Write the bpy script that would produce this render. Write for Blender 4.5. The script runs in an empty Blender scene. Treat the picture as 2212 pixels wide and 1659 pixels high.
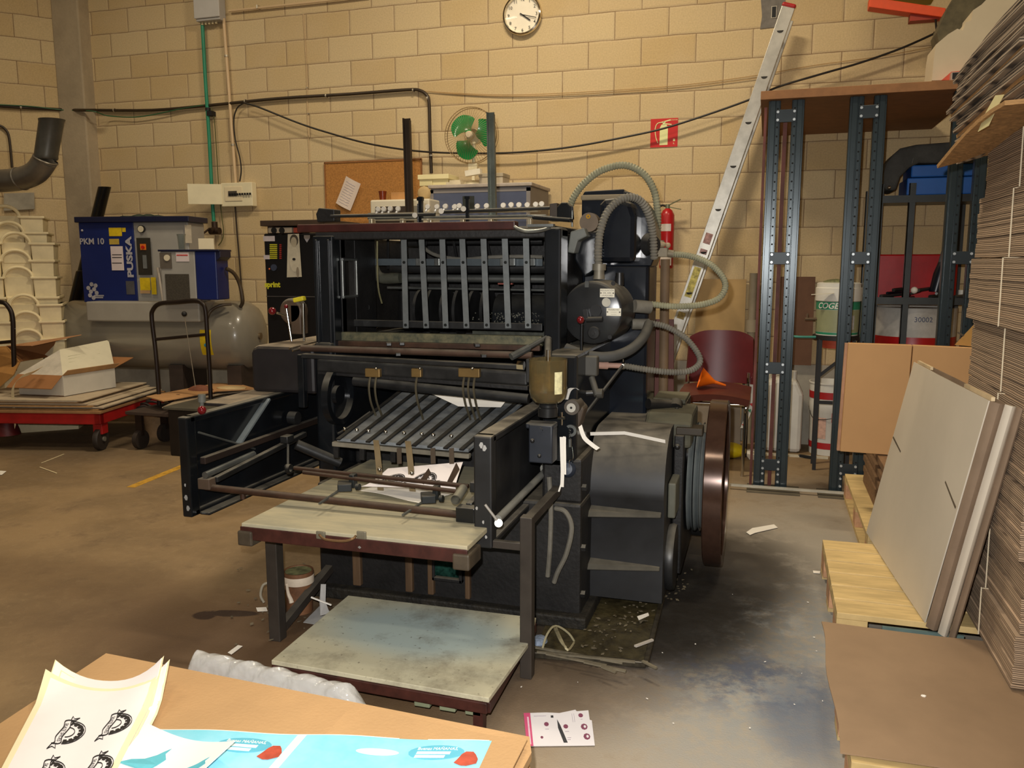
import bpy, math, random
from mathutils import Vector, Matrix
random.seed(7)
C = bpy.context.scene.collection
V = Vector
# ---------------------------------------------------------------- camera (24 x 32 cm block wall is the plane y = 0, the floor is z = 0)
FPX = 1790.0
EYE = V((2.5657, -6.4602, 1.3432))
RIGHT = V((0.95639691, 0.29206787, -0.00114206))
DOWN = V((0.04098695, -0.13808416, -0.98957205))
FWD = V((-0.2891799, 0.94637684, -0.14403424))
cam = bpy.data.cameras.new('camera')
camo = bpy.data.objects.new('camera', cam)
C.objects.link(camo)
cam.sensor_fit = 'HORIZONTAL'; cam.sensor_width = 36.0; cam.lens = FPX / 2212 * 36.0
cam.clip_start = 0.02; cam.clip_end = 60
m = Matrix((RIGHT, -DOWN, -FWD)).transposed().to_4x4()
m.translation = EYE
camo.matrix_world = m
bpy.context.scene.camera = camo
sc = bpy.context.scene
sc.view_settings.view_transform = 'Standard'; sc.view_settings.look = 'None'
sc.view_settings.exposure = 0.0; sc.view_settings.gamma = 1.0; sc.view_settings.use_curve_mapping = False
# ---------------------------------------------------------------- light: dim warm workshop lamps under the roof and the camera's own flash
w = bpy.data.worlds.new('world'); sc.world = w; w.use_nodes = True
w.node_tree.nodes['Background'].inputs[0].default_value = (1.0, 0.86, 0.66, 1)
w.node_tree.nodes['Background'].inputs[1].default_value = 0.10

def lamp(name, kind, loc, power, col, size=0.1, size_y=None, target=None, spot=None, blend=.5):
    d = bpy.data.lights.new(name, kind); d.energy = power; d.color = col
    if kind == 'AREA':
        d.size = size
        if size_y: d.shape = 'RECTANGLE'; d.size_y = size_y
    else: d.shadow_soft_size = size
    if kind == 'SPOT': d.spot_size = spot; d.spot_blend = blend
    o = bpy.data.objects.new(name, d); C.objects.link(o); o.location = loc
    if target is not None:
        o.rotation_euler = (V(target) - V(loc)).to_track_quat('-Z', 'Y').to_euler()
    return o
WARM = (1.0, 0.86, 0.64)
for lx, ly, pw in ((-2.3, -2.2, 32), (1.0, -2.0, 96), (3.4, -3.2, 42), (-1.4, -4.8, 30), (1.8, -6.6, 40)):
    lamp('ceiling_lamp_light', 'AREA', (lx, ly, 4.55), pw, WARM, .9, 0.25, target=(lx, ly, 0))
lamp('camera_flash_light', 'SPOT', EYE + V((-.05, .03, .07)), 310, (1.0, 0.975, 0.95), 0.012, target=EYE + FWD * 3 + V((.1, 0, -.10)), spot=math.radians(98), blend=.85)

def P(px, py, X=None, Y=None, Z=None):
    """the point of the plane x = X, y = Y or z = Z that the photograph shows at px, py"""
    d = RIGHT * ((px - 1106) / FPX) + DOWN * ((py - 829.5) / FPX) + FWD
    t = (X - EYE.x) / d.x if X is not None else (Y - EYE.y) / d.y if Y is not None else (Z - EYE.z) / d.z
    return EYE + d * t

def lin(c):
    return tuple(((v / 255) / 12.92 if v / 255 <= .04045 else ((v / 255 + .055) / 1.055) ** 2.4) for v in c) + (1,)
# ---------------------------------------------------------------- materials
MC = {}
def nodes(mt):
    mt.use_nodes = True
    nt = mt.node_tree
    return nt, nt.nodes, nt.links, nt.nodes['Principled BSDF']

def M(name, col, rough=.6, metal=0., var=.18, scale=6., col2=None, dust=0., dustcol=(128, 122, 108), bump=0., bscale=60., trans=0., alpha=1., emit=None, stretch=(1, 1, 1), coat=0., ior=1.45):
    if name in MC: return MC[name]
    mt = bpy.data.materials.new(name); MC[name] = mt
    nt, N, L, b = nodes(mt)
    b.inputs['Roughness'].default_value = rough; b.inputs['Metallic'].default_value = metal
    b.inputs['Transmission Weight'].default_value = trans; b.inputs['Alpha'].default_value = alpha
    b.inputs['Coat Weight'].default_value = coat; b.inputs['IOR'].default_value = ior
    tc = N.new('ShaderNodeTexCoord'); mp = N.new('ShaderNodeMapping'); mp.inputs['Scale'].default_value = stretch
    L.new(tc.outputs['Object'], mp.inputs[0])
    n = N.new('ShaderNodeTexNoise'); n.inputs['Scale'].default_value = scale; n.inputs['Detail'].default_value = 6; n.inputs['Roughness'].default_value = .65
    L.new(mp.outputs[0], n.inputs['Vector'])
    mx = N.new('ShaderNodeMix'); mx.data_type = 'RGBA'
    c = lin(col); c2 = lin(col2) if col2 else tuple(min(1, v * (1 + 1.2 * var)) for v in c[:3]) + (1,)
    c1 = c if col2 else tuple(v * (1 - var) for v in c[:3]) + (1,)
    mx.inputs[6].default_value = c1; mx.inputs[7].default_value = c2
    rp = N.new('ShaderNodeMapRange'); rp.inputs['From Min'].default_value = .35; rp.inputs['From Max'].default_value = .68
    L.new(n.outputs['Fac'], rp.inputs['Value']); L.new(rp.outputs[0], mx.inputs[0])
    out = mx.outputs[2]
    if dust:
        g = N.new('ShaderNodeNewGeometry'); sx = N.new('ShaderNodeSeparateXYZ'); L.new(g.outputs['Normal'], sx.inputs[0])
        r2 = N.new('ShaderNodeMapRange'); r2.inputs['From Min'].default_value = .25; r2.inputs['From Max'].default_value = .95; r2.inputs['To Max'].default_value = dust
        L.new(sx.outputs['Z'], r2.inputs['Value'])
        n2 = N.new('ShaderNodeTexNoise'); n2.inputs['Scale'].default_value = 14; n2.inputs['Detail'].default_value = 5
        L.new(tc.outputs['Object'], n2.inputs['Vector'])
        r3 = N.new('ShaderNodeMapRange'); r3.inputs['From Min'].default_value = .3; r3.inputs['From Max'].default_value = .6; r3.inputs['To Min'].default_value = .45
        L.new(n2.outputs['Fac'], r3.inputs['Value'])
        # a thin film of dust everywhere, thick on ledges
        fl = N.new('ShaderNodeMath'); fl.operation = 'ADD'; fl.inputs[1].default_value = .018 * dust; L.new(r2.outputs[0], fl.inputs[0])
        mu = N.new('ShaderNodeMath'); mu.operation = 'MULTIPLY'; mu.use_clamp = True; L.new(fl.outputs[0], mu.inputs[0]); L.new(r3.outputs[0], mu.inputs[1])
        m2 = N.new('ShaderNodeMix'); m2.data_type = 'RGBA'; m2.inputs[7].default_value = lin(dustcol)
        L.new(mu.outputs[0], m2.inputs[0]); L.new(out, m2.inputs[6]); out = m2.outputs[2]
        m3 = N.new('ShaderNodeMapRange'); m3.inputs['To Min'].default_value = rough; m3.inputs['To Max'].default_value = .95
        L.new(mu.outputs[0], m3.inputs['Value']); L.new(m3.outputs[0], b.inputs['Roughness'])
        m4 = N.new('ShaderNodeMapRange'); m4.inputs['To Min'].default_value = metal; m4.inputs['To Max'].default_value = 0
        L.new(mu.outputs[0], m4.inputs['Value']); L.new(m4.outputs[0], b.inputs['Metallic'])
    L.new(out, b.inputs['Base Color'])
    if bump:
        n3 = N.new('ShaderNodeTexNoise'); n3.inputs['Scale'].default_value = bscale; n3.inputs['Detail'].default_value = 4
        L.new(mp.outputs[0], n3.inputs['Vector'])
        bp = N.new('ShaderNodeBump'); bp.inputs['Strength'].default_value = bump; bp.inputs['Distance'].default_value = .01
        L.new(n3.outputs['Fac'], bp.inputs['Height']); L.new(bp.outputs[0], b.inputs['Normal'])
    if emit:
        b.inputs['Emission Color'].default_value = lin(emit[0]); b.inputs['Emission Strength'].default_value = emit[1]
    return mt

# ---------------------------------------------------------------- mesh builder
class B:
    def __init__(s): s.v = []; s.f = []; s.sm = []; s.mi = []; s.k = 0
    def add(s, vs, fs, smooth=False):
        o = len(s.v); s.v += [V(p) for p in vs]
        for f in fs: s.f.append([i + o for i in f]); s.sm.append(smooth); s.mi.append(s.k)
        return s
    def mat(s, k): s.k = k; return s
    def box(s, x0, x1, y0, y1, z0, z1):
        return s.hexa([(x0, y0, z0), (x1, y0, z0), (x1, y1, z0), (x0, y1, z0), (x0, y0, z1), (x1, y0, z1), (x1, y1, z1), (x0, y1, z1)])
    def hexa(s, v): return s.add(v, [(0, 3, 2, 1), (4, 5, 6, 7), (0, 1, 5, 4), (1, 2, 6, 5), (2, 3, 7, 6), (3, 0, 4, 7)])
    def obox(s, c, dims, X=(1, 0, 0), Y=(0, 1, 0), Zv=None):
        X = V(X).normalized(); Y = V(Y); Y = (Y - X * Y.dot(X)).normalized(); Zv = X.cross(Y); c = V(c)
        a, b, d = [q / 2 for q in dims]
        return s.hexa([c + X * i * a + Y * j * b + Zv * k * d for k in (-1, 1) for i, j in ((-1, -1), (1, -1), (1, 1), (-1, 1))])
    def bar(s, p, q, wd, th, up=(0, 0, 1)):
        """a flat bar from p to q, wd wide across up, th thick along up"""
        p, q = V(p), V(q); X = (q - p); L = X.length; X.normalize(); U = V(up); U = (U - X * U.dot(X)).normalized(); Y = U.cross(X)
        return s.obox((p + q) / 2, (L, wd, th), X, Y)
    def cyl(s, p, q, r, r2=None, n=16, caps=True):
        p, q = V(p), V(q); r2 = r if r2 is None else r2
        X = (q - p).normalized(); a = X.orthogonal().normalized(); b = X.cross(a)
        ring = [a * math.cos(2 * math.pi * i / n) + b * math.sin(2 * math.pi * i / n) for i in range(n)]
        A = [p + d * r for d in ring]; Bv = [q + d * r2 for d in ring]
        s.add(A + Bv, [(i, (i + 1) % n, n + (i + 1) % n, n + i) for i in range(n)], True)
        if caps:
            if r > 0: s.add(A, [tuple(reversed(range(n)))])
            if r2 > 0: s.add(Bv, [tuple(range(n))])
        return s
    def tube(s, pts, r, n=8, res=6, caps=True, rf=None, smooth=True):
        pts = [V(p) for p in pts]
        if smooth and len(pts) > 2: pts = spline(pts, res)
        m_ = len(pts); T = [(pts[min(i + 1, m_ - 1)] - pts[max(i - 1, 0)]).normalized() for i in range(m_)]
        a = T[0].orthogonal().normalized(); vs = []
        for i in range(m_):
            a = (a - T[i] * a.dot(T[i])).normalized(); b = T[i].cross(a)
            rr = rf(i, m_) if rf else r
            vs += [pts[i] + (a * math.cos(2 * math.pi * k / n) + b * math.sin(2 * math.pi * k / n)) * rr for k in range(n)]
        s.add(vs, [(i * n + k, i * n + (k + 1) % n, (i + 1) * n + (k + 1) % n, (i + 1) * n + k) for i in range(m_ - 1) for k in range(n)], True)
        if caps: s.add(vs[:n], [tuple(reversed(range(n)))]); s.add(vs[-n:], [tuple(range(n))])
        return s
    def lathe(s, c, prof, axis=(0, 0, 1), n=24, a0=0, a1=None):
        """prof: (radius, height along axis)"""
        c = V(c); A = V(axis).normalized(); a = A.orthogonal().normalized() if abs(A.z) < .9 else V((1, 0, 0)); b = A.cross(a)
        full = a1 is None; a1 = 2 * math.pi if full else a1; k = n if full else n + 1; vs = []
        for r, h in prof:
            for i in range(k):
                t = a0 + (a1 - a0) * i / n
                vs.append(c + A * h + (a * math.cos(t) + b * math.sin(t)) * max(r, 1e-4))
        fs = []
        for j in range(len(prof) - 1):
            for i in range(n if full else n):
                i2 = (i + 1) % k if full else i + 1
                fs.append((j * k + i, j * k + i2, (j + 1) * k + i2, (j + 1) * k + i))
        return s.add(vs, fs, True)
    def prism(s, pts, ex, sm=False):
        pts = [V(p) for p in pts]; ex = V(ex); n = len(pts)
        if sm: s.add(pts + [p + ex for p in pts], [(i, (i + 1) % n, n + (i + 1) % n, n + i) for i in range(n)], True); return s.add(pts + [p + ex for p in pts], [tuple(reversed(range(n))), tuple(range(n, 2 * n))])
        return s.add(pts + [p + ex for p in pts], [tuple(reversed(range(n))), tuple(range(n, 2 * n))] + [(i, (i + 1) % n, n + (i + 1) % n, n + i) for i in range(n)])
    def sheet(s, fn, nu=10, nv=10, th=.0006, smooth=True):
        """a thin sheet fn(u, v) -> point, given its real thickness"""
        pt = [[V(fn(i / nu, j / nv)) for j in range(nv + 1)] for i in range(nu + 1)]
        top, bot = [], []
        for i in range(nu + 1):
            for j in range(nv + 1):
                du = pt[min(i + 1, nu)][j] - pt[max(i - 1, 0)][j]; dv = pt[i][min(j + 1, nv)] - pt[i][max(j - 1, 0)]
                nn = du.cross(dv); nn = nn.normalized() if nn.length > 0 else V((0, 0, 1))
                top.append(pt[i][j] + nn * th / 2); bot.append(pt[i][j] - nn * th / 2)
        k = nv + 1; m_ = len(top)
        fs = [(i * k + j, (i + 1) * k + j, (i + 1) * k + j + 1, i * k + j + 1) for i in range(nu) for j in range(nv)]
        s.add(top, fs, smooth); s.add(bot, [tuple(reversed(f)) for f in fs], smooth)
        rim = [(i, 0) for i in range(nu)] + [(nu, j) for j in range(nv)] + [(i, nv) for i in range(nu, 0, -1)] + [(0, j) for j in range(nv, 0, -1)]
        ids = [i * k + j for i, j in rim]; n = len(ids)
        return s.add([top[i] for i in ids] + [bot[i] for i in ids], [(i, n + i, n + (i + 1) % n, (i + 1) % n) for i in range(n)])
    def ball(s, c, r, n=12, sq=(1, 1, 1)):
        c = V(c); h = n // 2
        vs = [c + V((math.sin(math.pi * j / h) * math.cos(2 * math.pi * i / n) * sq[0], math.sin(math.pi * j / h) * math.sin(2 * math.pi * i / n) * sq[1], math.cos(math.pi * j / h) * sq[2])) * r for j in range(h + 1) for i in range(n)]
        return s.add(vs, [(j * n + i, (j + 1) * n + i, (j + 1) * n + (i + 1) % n, j * n + (i + 1) % n) for j in range(h) for i in range(n)], True)

def spline(pts, res=6):
    out = []; n = len(pts)
    for i in range(n - 1):
        p0, p1, p2, p3 = pts[max(i - 1, 0)], pts[i], pts[i + 1], pts[min(i + 2, n - 1)]
        for k in range(res):
            t = k / res
            out.append(.5 * ((2 * p1) + (p2 - p0) * t + (2 * p0 - 5 * p1 + 4 * p2 - p3) * t * t + (3 * p1 - p0 - 3 * p2 + p3) * t ** 3))
    out.append(pts[-1]); return out

BASE = {}
def tagp(o, label, cat, group=None, kind=None):
    if label: o['label'] = label
    if cat: o['category'] = cat
    if group: o['group'] = group
    if kind: o['kind'] = kind
    return o
def thing(name, label, cat, loc, group=None):
    o = bpy.data.objects.new(name, None); C.objects.link(o); o.location = loc; o.empty_display_size = .1
    BASE[o.name] = V(loc); return tagp(o, label, cat, group)
def obj(name, b, mats, parent=None, bev=0, base=None, label=None, sharp=None):
    """link a builder's shape (given in world coordinates) as one mesh object"""
    org = BASE[parent.name] if parent is not None else (V(base) if base is not None else V((0, 0, 0)))
    me = bpy.data.meshes.new(name)
    me.from_pydata([tuple(p - org) for p in b.v], [], b.f)
    me.polygons.foreach_set('use_smooth', b.sm); me.polygons.foreach_set('material_index', b.mi)
    for mt in (mats if isinstance(mats, (list, tuple)) else [mats]): me.materials.append(mt)
    me.update()
    if any(b.sm): me.set_sharp_from_angle(angle=math.radians(38))
    o = bpy.data.objects.new(name, me); C.objects.link(o)
    if parent is not None: o.parent = parent
    else: o.location = org
    BASE[o.name] = org
    if bev:
        md = o.modifiers.new('bevel', 'BEVEL'); md.width = bev; md.segments = 2; md.limit_method = 'ANGLE'; md.angle_limit = math.radians(45); md.use_clamp_overlap = True
    if label: o['label'] = label
    return o
def one(name, label, cat, b, mats, base, bev=0, group=None, kind=None):
    return tagp(obj(name, b, mats, None, bev, base), label, cat, group, kind)
def struct(name, b, mats, bev=0):
    o = obj(name, b, mats, None, bev); o['kind'] = 'structure'; return o
def words_on(b_or_none, string, org, right, up, size, depth=.0008, align='CENTER', bold=0., shear=0., xs=1.):
    """letters as flat raised lettering: adds the text's mesh to a builder"""
    b = b_or_none or B()
    cu = bpy.data.curves.new('lettering', 'FONT'); cu.body = string; cu.size = size; cu.align_x = align; cu.align_y = 'CENTER'; cu.extrude = depth; cu.offset = bold; cu.resolution_u = 3; cu.shear = shear
    o = bpy.data.objects.new('lettering', cu); C.objects.link(o)
    me = bpy.data.meshes.new_from_object(o.evaluated_get(bpy.context.evaluated_depsgraph_get()))
    R_, U_ = V(right).normalized(), V(up).normalized(); Nn = R_.cross(U_); org = V(org)
    vs = [org + R_ * v.co.x * xs + U_ * v.co.y + Nn * (v.co.z + depth) for v in me.vertices]
    b.add(vs, [tuple(p.vertices) for p in me.polygons])
    bpy.data.objects.remove(o); bpy.data.curves.remove(cu); bpy.data.meshes.remove(me)
    return b
def dup(root, delta=None, loc=None, rotz=None, label=None, group=None):
    r = root.copy(); C.objects.link(r)
    if loc is not None: r.location = loc
    if delta is not None: r.location = root.location + V(delta)
    if rotz is not None: r.rotation_euler = (0, 0, rotz)
    if label: r['label'] = label
    if group: r['group'] = group
    BASE[r.name] = V(r.location)
    for ch in list(root.children):
        c = ch.copy(); C.objects.link(c); c.parent = r
        for g in list(ch.children):
            d = g.copy(); C.objects.link(d); d.parent = c
    return r
X1, Y1, Z1 = V((1, 0, 0)), V((0, 1, 0)), V((0, 0, 1))
# ================================================================ the setting
def block_mat(name, rot=0., ox=0., oz=0.):
    mt = bpy.data.materials.new(name); nt, N, L, b = nodes(mt)
    g = N.new('ShaderNodeTexCoord'); mp = N.new('ShaderNodeMapping'); mp.inputs['Rotation'].default_value = (0, 0, rot); mp.vector_type = 'POINT'
    L.new(g.outputs['Object'], mp.inputs[0])
    sx = N.new('ShaderNodeSeparateXYZ'); L.new(mp.outputs[0], sx.inputs[0])
    # a little waviness in the courses
    nw = N.new('ShaderNodeTexNoise'); nw.inputs['Scale'].default_value = 4.0; L.new(g.outputs['Object'], nw.inputs['Vector'])
    wv = N.new('ShaderNodeMath'); wv.operation = 'MULTIPLY_ADD'; wv.inputs[1].default_value = .016; wv.inputs[2].default_value = oz - .008; L.new(nw.outputs['Fac'], wv.inputs[0])
    az = N.new('ShaderNodeMath'); az.operation = 'ADD'; L.new(sx.outputs['Z'], az.inputs[0]); L.new(wv.outputs[0], az.inputs[1])
    ax = N.new('ShaderNodeMath'); ax.operation = 'ADD'; ax.inputs[1].default_value = ox; L.new(sx.outputs['X'], ax.inputs[0])
    cb = N.new('ShaderNodeCombineXYZ'); L.new(ax.outputs[0], cb.inputs[0]); L.new(az.outputs[0], cb.inputs[1])
    br = N.new('ShaderNodeTexBrick'); br.offset = .5; br.squash = 1
    for k, v in (('Scale', 1.), ('Brick Width', .4), ('Row Height', .2), ('Mortar Size', .0036), ('Mortar Smooth', .35), ('Bias', -.1)): br.inputs[k].default_value = v
    br.inputs['Color1'].default_value = lin((218, 194, 148)); br.inputs['Color2'].default_value = lin((204, 174, 122)); br.inputs['Mortar'].default_value = lin((150, 122, 84))
    L.new(cb.outputs[0], br.inputs['Vector'])
    # the soft wider smear of joint mortar over the block edges
    b2 = N.new('ShaderNodeTexBrick'); b2.offset = .5
    for k, v in (('Scale', 1.), ('Brick Width', .4), ('Row Height', .2), ('Mortar Size', .016), ('Mortar Smooth', 1.)): b2.inputs[k].default_value = v
    L.new(cb.outputs[0], b2.inputs['Vector'])
    n1 = N.new('ShaderNodeTexNoise'); n1.inputs['Scale'].default_value = 2.2; n1.inputs['Detail'].default_value = 8; L.new(g.outputs['Object'], n1.inputs['Vector'])
    r1 = N.new('ShaderNodeMapRange'); r1.inputs['From Min'].default_value = .35; r1.inputs['From Max'].default_value = .7; L.new(n1.outputs['Fac'], r1.inputs['Value'])
    m1 = N.new('ShaderNodeMix'); m1.data_type = 'RGBA'; m1.blend_type = 'MIX'; m1.inputs[7].default_value = lin((214, 190, 150))
    mf = N.new('ShaderNodeMath'); mf.operation = 'MULTIPLY'; mf.inputs[1].default_value = .55; L.new(r1.outputs[0], mf.inputs[0])
    L.new(mf.outputs[0], m1.inputs[0]); L.new(br.outputs['Color'], m1.inputs[6])
    m2 = N.new('ShaderNodeMix'); m2.data_type = 'RGBA'; m2.inputs[7].default_value = lin((206, 184, 152))
    f2 = N.new('ShaderNodeMath'); f2.operation = 'MULTIPLY'; f2.inputs[1].default_value = .38; L.new(b2.outputs['Fac'], f2.inputs[0]); L.new(f2.outputs[0], m2.inputs[0]); L.new(m1.outputs[2], m2.inputs[6])
    m3 = N.new('ShaderNodeMix'); m3.data_type = 'RGBA'; m3.inputs[7].default_value = lin((138, 110, 72))
    f3 = N.new('ShaderNodeMath'); f3.operation = 'MULTIPLY'; f3.inputs[1].default_value = .85; L.new(br.outputs['Fac'], f3.inputs[0])
    # joints partly rubbed flush
    n4 = N.new('ShaderNodeTexNoise'); n4.inputs['Scale'].default_value = 5; L.new(g.outputs['Object'], n4.inputs['Vector'])
    r4 = N.new('ShaderNodeMapRange'); r4.inputs['From Min'].default_value = .35; r4.inputs['From Max'].default_value = .55; r4.inputs['To Min'].default_value = .35; L.new(n4.outputs['Fac'], r4.inputs['Value'])
    f4 = N.new('ShaderNodeMath'); f4.operation = 'MULTIPLY'; L.new(f3.outputs[0], f4.inputs[0]); L.new(r4.outputs[0], f4.inputs[1])
    L.new(f4.outputs[0], m3.inputs[0]); L.new(m2.outputs[2], m3.inputs[6])
    n5 = N.new('ShaderNodeTexNoise'); n5.inputs['Scale'].default_value = 90; n5.inputs['Detail'].default_value = 3; L.new(g.outputs['Object'], n5.inputs['Vector'])
    m5 = N.new('ShaderNodeMix'); m5.data_type = 'RGBA'; m5.blend_type = 'MULTIPLY'; m5.inputs[0].default_value = .35
    L.new(m3.outputs[2], m5.inputs[6]); L.new(n5.outputs['Fac'], m5.inputs[7])
    L.new(m5.outputs[2], b.inputs['Base Color']); b.inputs['Roughness'].default_value = .92
    iv = N.new('ShaderNodeMath'); iv.operation = 'SUBTRACT'; iv.inputs[0].default_value = 1; L.new(b2.outputs['Fac'], iv.inputs[1])
    ad = N.new('ShaderNodeMath'); ad.operation = 'MULTIPLY_ADD'; ad.inputs[1].default_value = .18; L.new(n5.outputs['Fac'], ad.inputs[0]); L.new(iv.outputs[0], ad.inputs[2])
    bp = N.new('ShaderNodeBump'); bp.inputs['Strength'].default_value = .35; bp.inputs['Distance'].default_value = .009; L.new(ad.outputs[0], bp.inputs['Height']); L.new(bp.outputs[0], b.inputs['Normal'])
    return mt

def floor_mat():
    mt = bpy.data.materials.new('stained concrete floor'); nt, N, L, b = nodes(mt)
    g = N.new('ShaderNodeTexCoord')
    def noise(s, d=6, r=.6):
        n = N.new('ShaderNodeTexNoise'); n.inputs['Scale'].default_value = s; n.inputs['Detail'].default_value = d; n.inputs['Roughness'].default_value = r; L.new(g.outputs['Object'], n.inputs['Vector']); return n
    def mix(a, col, fac):
        m_ = N.new('ShaderNodeMix'); m_.data_type = 'RGBA'; m_.inputs[7].default_value = lin(col)
        if isinstance(a, tuple): m_.inputs[6].default_value = lin(a)
        else: L.new(a, m_.inputs[6])
        L.new(fac, m_.inputs[0]); return m_.outputs[2]
    def rng(v, a, c, lo=0., hi=1.):
        r = N.new('ShaderNodeMapRange'); r.interpolation_type = 'SMOOTHSTEP'; r.inputs['From Min'].default_value = a; r.inputs['From Max'].default_value = c; r.inputs['To Min'].default_value = lo; r.inputs['To Max'].default_value = hi; L.new(v, r.inputs['Value']); return r.outputs[0]
    def math_(op, a, c):
        m_ = N.new('ShaderNodeMath'); m_.operation = op; m_.use_clamp = op == 'MULTIPLY'
        for i, q in enumerate((a, c)):
            if isinstance(q, (int, float)): m_.inputs[i].default_value = q
            else: L.new(q, m_.inputs[i])
        return m_.outputs[0]
    def blob(cx, cy, rx, ry, warp=.35, edge=.35, ang=0.):
        mp = N.new('ShaderNodeMapping'); mp.vector_type = 'TEXTURE'; mp.inputs['Location'].default_value = (cx, cy, 0); mp.inputs['Rotation'].default_value = (0, 0, ang); mp.inputs['Scale'].default_value = (rx, ry, 1)
        L.new(g.outputs['Object'], mp.inputs[0])
        ln = N.new('ShaderNodeVectorMath'); ln.operation = 'LENGTH'; L.new(mp.outputs[0], ln.inputs[0])
        d = math_('ADD', ln.outputs['Value'], math_('MULTIPLY', math_('SUBTRACT', nb.outputs['Fac'], .5), warp * 4))
        return rng(d, 1 - edge, 1 + edge, 1, 0)
    na = noise(1.3); nb = noise(5, 8, .7); nc = noise(22, 6, .7); nd = noise(160, 2)
    c = mix((150, 124, 88), (124, 102, 72), rng(na.outputs['Fac'], .35, .65))
    c = mix(c, (158, 134, 98), math_('MULTIPLY', rng(nc.outputs['Fac'], .5, .75), .5))
    c = mix(c, (96, 76, 54), math_('MULTIPLY', rng(nb.outputs['Fac'], .52, .72), .5))
    # the greyer aisle on the right
    c = mix(c, (164, 158, 146), math_('MULTIPLY', blob(2.9, -3.6, .95, 2.1, .2, .5), .85))
    c = mix(c, (138, 146, 150), math_('MULTIPLY', blob(2.55, -3.5, .45, .75, .5, .6), math_('MULTIPLY', rng(nc.outputs['Fac'], .35, .6), .7)))
    # blue ink spill, oil and dirt
    c = mix(c, (60, 74, 102), math_('MULTIPLY', blob(2.52, -3.80, .30, .22, .5, .5), math_('MULTIPLY', rng(nb.outputs['Fac'], .4, .58), .8)))
    c = mix(c, (72, 88, 112), math_('MULTIPLY', blob(2.72, -4.0, .12, .25, .5, .5), .55))
    c = mix(c, (84, 60, 40), math_('MULTIPLY', blob(1.0, -4.05, 1.0, .42, .3, .5), .8))
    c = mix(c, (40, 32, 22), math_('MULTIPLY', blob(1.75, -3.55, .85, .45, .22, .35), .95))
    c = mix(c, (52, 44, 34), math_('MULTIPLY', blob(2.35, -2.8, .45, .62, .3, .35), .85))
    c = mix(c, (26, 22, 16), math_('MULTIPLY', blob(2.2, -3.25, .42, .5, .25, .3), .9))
    c = mix(c, (96, 80, 62), math_('MULTIPLY', blob(2.0, -4.0, .35, .2, .4, .5), .6))
    c = mix(c, (90, 66, 40), math_('MULTIPLY', blob(-.2, -3.75, .8, .2, .5, .6), .45))
    c = mix(c, (50, 32, 18), blob(.62, -3.86, .12, .030, .75, .12, .25))
    c = mix(c, (54, 34, 20), blob(.545, -3.905, .05, .035, .6, .15))
    c = mix(c, (64, 56, 50), math_('MULTIPLY', blob(-2.1, -1.4, .9, .7, .3, .6), .35))
    c = mix(c, (214, 160, 44), math_('MULTIPLY', rng(nd.outputs['Fac'], 1.5, 2.), 0.))
    L.new(c, b.inputs['Base Color'])
    L.new(rng(nb.outputs['Fac'], .3, .7, .55, .85), b.inputs['Roughness'])
    bp = N.new('ShaderNodeBump'); bp.inputs['Strength'].default_value = .25; bp.inputs['Distance'].default_value = .004; L.new(nd.outputs['Fac'], bp.inputs['Height']); L.new(bp.outputs[0], b.inputs['Normal'])
    return mt

struct('floor', B().box(-8, 7, -10, .3, -.1, 0), floor_mat())
struct('wall_back', B().box(-4.3, 6.5, 0, .2, 0, 5), block_mat('sand coloured concrete block', 0, .2, 0))
LD = V((.67826, .73482, 0)); LN = V((.73482, -.67826, 0))            # left wall: its direction and its normal into the room
a = V((-3.70, -.10, 0)); e = a - LD * 5.5
lw = B().hexa([e, a, a - LN * .2, e - LN * .2, e + Z1 * 5, a + Z1 * 5, a - LN * .2 + Z1 * 5, e - LN * .2 + Z1 * 5])
struct('wall_left', lw, block_mat('sand coloured block of the side wall', -math.atan2(LD.y, LD.x), .12, .06))
struct('wall_right', B().box(6.5, 6.7, -10, .3, 0, 5), block_mat('sand coloured block of the far wall'))
struct('ceiling', B().box(-8, 7, -10, .3, 5, 5.1), M('pale roof sheet', (170, 160, 140), .9))
conc = M('grey cast concrete', (168, 152, 126), .9, var=.12, scale=3, bump=.2, bscale=50)
q0, q1 = V((-3.76, -.14, 0)), V((-3.42, -.14, 0))
pb = B().box(-3.72, -3.42, -.13, .05, 0, 5)
struct('wall_pillar', pb, conc, .012)
struct('baseboard_back', B().box(-3.42, 6.5, -.012, .0, 0, .60), M('grey render plinth', (158, 150, 134), .9, var=.2, scale=3))
yl = B(); p, q = P(282, 1053, Z=0), P(392, 1008, Z=0)
d = (q - p).normalized(); q = q + d * 1.2
yl.obox((p + q) / 2 + V((0, 0, .001)), ((q - p).length, .055, .002), d, d.cross(Z1))
struct('floor_marking', yl, M('worn yellow floor paint', (196, 148, 48), .8, var=.3, scale=20))
# grey cement patch with a socket opening high on the wall
def at(px, py, dy=0.): return P(px, py, Y=-dy)
pt = B(); a0 = at(1640, -20); a1 = at(1706, 66)
pt.prism([(2.445, -.006, 2.995), (2.59, -.006, 3.0), (2.62, -.006, 3.08), (2.60, -.006, 3.22), (2.44, -.006, 3.22), (2.455, -.006, 3.08)], (0, .012, 0))
struct('trim_1', pt, M('dark cement patch', (118, 112, 104), .95, var=.2, scale=12))
t = thing('socket_opening', 'small black rectangular socket hole with pale rim in the cement patch beside the ladder top', 'socket', (2.535, 0, 3.10))
obj('rim', B().box(2.517, 2.553, -.012, -.006, 3.06, 3.14), M('pale plastic rim', (200, 190, 170)), t)
obj('opening', B().box(2.521, 2.549, -.014, -.010, 3.064, 3.136), M('black void', (14, 12, 10)), t)

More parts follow.
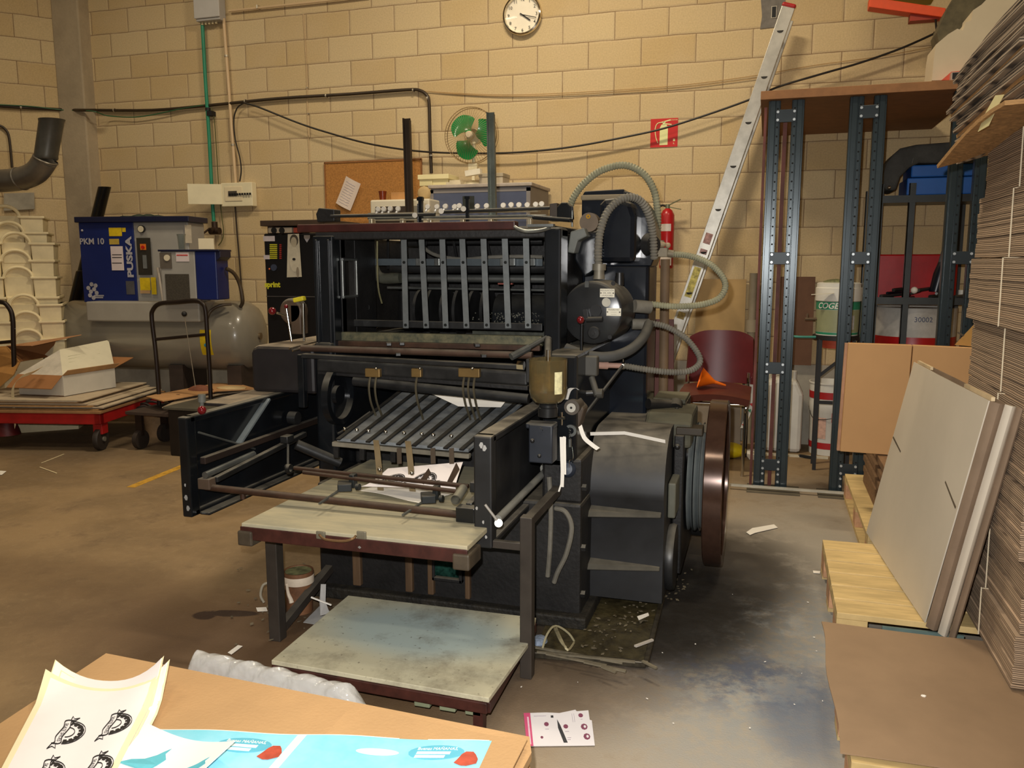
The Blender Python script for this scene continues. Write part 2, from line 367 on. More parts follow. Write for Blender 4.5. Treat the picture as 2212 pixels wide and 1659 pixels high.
# ================================================================ things fixed to the walls
black = M('black cable sheath', (34, 28, 20), .5)
dkc = M('dark brown conduit', (52, 40, 26), .45)
whitep = M('ivory painted steel', (226, 214, 178), .55, var=.05)
ivory2 = M('ivory plastic', (222, 206, 170), .5, var=.06)
# --- wall clock
c = V((.685, 0, 3.232)); t = thing('wall_clock', 'round white wall clock with chrome rim high on the block wall', 'clock', c)
obj('rim', B().lathe(c, [(.150, 0), (.156, .03), (.150, .045), (.139, .05), (.134, .042), (.134, .02)], (0, -1, 0), 48), M('polished chrome', (215, 205, 185), .12, 1.), t)
obj('face', B().cyl(c, c + V((0, -.022, 0)), .135, n=48), M('clock face white', (232, 222, 200), .5, var=.03), t)
ink = M('black print', (26, 22, 18), .6)
tb = B()
for h in range(12):
    an = math.radians(h * 30); r_ = .112 if h else .112
    words_on(tb, str(h or 12), c + V((math.sin(an) * r_, -.0225, math.cos(an) * r_)), X1, Z1, .034, .0005, bold=.0004)
obj('numerals', tb, ink, t)
hd = B()
for an, ln, wd, th in ((125, .078, .009, .030), (105, .118, .0055, .034)):
    an = math.radians(an); dv = V((math.sin(an), 0, math.cos(an)))
    hd2 = B().bar(c - dv * .02 + V((0, -th, 0)), c + dv * ln + V((0, -th, 0)), wd, .0015, (0, -1, 0))
    obj('hand', hd2, ink, t)
gl = B().lathe(c, [(.0, .047), (.07, .0465), (.134, .044)], (0, -1, 0), 32)
obj('glass', gl, M('clear cover', (255, 255, 255), .02, trans=1., alpha=.25, var=0), t)
# --- emergency sign
t = thing('extinguisher_sign', 'square red fire extinguisher sign on the block wall', 'sign', (1.783, 0, 2.31))
obj('plate', B().box(1.683, 1.885, -.003, 0, 2.205, 2.412), M('signal red', (196, 30, 22), .5, var=.05), t)
sy = M('glow-in-dark yellow', (228, 226, 160), .6, var=.04)
g_ = B().prism([(1.752, -.004, 2.22), (1.812, -.004, 2.22), (1.812, -.004, 2.345), (1.800, -.004, 2.368), (1.764, -.004, 2.368), (1.752, -.004, 2.345)], (0, .001, 0))
g_.box(1.772, 1.792, -.004, -.003, 2.366, 2.388).bar((1.765, -.0035, 2.385), (1.83, -.0035, 2.400), .001, .008, Z1).bar((1.79, -.0035, 2.374), (1.838, -.0035, 2.366), .001, .007, Z1)
g_.tube([(1.775, -.004, 2.384), (1.735, -.004, 2.378), (1.718, -.004, 2.34), (1.724, -.004, 2.28), (1.740, -.004, 2.235)], .0035, 6)
obj('pictogram', g_, sy, t)
g_ = B(); words_on(g_, 'EXTINTOR', (1.853, -.0035, 2.398), X1, Z1, .012, .0004)
g_.box(1.852, 1.866, -.004, -.003, 2.245, 2.262); words_on(g_, 'R.', (1.859, -.0035, 2.228), X1, Z1, .016, .0004)
obj('lettering', g_, sy, t)
# --- cork board and note
t = thing('cork_board', 'brown cork pin board on the wall behind the press', 'board', (-.62, 0, 1.75))
obj('panel', B().box(-1.06, -.18, -.014, -.002, 1.55, 2.19), M('brown cork', (168, 116, 58), .95, var=.22, scale=90), t)
fr = B(); wood = M('thin brown edging', (140, 92, 48), .7)
for bx in ((-1.065, -.175, 2.182, 2.195), (-1.065, -.175, 1.545, 1.555), (-1.068, -1.058, 1.55, 2.19), (-.184, -.174, 1.55, 2.19)): fr.box(bx[0], bx[1], -.020, -.002, bx[2], bx[3])
obj('edging', fr, wood, t)
ns = P(753, 418, Y=-.03)
ax_u, ax_v = V((.45, 0, .89)).normalized(), V((.89, 0, -.45)).normalized()
def note(u, v): return ns + ax_v * (u - .5) * .150 + ax_u * (v - .5) * .245 + V((0, -.02 * math.sin(3.1 * u) - .012 * v * v, 0))
t = thing('handwritten_note', 'white handwritten note pinned tilted on the cork board', 'note', ns)
obj('paper', B().sheet(note, 6, 8, .0006), M('note paper', (222, 204, 188), .8, var=.05), t)
hw = B()
for i in range(9):
    v0 = .12 + i * .09
    hw.tube([note(u, v0 + random.uniform(-.012, .012)) + V((0, -.002, 0)) for u in [.15 + .08 * k for k in range(9)]], .0009, 4, 2)
obj('handwriting', hw, M('blue grey ink', (150, 150, 176), .7), t)
# --- pipes and cables
def W(pl, r=.0): return [P(x, y, Y=-.02 - r) for x, y in pl]
def cable(name, label, pl, r, mt, dy=.02, cat='cable', n=8, sm=True, clips=()):
    t = thing(name, label, cat, P(*pl[0], Y=-dy))
    obj('sheath' if cat == 'cable' else 'tube', B().tube([P(x, y, Y=-dy) for x, y in pl], r, n, 5, smooth=sm), mt, t)
    for x, y in clips:
        p = P(x, y, Y=-dy); obj('clip', B().box(p.x - .007, p.x + .007, -dy - r * 1.5, .0, p.z - r * 1.4, p.z + r * 1.4), M('tin clip', (190, 180, 160), .4, .6), t)
    return t
wc = [P(0, 230, Y=-.02)]
t = thing('dark_conduit', 'dark brown conduit running along the block wall and turning down beside the cork board', 'conduit', P(205, 238, Y=-.02))
pl = [(205, 238), (330, 238), (450, 228), (600, 213), (760, 203), (880, 194), (908, 196), (922, 206), (927, 224), (929, 300), (932, 374)]
obj('tube', B().tube([P(x, y, Y=-.03) for x, y in pl], .0135, 10, 4), dkc, t)
for x, y in ((247, 238), (530, 219), (705, 207), (893, 195), (924, 212), (931, 336)):
    p = P(x, y, Y=-.03); obj('clip', B().lathe(p, [(.017, -.006), (.017, .006)], (1, 0, 0) if y < 215 or x < 700 else (0, 0, 1), 10), M('tin clip', (190, 180, 160), .4, .6), t)
def LP(px, py, off=.03):
    """a point on the left wall"""
    d = RIGHT * ((px - 1106) / FPX) + DOWN * ((py - 829.5) / FPX) + FWD
    o_ = V((-3.70, -.10, 0)) + LN * off
    return EYE + d * ((o_ - EYE).dot(LN) / d.dot(LN))
t = thing('dark_conduit', 'dark conduit with a green wire along the side wall left of the pillar', 'conduit', LP(0, 229))
obj('tube', B().tube([LP(-60, 224), LP(0, 229), LP(60, 233), LP(140, 237)] + [P(175, 238, Y=-.16), P(207, 238, Y=-.16)], .0135, 10, 4), dkc, t)
obj('green_wire', B().tube([LP(-60, 221, .05), LP(0, 226, .05), LP(70, 230, .05), LP(140, 238, .05), P(200, 240, Y=-.18), P(232, 250, Y=-.05), P(290, 253, Y=-.04), P(340, 246, Y=-.04), P(390, 235, Y=-.04), P(440, 227, Y=-.04)], .005, 6, 5), M('green wire', (52, 96, 62), .5), t)
obj('clip', B().lathe(LP(45, 231), [(.018, -.007), (.018, .007)], LD, 10), M('tin clip'if 0 else 'tin clip', (190, 180, 160)), t)
t = thing('dark_conduit', 'short dark conduit bending down the side wall at the picture edge behind the grey duct', 'conduit', LP(0, 270))
obj('tube', B().tube([LP(-50, 262), LP(-5, 270), LP(12, 280), LP(20, 300), LP(26, 362)], .011, 8, 4), dkc, t)
green = M('green compressed air pipe', (40, 132, 100), .4, var=.1)
t = thing('air_pipe', 'vertical green air pipe with a valve at its lower end above the compressor', 'pipe', P(435, 0, Y=-.04))
obj('tube', B().tube([P(433, -30, Y=-.04), P(443, 160, Y=-.04), P(452, 300, Y=-.04), P(459, 440, Y=-.04), P(462, 478, Y=-.04)], .0155, 10, 3), green, t)
vp = P(464, 494, Y=-.06)
obj('valve', B().cyl(vp + V((0, 0, .06)), vp + V((0, 0, -.02)), .026, n=12).cyl(vp + V((-.05, 0, -.02)), vp + V((.05, 0, -.02)), .03, n=12).cyl(vp, vp + V((0, -.07, -.02)), .022, n=10).bar(vp + V((0, -.07, 0)), vp + V((-.12, -.10, -.09)), .02, .012), M('dark bronze valve', (66, 50, 38), .5, .5), t)
obj('clip', B().lathe(P(449, 236, Y=-.04), [(.022, -.012), (.022, .012)], (0, 0, 1), 10).box(P(449, 236, Y=-.04).x, P(449, 236, Y=-.04).x + .05, -.06, 0, P(449, 243, Y=-.04).z - .03, P(449, 243, Y=-.04).z + .01), M('black clamp', (24, 22, 24)), t)
t = thing('white_conduit', 'ivory electrical conduit running straight down to the fuse box', 'conduit', P(484, 40, Y=-.03))
obj('tube', B().tube([P(483, 40, Y=-.03), P(492, 160, Y=-.03), P(503, 310, Y=-.03), P(509, 396, Y=-.03)], .0135, 10, 3), M('ivory conduit', (208, 180, 140), .5, var=.05), t)
for x, y in ((489, 121), (503, 313)):
    obj('clip', B().lathe(P(x, y, Y=-.03), [(.018, -.008), (.018, .008)], (0, 0, 1), 10), M('tin clip', (190, 180, 160)), t)
cable('white_conduit', 'pale conduit leaving the grey junction box horizontally along the top of the photo', [(494, 24), (560, 17), (700, 2), (800, -10)], .010, M('ivory conduit', (208, 180, 140)), .03, 'conduit', clips=((557, 15),))
t = thing('junction_box', 'grey plastic junction box at the top of the ivory conduit', 'junction box', (-2.09, 0, 3.5))
obj('body', B().box(-2.215, -1.975, -.09, 0, 3.40, 3.66), M('grey box plastic', (176, 172, 166), .5, var=.04), t, .008)
obj('lid', B().box(-2.222, -1.968, -.105, -.09, 3.42, 3.66), M('grey box lid', (188, 184, 178), .5, var=.04), t, .006)
for i in range(5): obj('cable_gland', B().cyl((-2.18 + i * .035, -.05, 3.40), (-2.18 + i * .035, -.05, 3.38), .011, n=10), M('pale gland', (206, 190, 150)), t)
t = thing('fuse_box', 'ivory fuse box with its small door swung open beside the white conduit', 'fuse box', (-1.98, 0, 1.95))
a0, a1 = P(487, 397, Y=0), P(556, 446, Y=0)
obj('body', B().box(a0.x, a1.x, -.07, 0, a1.z, a0.z), whitep, t, .006)
obj('inner_panel', B().box(a0.x + .04, a1.x - .10, -.076, -.07, a1.z + .045, a0.z - .035), ivory2, t, .003)
br_ = B().box(a0.x + .08, a1.x - .15, -.080, -.076, (a0.z + a1.z) / 2 - .015, (a0.z + a1.z) / 2 + .030)
obj('breaker_window', br_, M('dark window', (70, 64, 56), .4), t)
for i in range(9):
    x_ = a0.x + .088 + i * .026
    obj('breaker', B().box(x_, x_ + .016, -.088, -.080, (a0.z + a1.z) / 2 - .008, (a0.z + a1.z) / 2 + .010), M('black toggle', (20, 18, 18)), t)
hx = a0.x + .01; dz0, dz1 = a1.z + .02, a0.z - .01
dd = V((-.26, -.12, 0)); p = V((hx, -.075, dz0))
obj('door', B().hexa([p, p + V((.0, .008, 0)), p + dd + V((0, .008, 0)), p + dd, p + Z1 * (dz1 - dz0), p + V((0, .008, dz1 - dz0)), p + dd + V((0, .008, dz1 - dz0)), p + dd + Z1 * (dz1 - dz0)]), whitep, t)
cable('hanging_cable', 'long black cable sagging across the wall from the conduit towards the rack', [(527, 222), (560, 232), (640, 264), (700, 284), (790, 309), (880, 324), (960, 330), (1070, 331), (1160, 326), (1250, 315), (1360, 294), (1435, 277), (1530, 247), (1625, 213), (1680, 188), (1770, 161), (1860, 135), (1950, 103), (2028, 68)], .0075, black, .07)
cable('hanging_cable', 'thin black cable looping from the dark conduit down to the fuse box', [(527, 222), (512, 234), (505, 260), (508, 300), (518, 340), (521, 368), (518, 392)], .006, black, .035)
cable('wall_cable', 'brown cable dropping from under the fuse box behind the compressor', [(508, 446), (512, 500), (517, 560), (523, 640), (527, 700)], .007, dkc, .02)
cable('wall_cable', 'thin green wire beside the green air pipe curling down past the valve', [(456, 232), (463, 260), (468, 330), (472, 396), (478, 460), (483, 500), (480, 518), (472, 530)], .0045, M('dull green wire', (86, 84, 44), .5), .025)
cable('wall_cable', 'upper thin sand coloured wire stretched over the wall right of the conduit bend', [(918, 197), (1000, 202), (1100, 205), (1240, 200), (1400, 190), (1500, 181), (1640, 162), (1760, 141), (1900, 122), (2020, 100)], .003, M('sand wire', (172, 140, 92), .7), .012)
cable('wall_cable', 'lower of the thin sand coloured wires stretched over the wall', [(918, 197), (1000, 204), (1100, 208), (1240, 204), (1400, 195), (1500, 186), (1640, 168)], .003, M('sand wire', (172, 140, 92), .7), .012)
cable('wall_cable', 'thin pale wire running down the wall past the left end of the cork board', [(655, 30), (662, 150), (664, 250), (668, 345), (668, 440)], .003, M('pale wire', (196, 168, 128), .7), .008, clips=((663, 189), (666, 245), (668, 351)))
# ================================================================ the printing press
blk = M('black enamel', (13, 16, 20), .20, var=.3, scale=5, dust=.75, dustcol=(122, 116, 102))
blkm = M('dull greasy black iron', (21, 20, 20), .55, var=.45, scale=7, dust=.8, dustcol=(112, 104, 88), bump=.15)
smoky = M('smoky black iron', (25, 26, 28), .5, var=.6, scale=3.2, dust=.8, dustcol=(138, 130, 114))
steel = M('worn grey steel', (112, 114, 111), .38, .75, var=.25, scale=9)
strip = M('dull zinc strip', (120, 124, 124), .42, .55, var=.15, scale=14)
chrome = M('bright chrome', (206, 202, 192), .16, 1., var=.05)
dsteel = M('dark oily steel', (52, 52, 52), .38, .6, var=.35, scale=8, dust=.7, dustcol=(134, 128, 114))
rust = M('rusty brown steel', (62, 42, 30), .5, .3, var=.35, scale=12, dust=.25)
redp = M('dark red enamel', (56, 24, 20), .38, var=.3, scale=10, dust=.35, dustcol=(130, 106, 88))
rub = M('black rubber', (22, 22, 22), .6)
hosem = M('dusty grey green corrugated hose', (134, 132, 108), .75, var=.2, scale=9)
hosed = M('dusty dark corrugated hose', (104, 100, 90), .75, var=.25, scale=9)
brass = M('old brass', (122, 98, 58), .45, .6, var=.2)
ballr = M('dark red bakelite', (96, 12, 18), .12, var=.05, coat=.5)
kraft = M('kraft board strip', (112, 96, 68), .85, var=.15)
R0 = thing('printing_press', 'large old black cylinder printing press with grey hoses in the middle of the workshop', 'printing press', (1.4, -2.9, 0))
# --- base and frames
b = B().box(.86, 1.95, -3.58, -2.15, 0, .47).box(.86, 1.95, -3.25, -2.15, .47, .64).box(1.80, 1.95, -3.58, -3.25, .47, .64)
obj('base', b, blkm, R0, .012)
obj('base_skirt', B().box(.80, 1.98, -3.62, -2.1, 0, .05), M('filthy oily iron', (30, 26, 18), .7, var=.6, scale=20, bump=.5), R0, .008)
for x0, x1 in ((1.02, 1.055), (1.25, 1.28), (1.345, 1.37), (1.50, 1.52)):
    obj('base_rib', B().box(x0, x1, -3.60, -3.575, .06, .50), M('rust stained iron', (84, 64, 44), .6, var=.5, scale=6, stretch=(1, 1, .15)), R0, .004)
t_ = obj('inspection_window', B().box(1.375, 1.475, -3.592, -3.575, .14, .42), M('green oily glass', (26, 54, 46), .1, var=.9, scale=18, coat=.6), R0)
obj('window_rim', B().box(1.362, 1.375, -3.60, -3.575, .12, .44).box(1.475, 1.488, -3.60, -3.575, .12, .44).box(1.362, 1.488, -3.60, -3.575, .12, .135).box(1.362, 1.488, -3.60, -3.575, .425, .44), blkm, t_, .003)
obj('side_frame', B().box(1.80, 1.93, -3.58, -2.3, .60, 1.02), blk, R0, .012)
obj('side_frame', B().box(.775, .86, -3.42, -2.3, .30, 1.02), blk, R0, .012)
obj('frame_post', B().box(1.757, 1.822, -3.40, -3.28, .95, 1.475), blk, R0, .008)
obj('frame_post', B().box(.775, .865, -3.40, -3.30, .95, 1.455).box(.79, .80, -3.415, -3.40, .98, 1.44).box(.845, .855, -3.412, -3.40, .98, 1.44), blk, R0, .004)
obj('crosshead', B().box(.775, 1.822, -3.38, -3.28, 1.440, 1.474), blkm, R0, .006)
# side plate with the slot window
sp = B()
ya, yb = P(738, 600, X=.87).y, P(768, 600, X=.87).y
sp.box(.835, .87, -3.30, ya, 1.02, 1.46).box(.835, .87, yb, -3.02, 1.02, 1.46).box(.835, .87, ya, yb, 1.02, 1.20).box(.835, .87, ya, yb, 1.365, 1.46)
o_ = obj('side_plate', sp, blkm, R0, .004)
sr = B(); rr = .012
for yy in (ya, yb): sr.cyl((.875, yy, 1.21), (.875, yy, 1.355), .006)
sr.cyl((.875, ya, 1.205), (.875, yb, 1.205), .006).cyl((.875, ya, 1.36), (.875, yb, 1.36), .006)
obj('slot_rim', sr, steel, o_)
obj('side_plate', B().box(1.765, 1.80, -3.28, -2.4, 1.02, 1.46), blkm, R0, .004)
obj('dark_filler_plate', B().box(.70, .72, -3.05, -2.4, 1.0, 1.46).box(.70, .87, -2.42, -2.40, 1.0, 1.46), blkm, R0)  # added dark filler: keeps the view past the side plate dark
obj('dark_backing_plate', B().box(.86, 1.78, -2.42, -2.40, .62, 1.46), blkm, R0)  # added dark backing: closes the opening so the lit wall stays hidden
obj('deck', B().box(.80, 1.80, -3.28, -2.2, 1.462, 1.482), blkm, R0, .003)
# --- inside the opening: rollers, shafts and cams
def shaft(name, a, c, Yp, r, mt, n=16, X0=None, X1_=None, label=None):
    p, q = P(*a, Y=Yp), P(*c, Y=Yp)
    return obj(name, B().cyl(p, q, r, n=n), mt, R0, label=label)
obj('roller', B().cyl((.87, -2.85, 1.325), (1.765, -2.85, 1.325), .026, n=20), dsteel, R0)
obj('roller', B().cyl((.98, -2.95, 1.278), (1.765, -2.95, 1.275), .017, n=20), steel, R0)
obj('roller', B().cyl((.87, -2.9, 1.232), (1.765, -2.9, 1.225), .0065, n=10), steel, R0)
obj('impression_cylinder', B().cyl((1.36, -2.72, 1.095), (1.765, -2.72, 1.095), .105, n=40), M('oily black cylinder', (30, 33, 36), .25, .4, var=.3, scale=30, dust=.3), R0)
for i in range(6):
    x_ = .965 + i * .068
    obj('cam_disc', B().cyl((x_, -2.74, 1.12), (x_ + .014, -2.74, 1.12), .10 + .012 * (i % 2), n=36), dsteel, R0)
fb = B().bar(P(770, 566, Y=-2.98), P(1172, 567, Y=-2.98), .006, .030, Z1)
o_ = obj('gripper_bar', fb, M('blued flat steel', (84, 92, 96), .4, .5, var=.2), R0)
for px in (905, 945, 1087, 1107, 1150): obj('gripper_block', B().obox(P(px, 566, Y=-3.0), (.026, .02, .034)), steel, o_, .003)
for px, lean in ((838, 0), (905, 18), (990, -12), (1035, 10), (1065, -16)):
    obj('air_tube', B().tube([P(px + lean, 512, Y=-2.9), P(px + lean * .6, 540, Y=-2.88), P(px, 580, Y=-2.84)], .0065, 6, 4), rub, R0)
obj('air_tube', B().tube([P(905, 512, Y=-2.9), P(916, 535, Y=-2.9), P(945, 552, Y=-2.92), P(1000, 560, Y=-2.92), P(1050, 556, Y=-2.92), P(1110, 554, Y=-2.9), P(1172, 555, Y=-2.9)], .0085, 8, 5), hosed, R0)
obj('air_tube', B().tube([P(815, 515, Y=-3.05), P(815, 560, Y=-3.05), P(817, 620, Y=-3.05), P(825, 655, Y=-3.0)], .004, 6, 4), M('yellowed tube', (116, 110, 78), .6), R0)
obj('elbow_pipe', B().tube([P(795, 512, Y=-2.8), P(800, 540, Y=-2.8), P(806, 575, Y=-2.8), P(822, 600, Y=-2.8), P(865, 600, Y=-2.8)], .026, 14, 5), M('dusty iron pipe', (74, 74, 62), .75, var=.3), R0)
obj('piston', B().cyl(P(870, 520, Y=-2.8), P(905, 520, Y=-2.8), .028, n=16).cyl(P(905, 520, Y=-2.8), P(1172, 520, Y=-2.75), .018, n=12), dsteel, R0)
obj('red_lug', B().obox(P(1092, 612, Y=-2.85), (.07, .02, .012)), M('faded red lug', (140, 72, 60), .6), R0, .003)
obj('bearing_boss', B().cyl(P(788, 664, Y=-3.1), P(800, 664, Y=-3.02), .022, n=16), dsteel, R0)
gb_ = B()
random.seed(3)
for i in range(130):
    px = random.gauss(1110, 38); py = random.uniform(676, 700)
    if px > 1170 or px < 1020: continue
    gb_.ball(P(px, py, Y=-2.83), .0022 + random.random() * .002, 5)
cr = obj('ink_crumbs', gb_, M('glinting waste crumbs', (150, 148, 134), .3, .4), R0); cr['kind'] = 'stuff'
obj('waste_tray', B().box(1.30, 1.76, -2.92, -2.66, .985, 1.0).box(1.30, 1.76, -2.93, -2.92, .985, 1.045), M('grimy tray', (58, 60, 50), .6, var=.5, scale=25), R0)
# bright sheet guides
bb = B().bar(P(735, 697, Y=-3.235), P(1172, 707, Y=-3.235), .012, .030, Z1)
obj('guide_rail', bb, dsteel, R0, .003)
for pt_, pb_ in ((872, 877), (910, 921), (955, 963), (998, 1008), (1044, 1052), (1090, 1098), (1136, 1141)):
    p, q = P(pt_, 505, Y=-3.262), P(pb_, 709, Y=-3.262)
    g_ = obj('sheet_guide', B().bar(p, q, .0028, .0245, X1), strip, R0)
    sb = B()
    for f in (.30, .965): c_ = p.lerp(q, f); sb.cyl(c_, c_ + V((0, -.006, 0)), .0062, n=10)
    obj('guide_screw', sb, M('dark screw', (40, 42, 40), .4, .6), g_)
obj('number_bar', B().bar(P(735, 727, Y=-3.33), P(1172, 737, Y=-3.33), .03, .042, Z1), M('ink smeared bar', (62, 66, 54), .5, .2, var=.8, scale=28, col2=(110, 104, 78)), R0, .004)
# --- the bars across the delivery side
def barp(name, a, c, Yp, wd, th, mt, bev=.003, Y2=None):
    return obj(name, B().bar(P(*a, Y=Yp), P(*c, Y=Y2 or Yp), wd, th, Z1), mt, R0, bev)
barp('cross_bar', (690, 740), (1168, 752), -3.36, .03, .022, rust)
shaft('cross_shaft', (652, 752), (1150, 768), -3.42, .014, M('brown greasy shaft', (78, 58, 46), .5, .3, var=.3, dust=.5))
barp('cross_bar', (655, 768), (1128, 793), -3.47, .035, .018, dsteel)
barp('main_beam', (690, 788), (1142, 818), -3.45, .045, .052, dsteel, .008)
barp('lower_beam', (690, 803), (1142, 838), -3.43, .03, .018, blkm)
obj('roller', B().cyl(P(765, 823, Y=-3.40), P(1142, 862, Y=-3.40), .020, n=20), dsteel, R0)
obj('beam_bracket', B().bar(P(652, 765, Y=-3.44), P(655, 880, Y=-3.44), .03, .03, Y1), blk, R0, .004)
obj('end_block', B().obox(P(1150, 800, Y=-3.45), (.04, .05, .09)), dsteel, R0, .004)
obj('hex_nut', B().cyl(P(1118, 789, Y=-3.51), P(1132, 790, Y=-3.51), .018, n=6), chrome, R0)
for px, py in ((840, 743), (868, 742), (1030, 745), (1044, 768), (860, 765)):
    obj('clamp_lug', B().obox(P(px, py, Y=-3.44), (.02, .05, .012), (1, .5, 0), (-.5, 1, 0)), dsteel, R0, .002)
obj('guide_rod', B().cyl(P(625, 753, Y=-3.47), P(812, 706, Y=-2.97), .0035).cyl(P(632, 758, Y=-3.47), P(816, 709, Y=-2.97), .0035), chrome, R0)
hb = B().cyl(P(1104, 771, Y=-3.56), P(1142, 751, Y=-3.50), .014, n=8).cyl(P(1142, 751, Y=-3.50), P(1180, 729, Y=-3.42), .009, n=8)
obj('throw_handle', hb, steel, R0)
hp_ = B().ball(P(1184, 735, Y=-3.5), .016).cyl(P(1184, 735, Y=-3.5), P(1184, 775, Y=-3.6), .014)
obj('pivot_post', hp_, dsteel, R0)
# curved brass bound guide fingers
for grp in (((800, 806), (813, 819)), ((901, 906),), ((1003, 1008), (1014, 1019), (1026, 1030))):
    for a_, c_ in grp:
        obj('guide_finger', B().tube([P(a_, 812, Y=-3.49), P(a_ - 3, 838, Y=-3.50), P(a_ + 1, 868, Y=-3.48), P(c_ + 4, 893, Y=-3.44), P(c_ + 8, 906, Y=-3.42)], .0045, 6, 4), M('brassy steel finger', (116, 108, 88), .4, .7), R0)
    xm = sum(a_ for a_, _ in grp) / len(grp); wdt = .02 + .022 * len(grp)
    o_ = obj('finger_clamp', B().obox(P(xm, 805, Y=-3.495), (wdt, .022, .034)), brass, R0, .003)
    obj('clamp_screw', B().ball(P(xm + 6, 796, Y=-3.515), .006), chrome, o_)
# --- slatted delivery table
F0, F1, K0, K1 = P(728, 946, Y=-3.67), P(1012, 970, Y=-3.67), P(868, 838, Y=-3.12), P(1130, 868, Y=-3.12)
dt_ = obj('delivery_table', B().hexa([F0 + V((0, 0, -.012)), F1 + V((0, 0, -.012)), K1 + V((0, 0, -.012)), K0 + V((0, 0, -.012)), F0, F1, K1, K0]), M('smeared blue grey sheet metal', (122, 127, 130), .5, .25, var=.45, scale=9, dust=.3), R0)
for i in range(9):
    f = .03 + i * .117
    p, q = F0.lerp(F1, f) + V((0, 0, .004)), K0.lerp(K1, f) + V((0, 0, .004))
    obj('table_slat', B().bar(p.lerp(q, -.04), q, .017, .006), M('dark slat', (36, 36, 36), .45, .4, var=.3, dust=.2), dt_)
for i, px in enumerate((745, 771, 796, 833, 873, 911, 936, 975)):
    p = P(px, 929 + i * 2.2, Y=-3.60); p.z += .004
    obj('steel_ball', B().ball(p, .0085, 10), chrome, dt_)
obj('table_rail', B().bar(P(720, 958, Y=-3.66), P(1015, 985, Y=-3.66), .025, .018), M('dusty table rail', (110, 104, 90), .7, var=.3), dt_, .003)
for px, py in ((727, 970), (783, 975), (850, 980), (936, 985), (976, 990)):
    obj('table_leg', B().bar(P(px, py - 15, Y=-3.65), P(px, py + 18, Y=-3.65), .012, .02, X1), blkm, dt_)
for i, px in enumerate((815, 884)):
    y0_ = 953 + i * 2
    g_ = B().tube([P(px - 3, y0_, Y=-3.70), P(px - 1, y0_ + 10, Y=-3.72), P(px + 4, y0_ + 60, Y=-3.76), P(px + 6, y0_ + 104, Y=-3.80)], .001, 4, 4)
    pts = [P(px - 3, y0_ - 2, Y=-3.69), P(px - 1, y0_ + 12, Y=-3.72), P(px + 4, y0_ + 60, Y=-3.76), P(px + 7, y0_ + 106, Y=-3.80)]
    g_ = B().sheet(lambda u, v: pts[min(int(v * 3), 2)].lerp(pts[min(int(v * 3), 2) + 1], v * 3 - min(int(v * 3), 2)) + X1 * (u - .5) * .024, 1, 9, .0016, False)
    obj('hanging_stop', g_, kraft, R0)
for px in (862, 935, 975):
    obj('hanging_stop', B().bar(P(px, 968, Y=-3.72), P(px + 1, 1002, Y=-3.74), .002, .018, X1), M('dark leather strip', (66, 54, 40), .8), R0)
# --- the two delivery arms
def arm(xo, xi, label):
    """a cast side plate with rims; xo is the outer, xi the inner face"""
    a_ = B(); lo, hi = min(xo, xi), max(xo, xi)
    web0 = (lo + hi) / 2 - .008
    a_.box(web0, web0 + .016, -3.99, -3.05, .44, .79)
    a_.box(lo, hi, -4.02, -3.97, .43, .80).box(lo, hi, -4.0, -3.05, .775, .80).box(lo, hi, -4.0, -3.05, .43, .455)
    a_.box(min(xi, xi + .045 * (1 if xo < 1 else -1)), max(xi, xi + .045 * (1 if xo < 1 else -1)), -3.98, -3.08, .43, .442)
    return obj('delivery_arm', a_, smoky if xo > 1 else blk, R0, .007)
al = arm(.565, .605, 'left'); ar = arm(1.690, 1.752, 'right')
obj('brace', B().bar(P(515, 958, X=.605), P(578, 862, X=.605), .008, .028, X1), M('pale blue grey flat bar', (110, 118, 122), .5, .4), al)
obj('brace', B().cyl((.607, -3.96, .735), (.607, -3.62, .60), .004), steel, al)
pch = M('chipped paint flake', (150, 148, 144), .6)
for ax_, pts_ in ((ar, ((1040, 962), (1046, 968), (1044, 1128), (1050, 1160), (1030, 1098))), (al, ((402, 1075), (406, 1098), (400, 1048)))):
    fl = B()
    for i, (px, py) in enumerate(pts_):
        p = P(px, py, Y=-4.021); s_ = .007 if i < 2 else .004
        fl.prism([p + V((s_ * math.cos(k * 1.05 + i) * (1 + .4 * math.sin(k * 3)), 0, s_ * 1.6 * math.sin(k * 1.05 + i))) for k in range(6)], (0, -.0006, 0))
    obj('paint_chip', fl, pch, ax_)
obj('arm_boss', B().cyl(P(695, 880, X=.62) , P(695, 880, X=.62) + V((.05, 0, 0)), .03, n=16).cyl((.605, -3.35, .68), (.645, -3.35, .68), .028, n=20), dsteel, R0)
# rails along the arms
obj('slide_rail', B().bar((.625, -3.97, .632), (.625, -3.1, .636), .024, .026), M('brown black rail', (48, 38, 34), .4, .3, dust=.5), R0, .003)
obj('slide_rail', B().bar((.675, -3.97, .565), (.675, -3.35, .612), .022, .022), dsteel, R0, .004)
obj('slide_tube', B().cyl((.655, -4.0, .588), (.655, -3.70, .600), .0125, n=16), steel, R0)
obj('slide_rail', B().bar((1.655, -3.97, .55), (1.655, -3.35, .60), .022, .022), dsteel, R0, .004)
ot = B().lathe(P(984, 1080, Y=-4.0), [(.016, 0), (.016, .12), (.011, .12), (.011, .002)], (-.15, 1, .04), 16)
obj('slide_tube', ot, M('pale zinc tube', (150, 146, 130), .5, .5), R0)
obj('rail_clamp', B().obox(P(620, 948, Y=-3.55), (.035, .05, .03)).cyl(P(622, 960, Y=-3.55), P(622, 1006, Y=-3.6), .006).ball(P(622, 1010, Y=-3.62), .016), dsteel, R0, .003)
o_ = obj('end_block', B().obox((.650, -3.985, .555), (.05, .04, .04)), M('dusty brown block', (76, 60, 46), .7, dust=.6), R0, .003)
obj('end_block', B().obox((1.655, -3.985, .530), (.065, .045, .05)), blk, R0, .003)
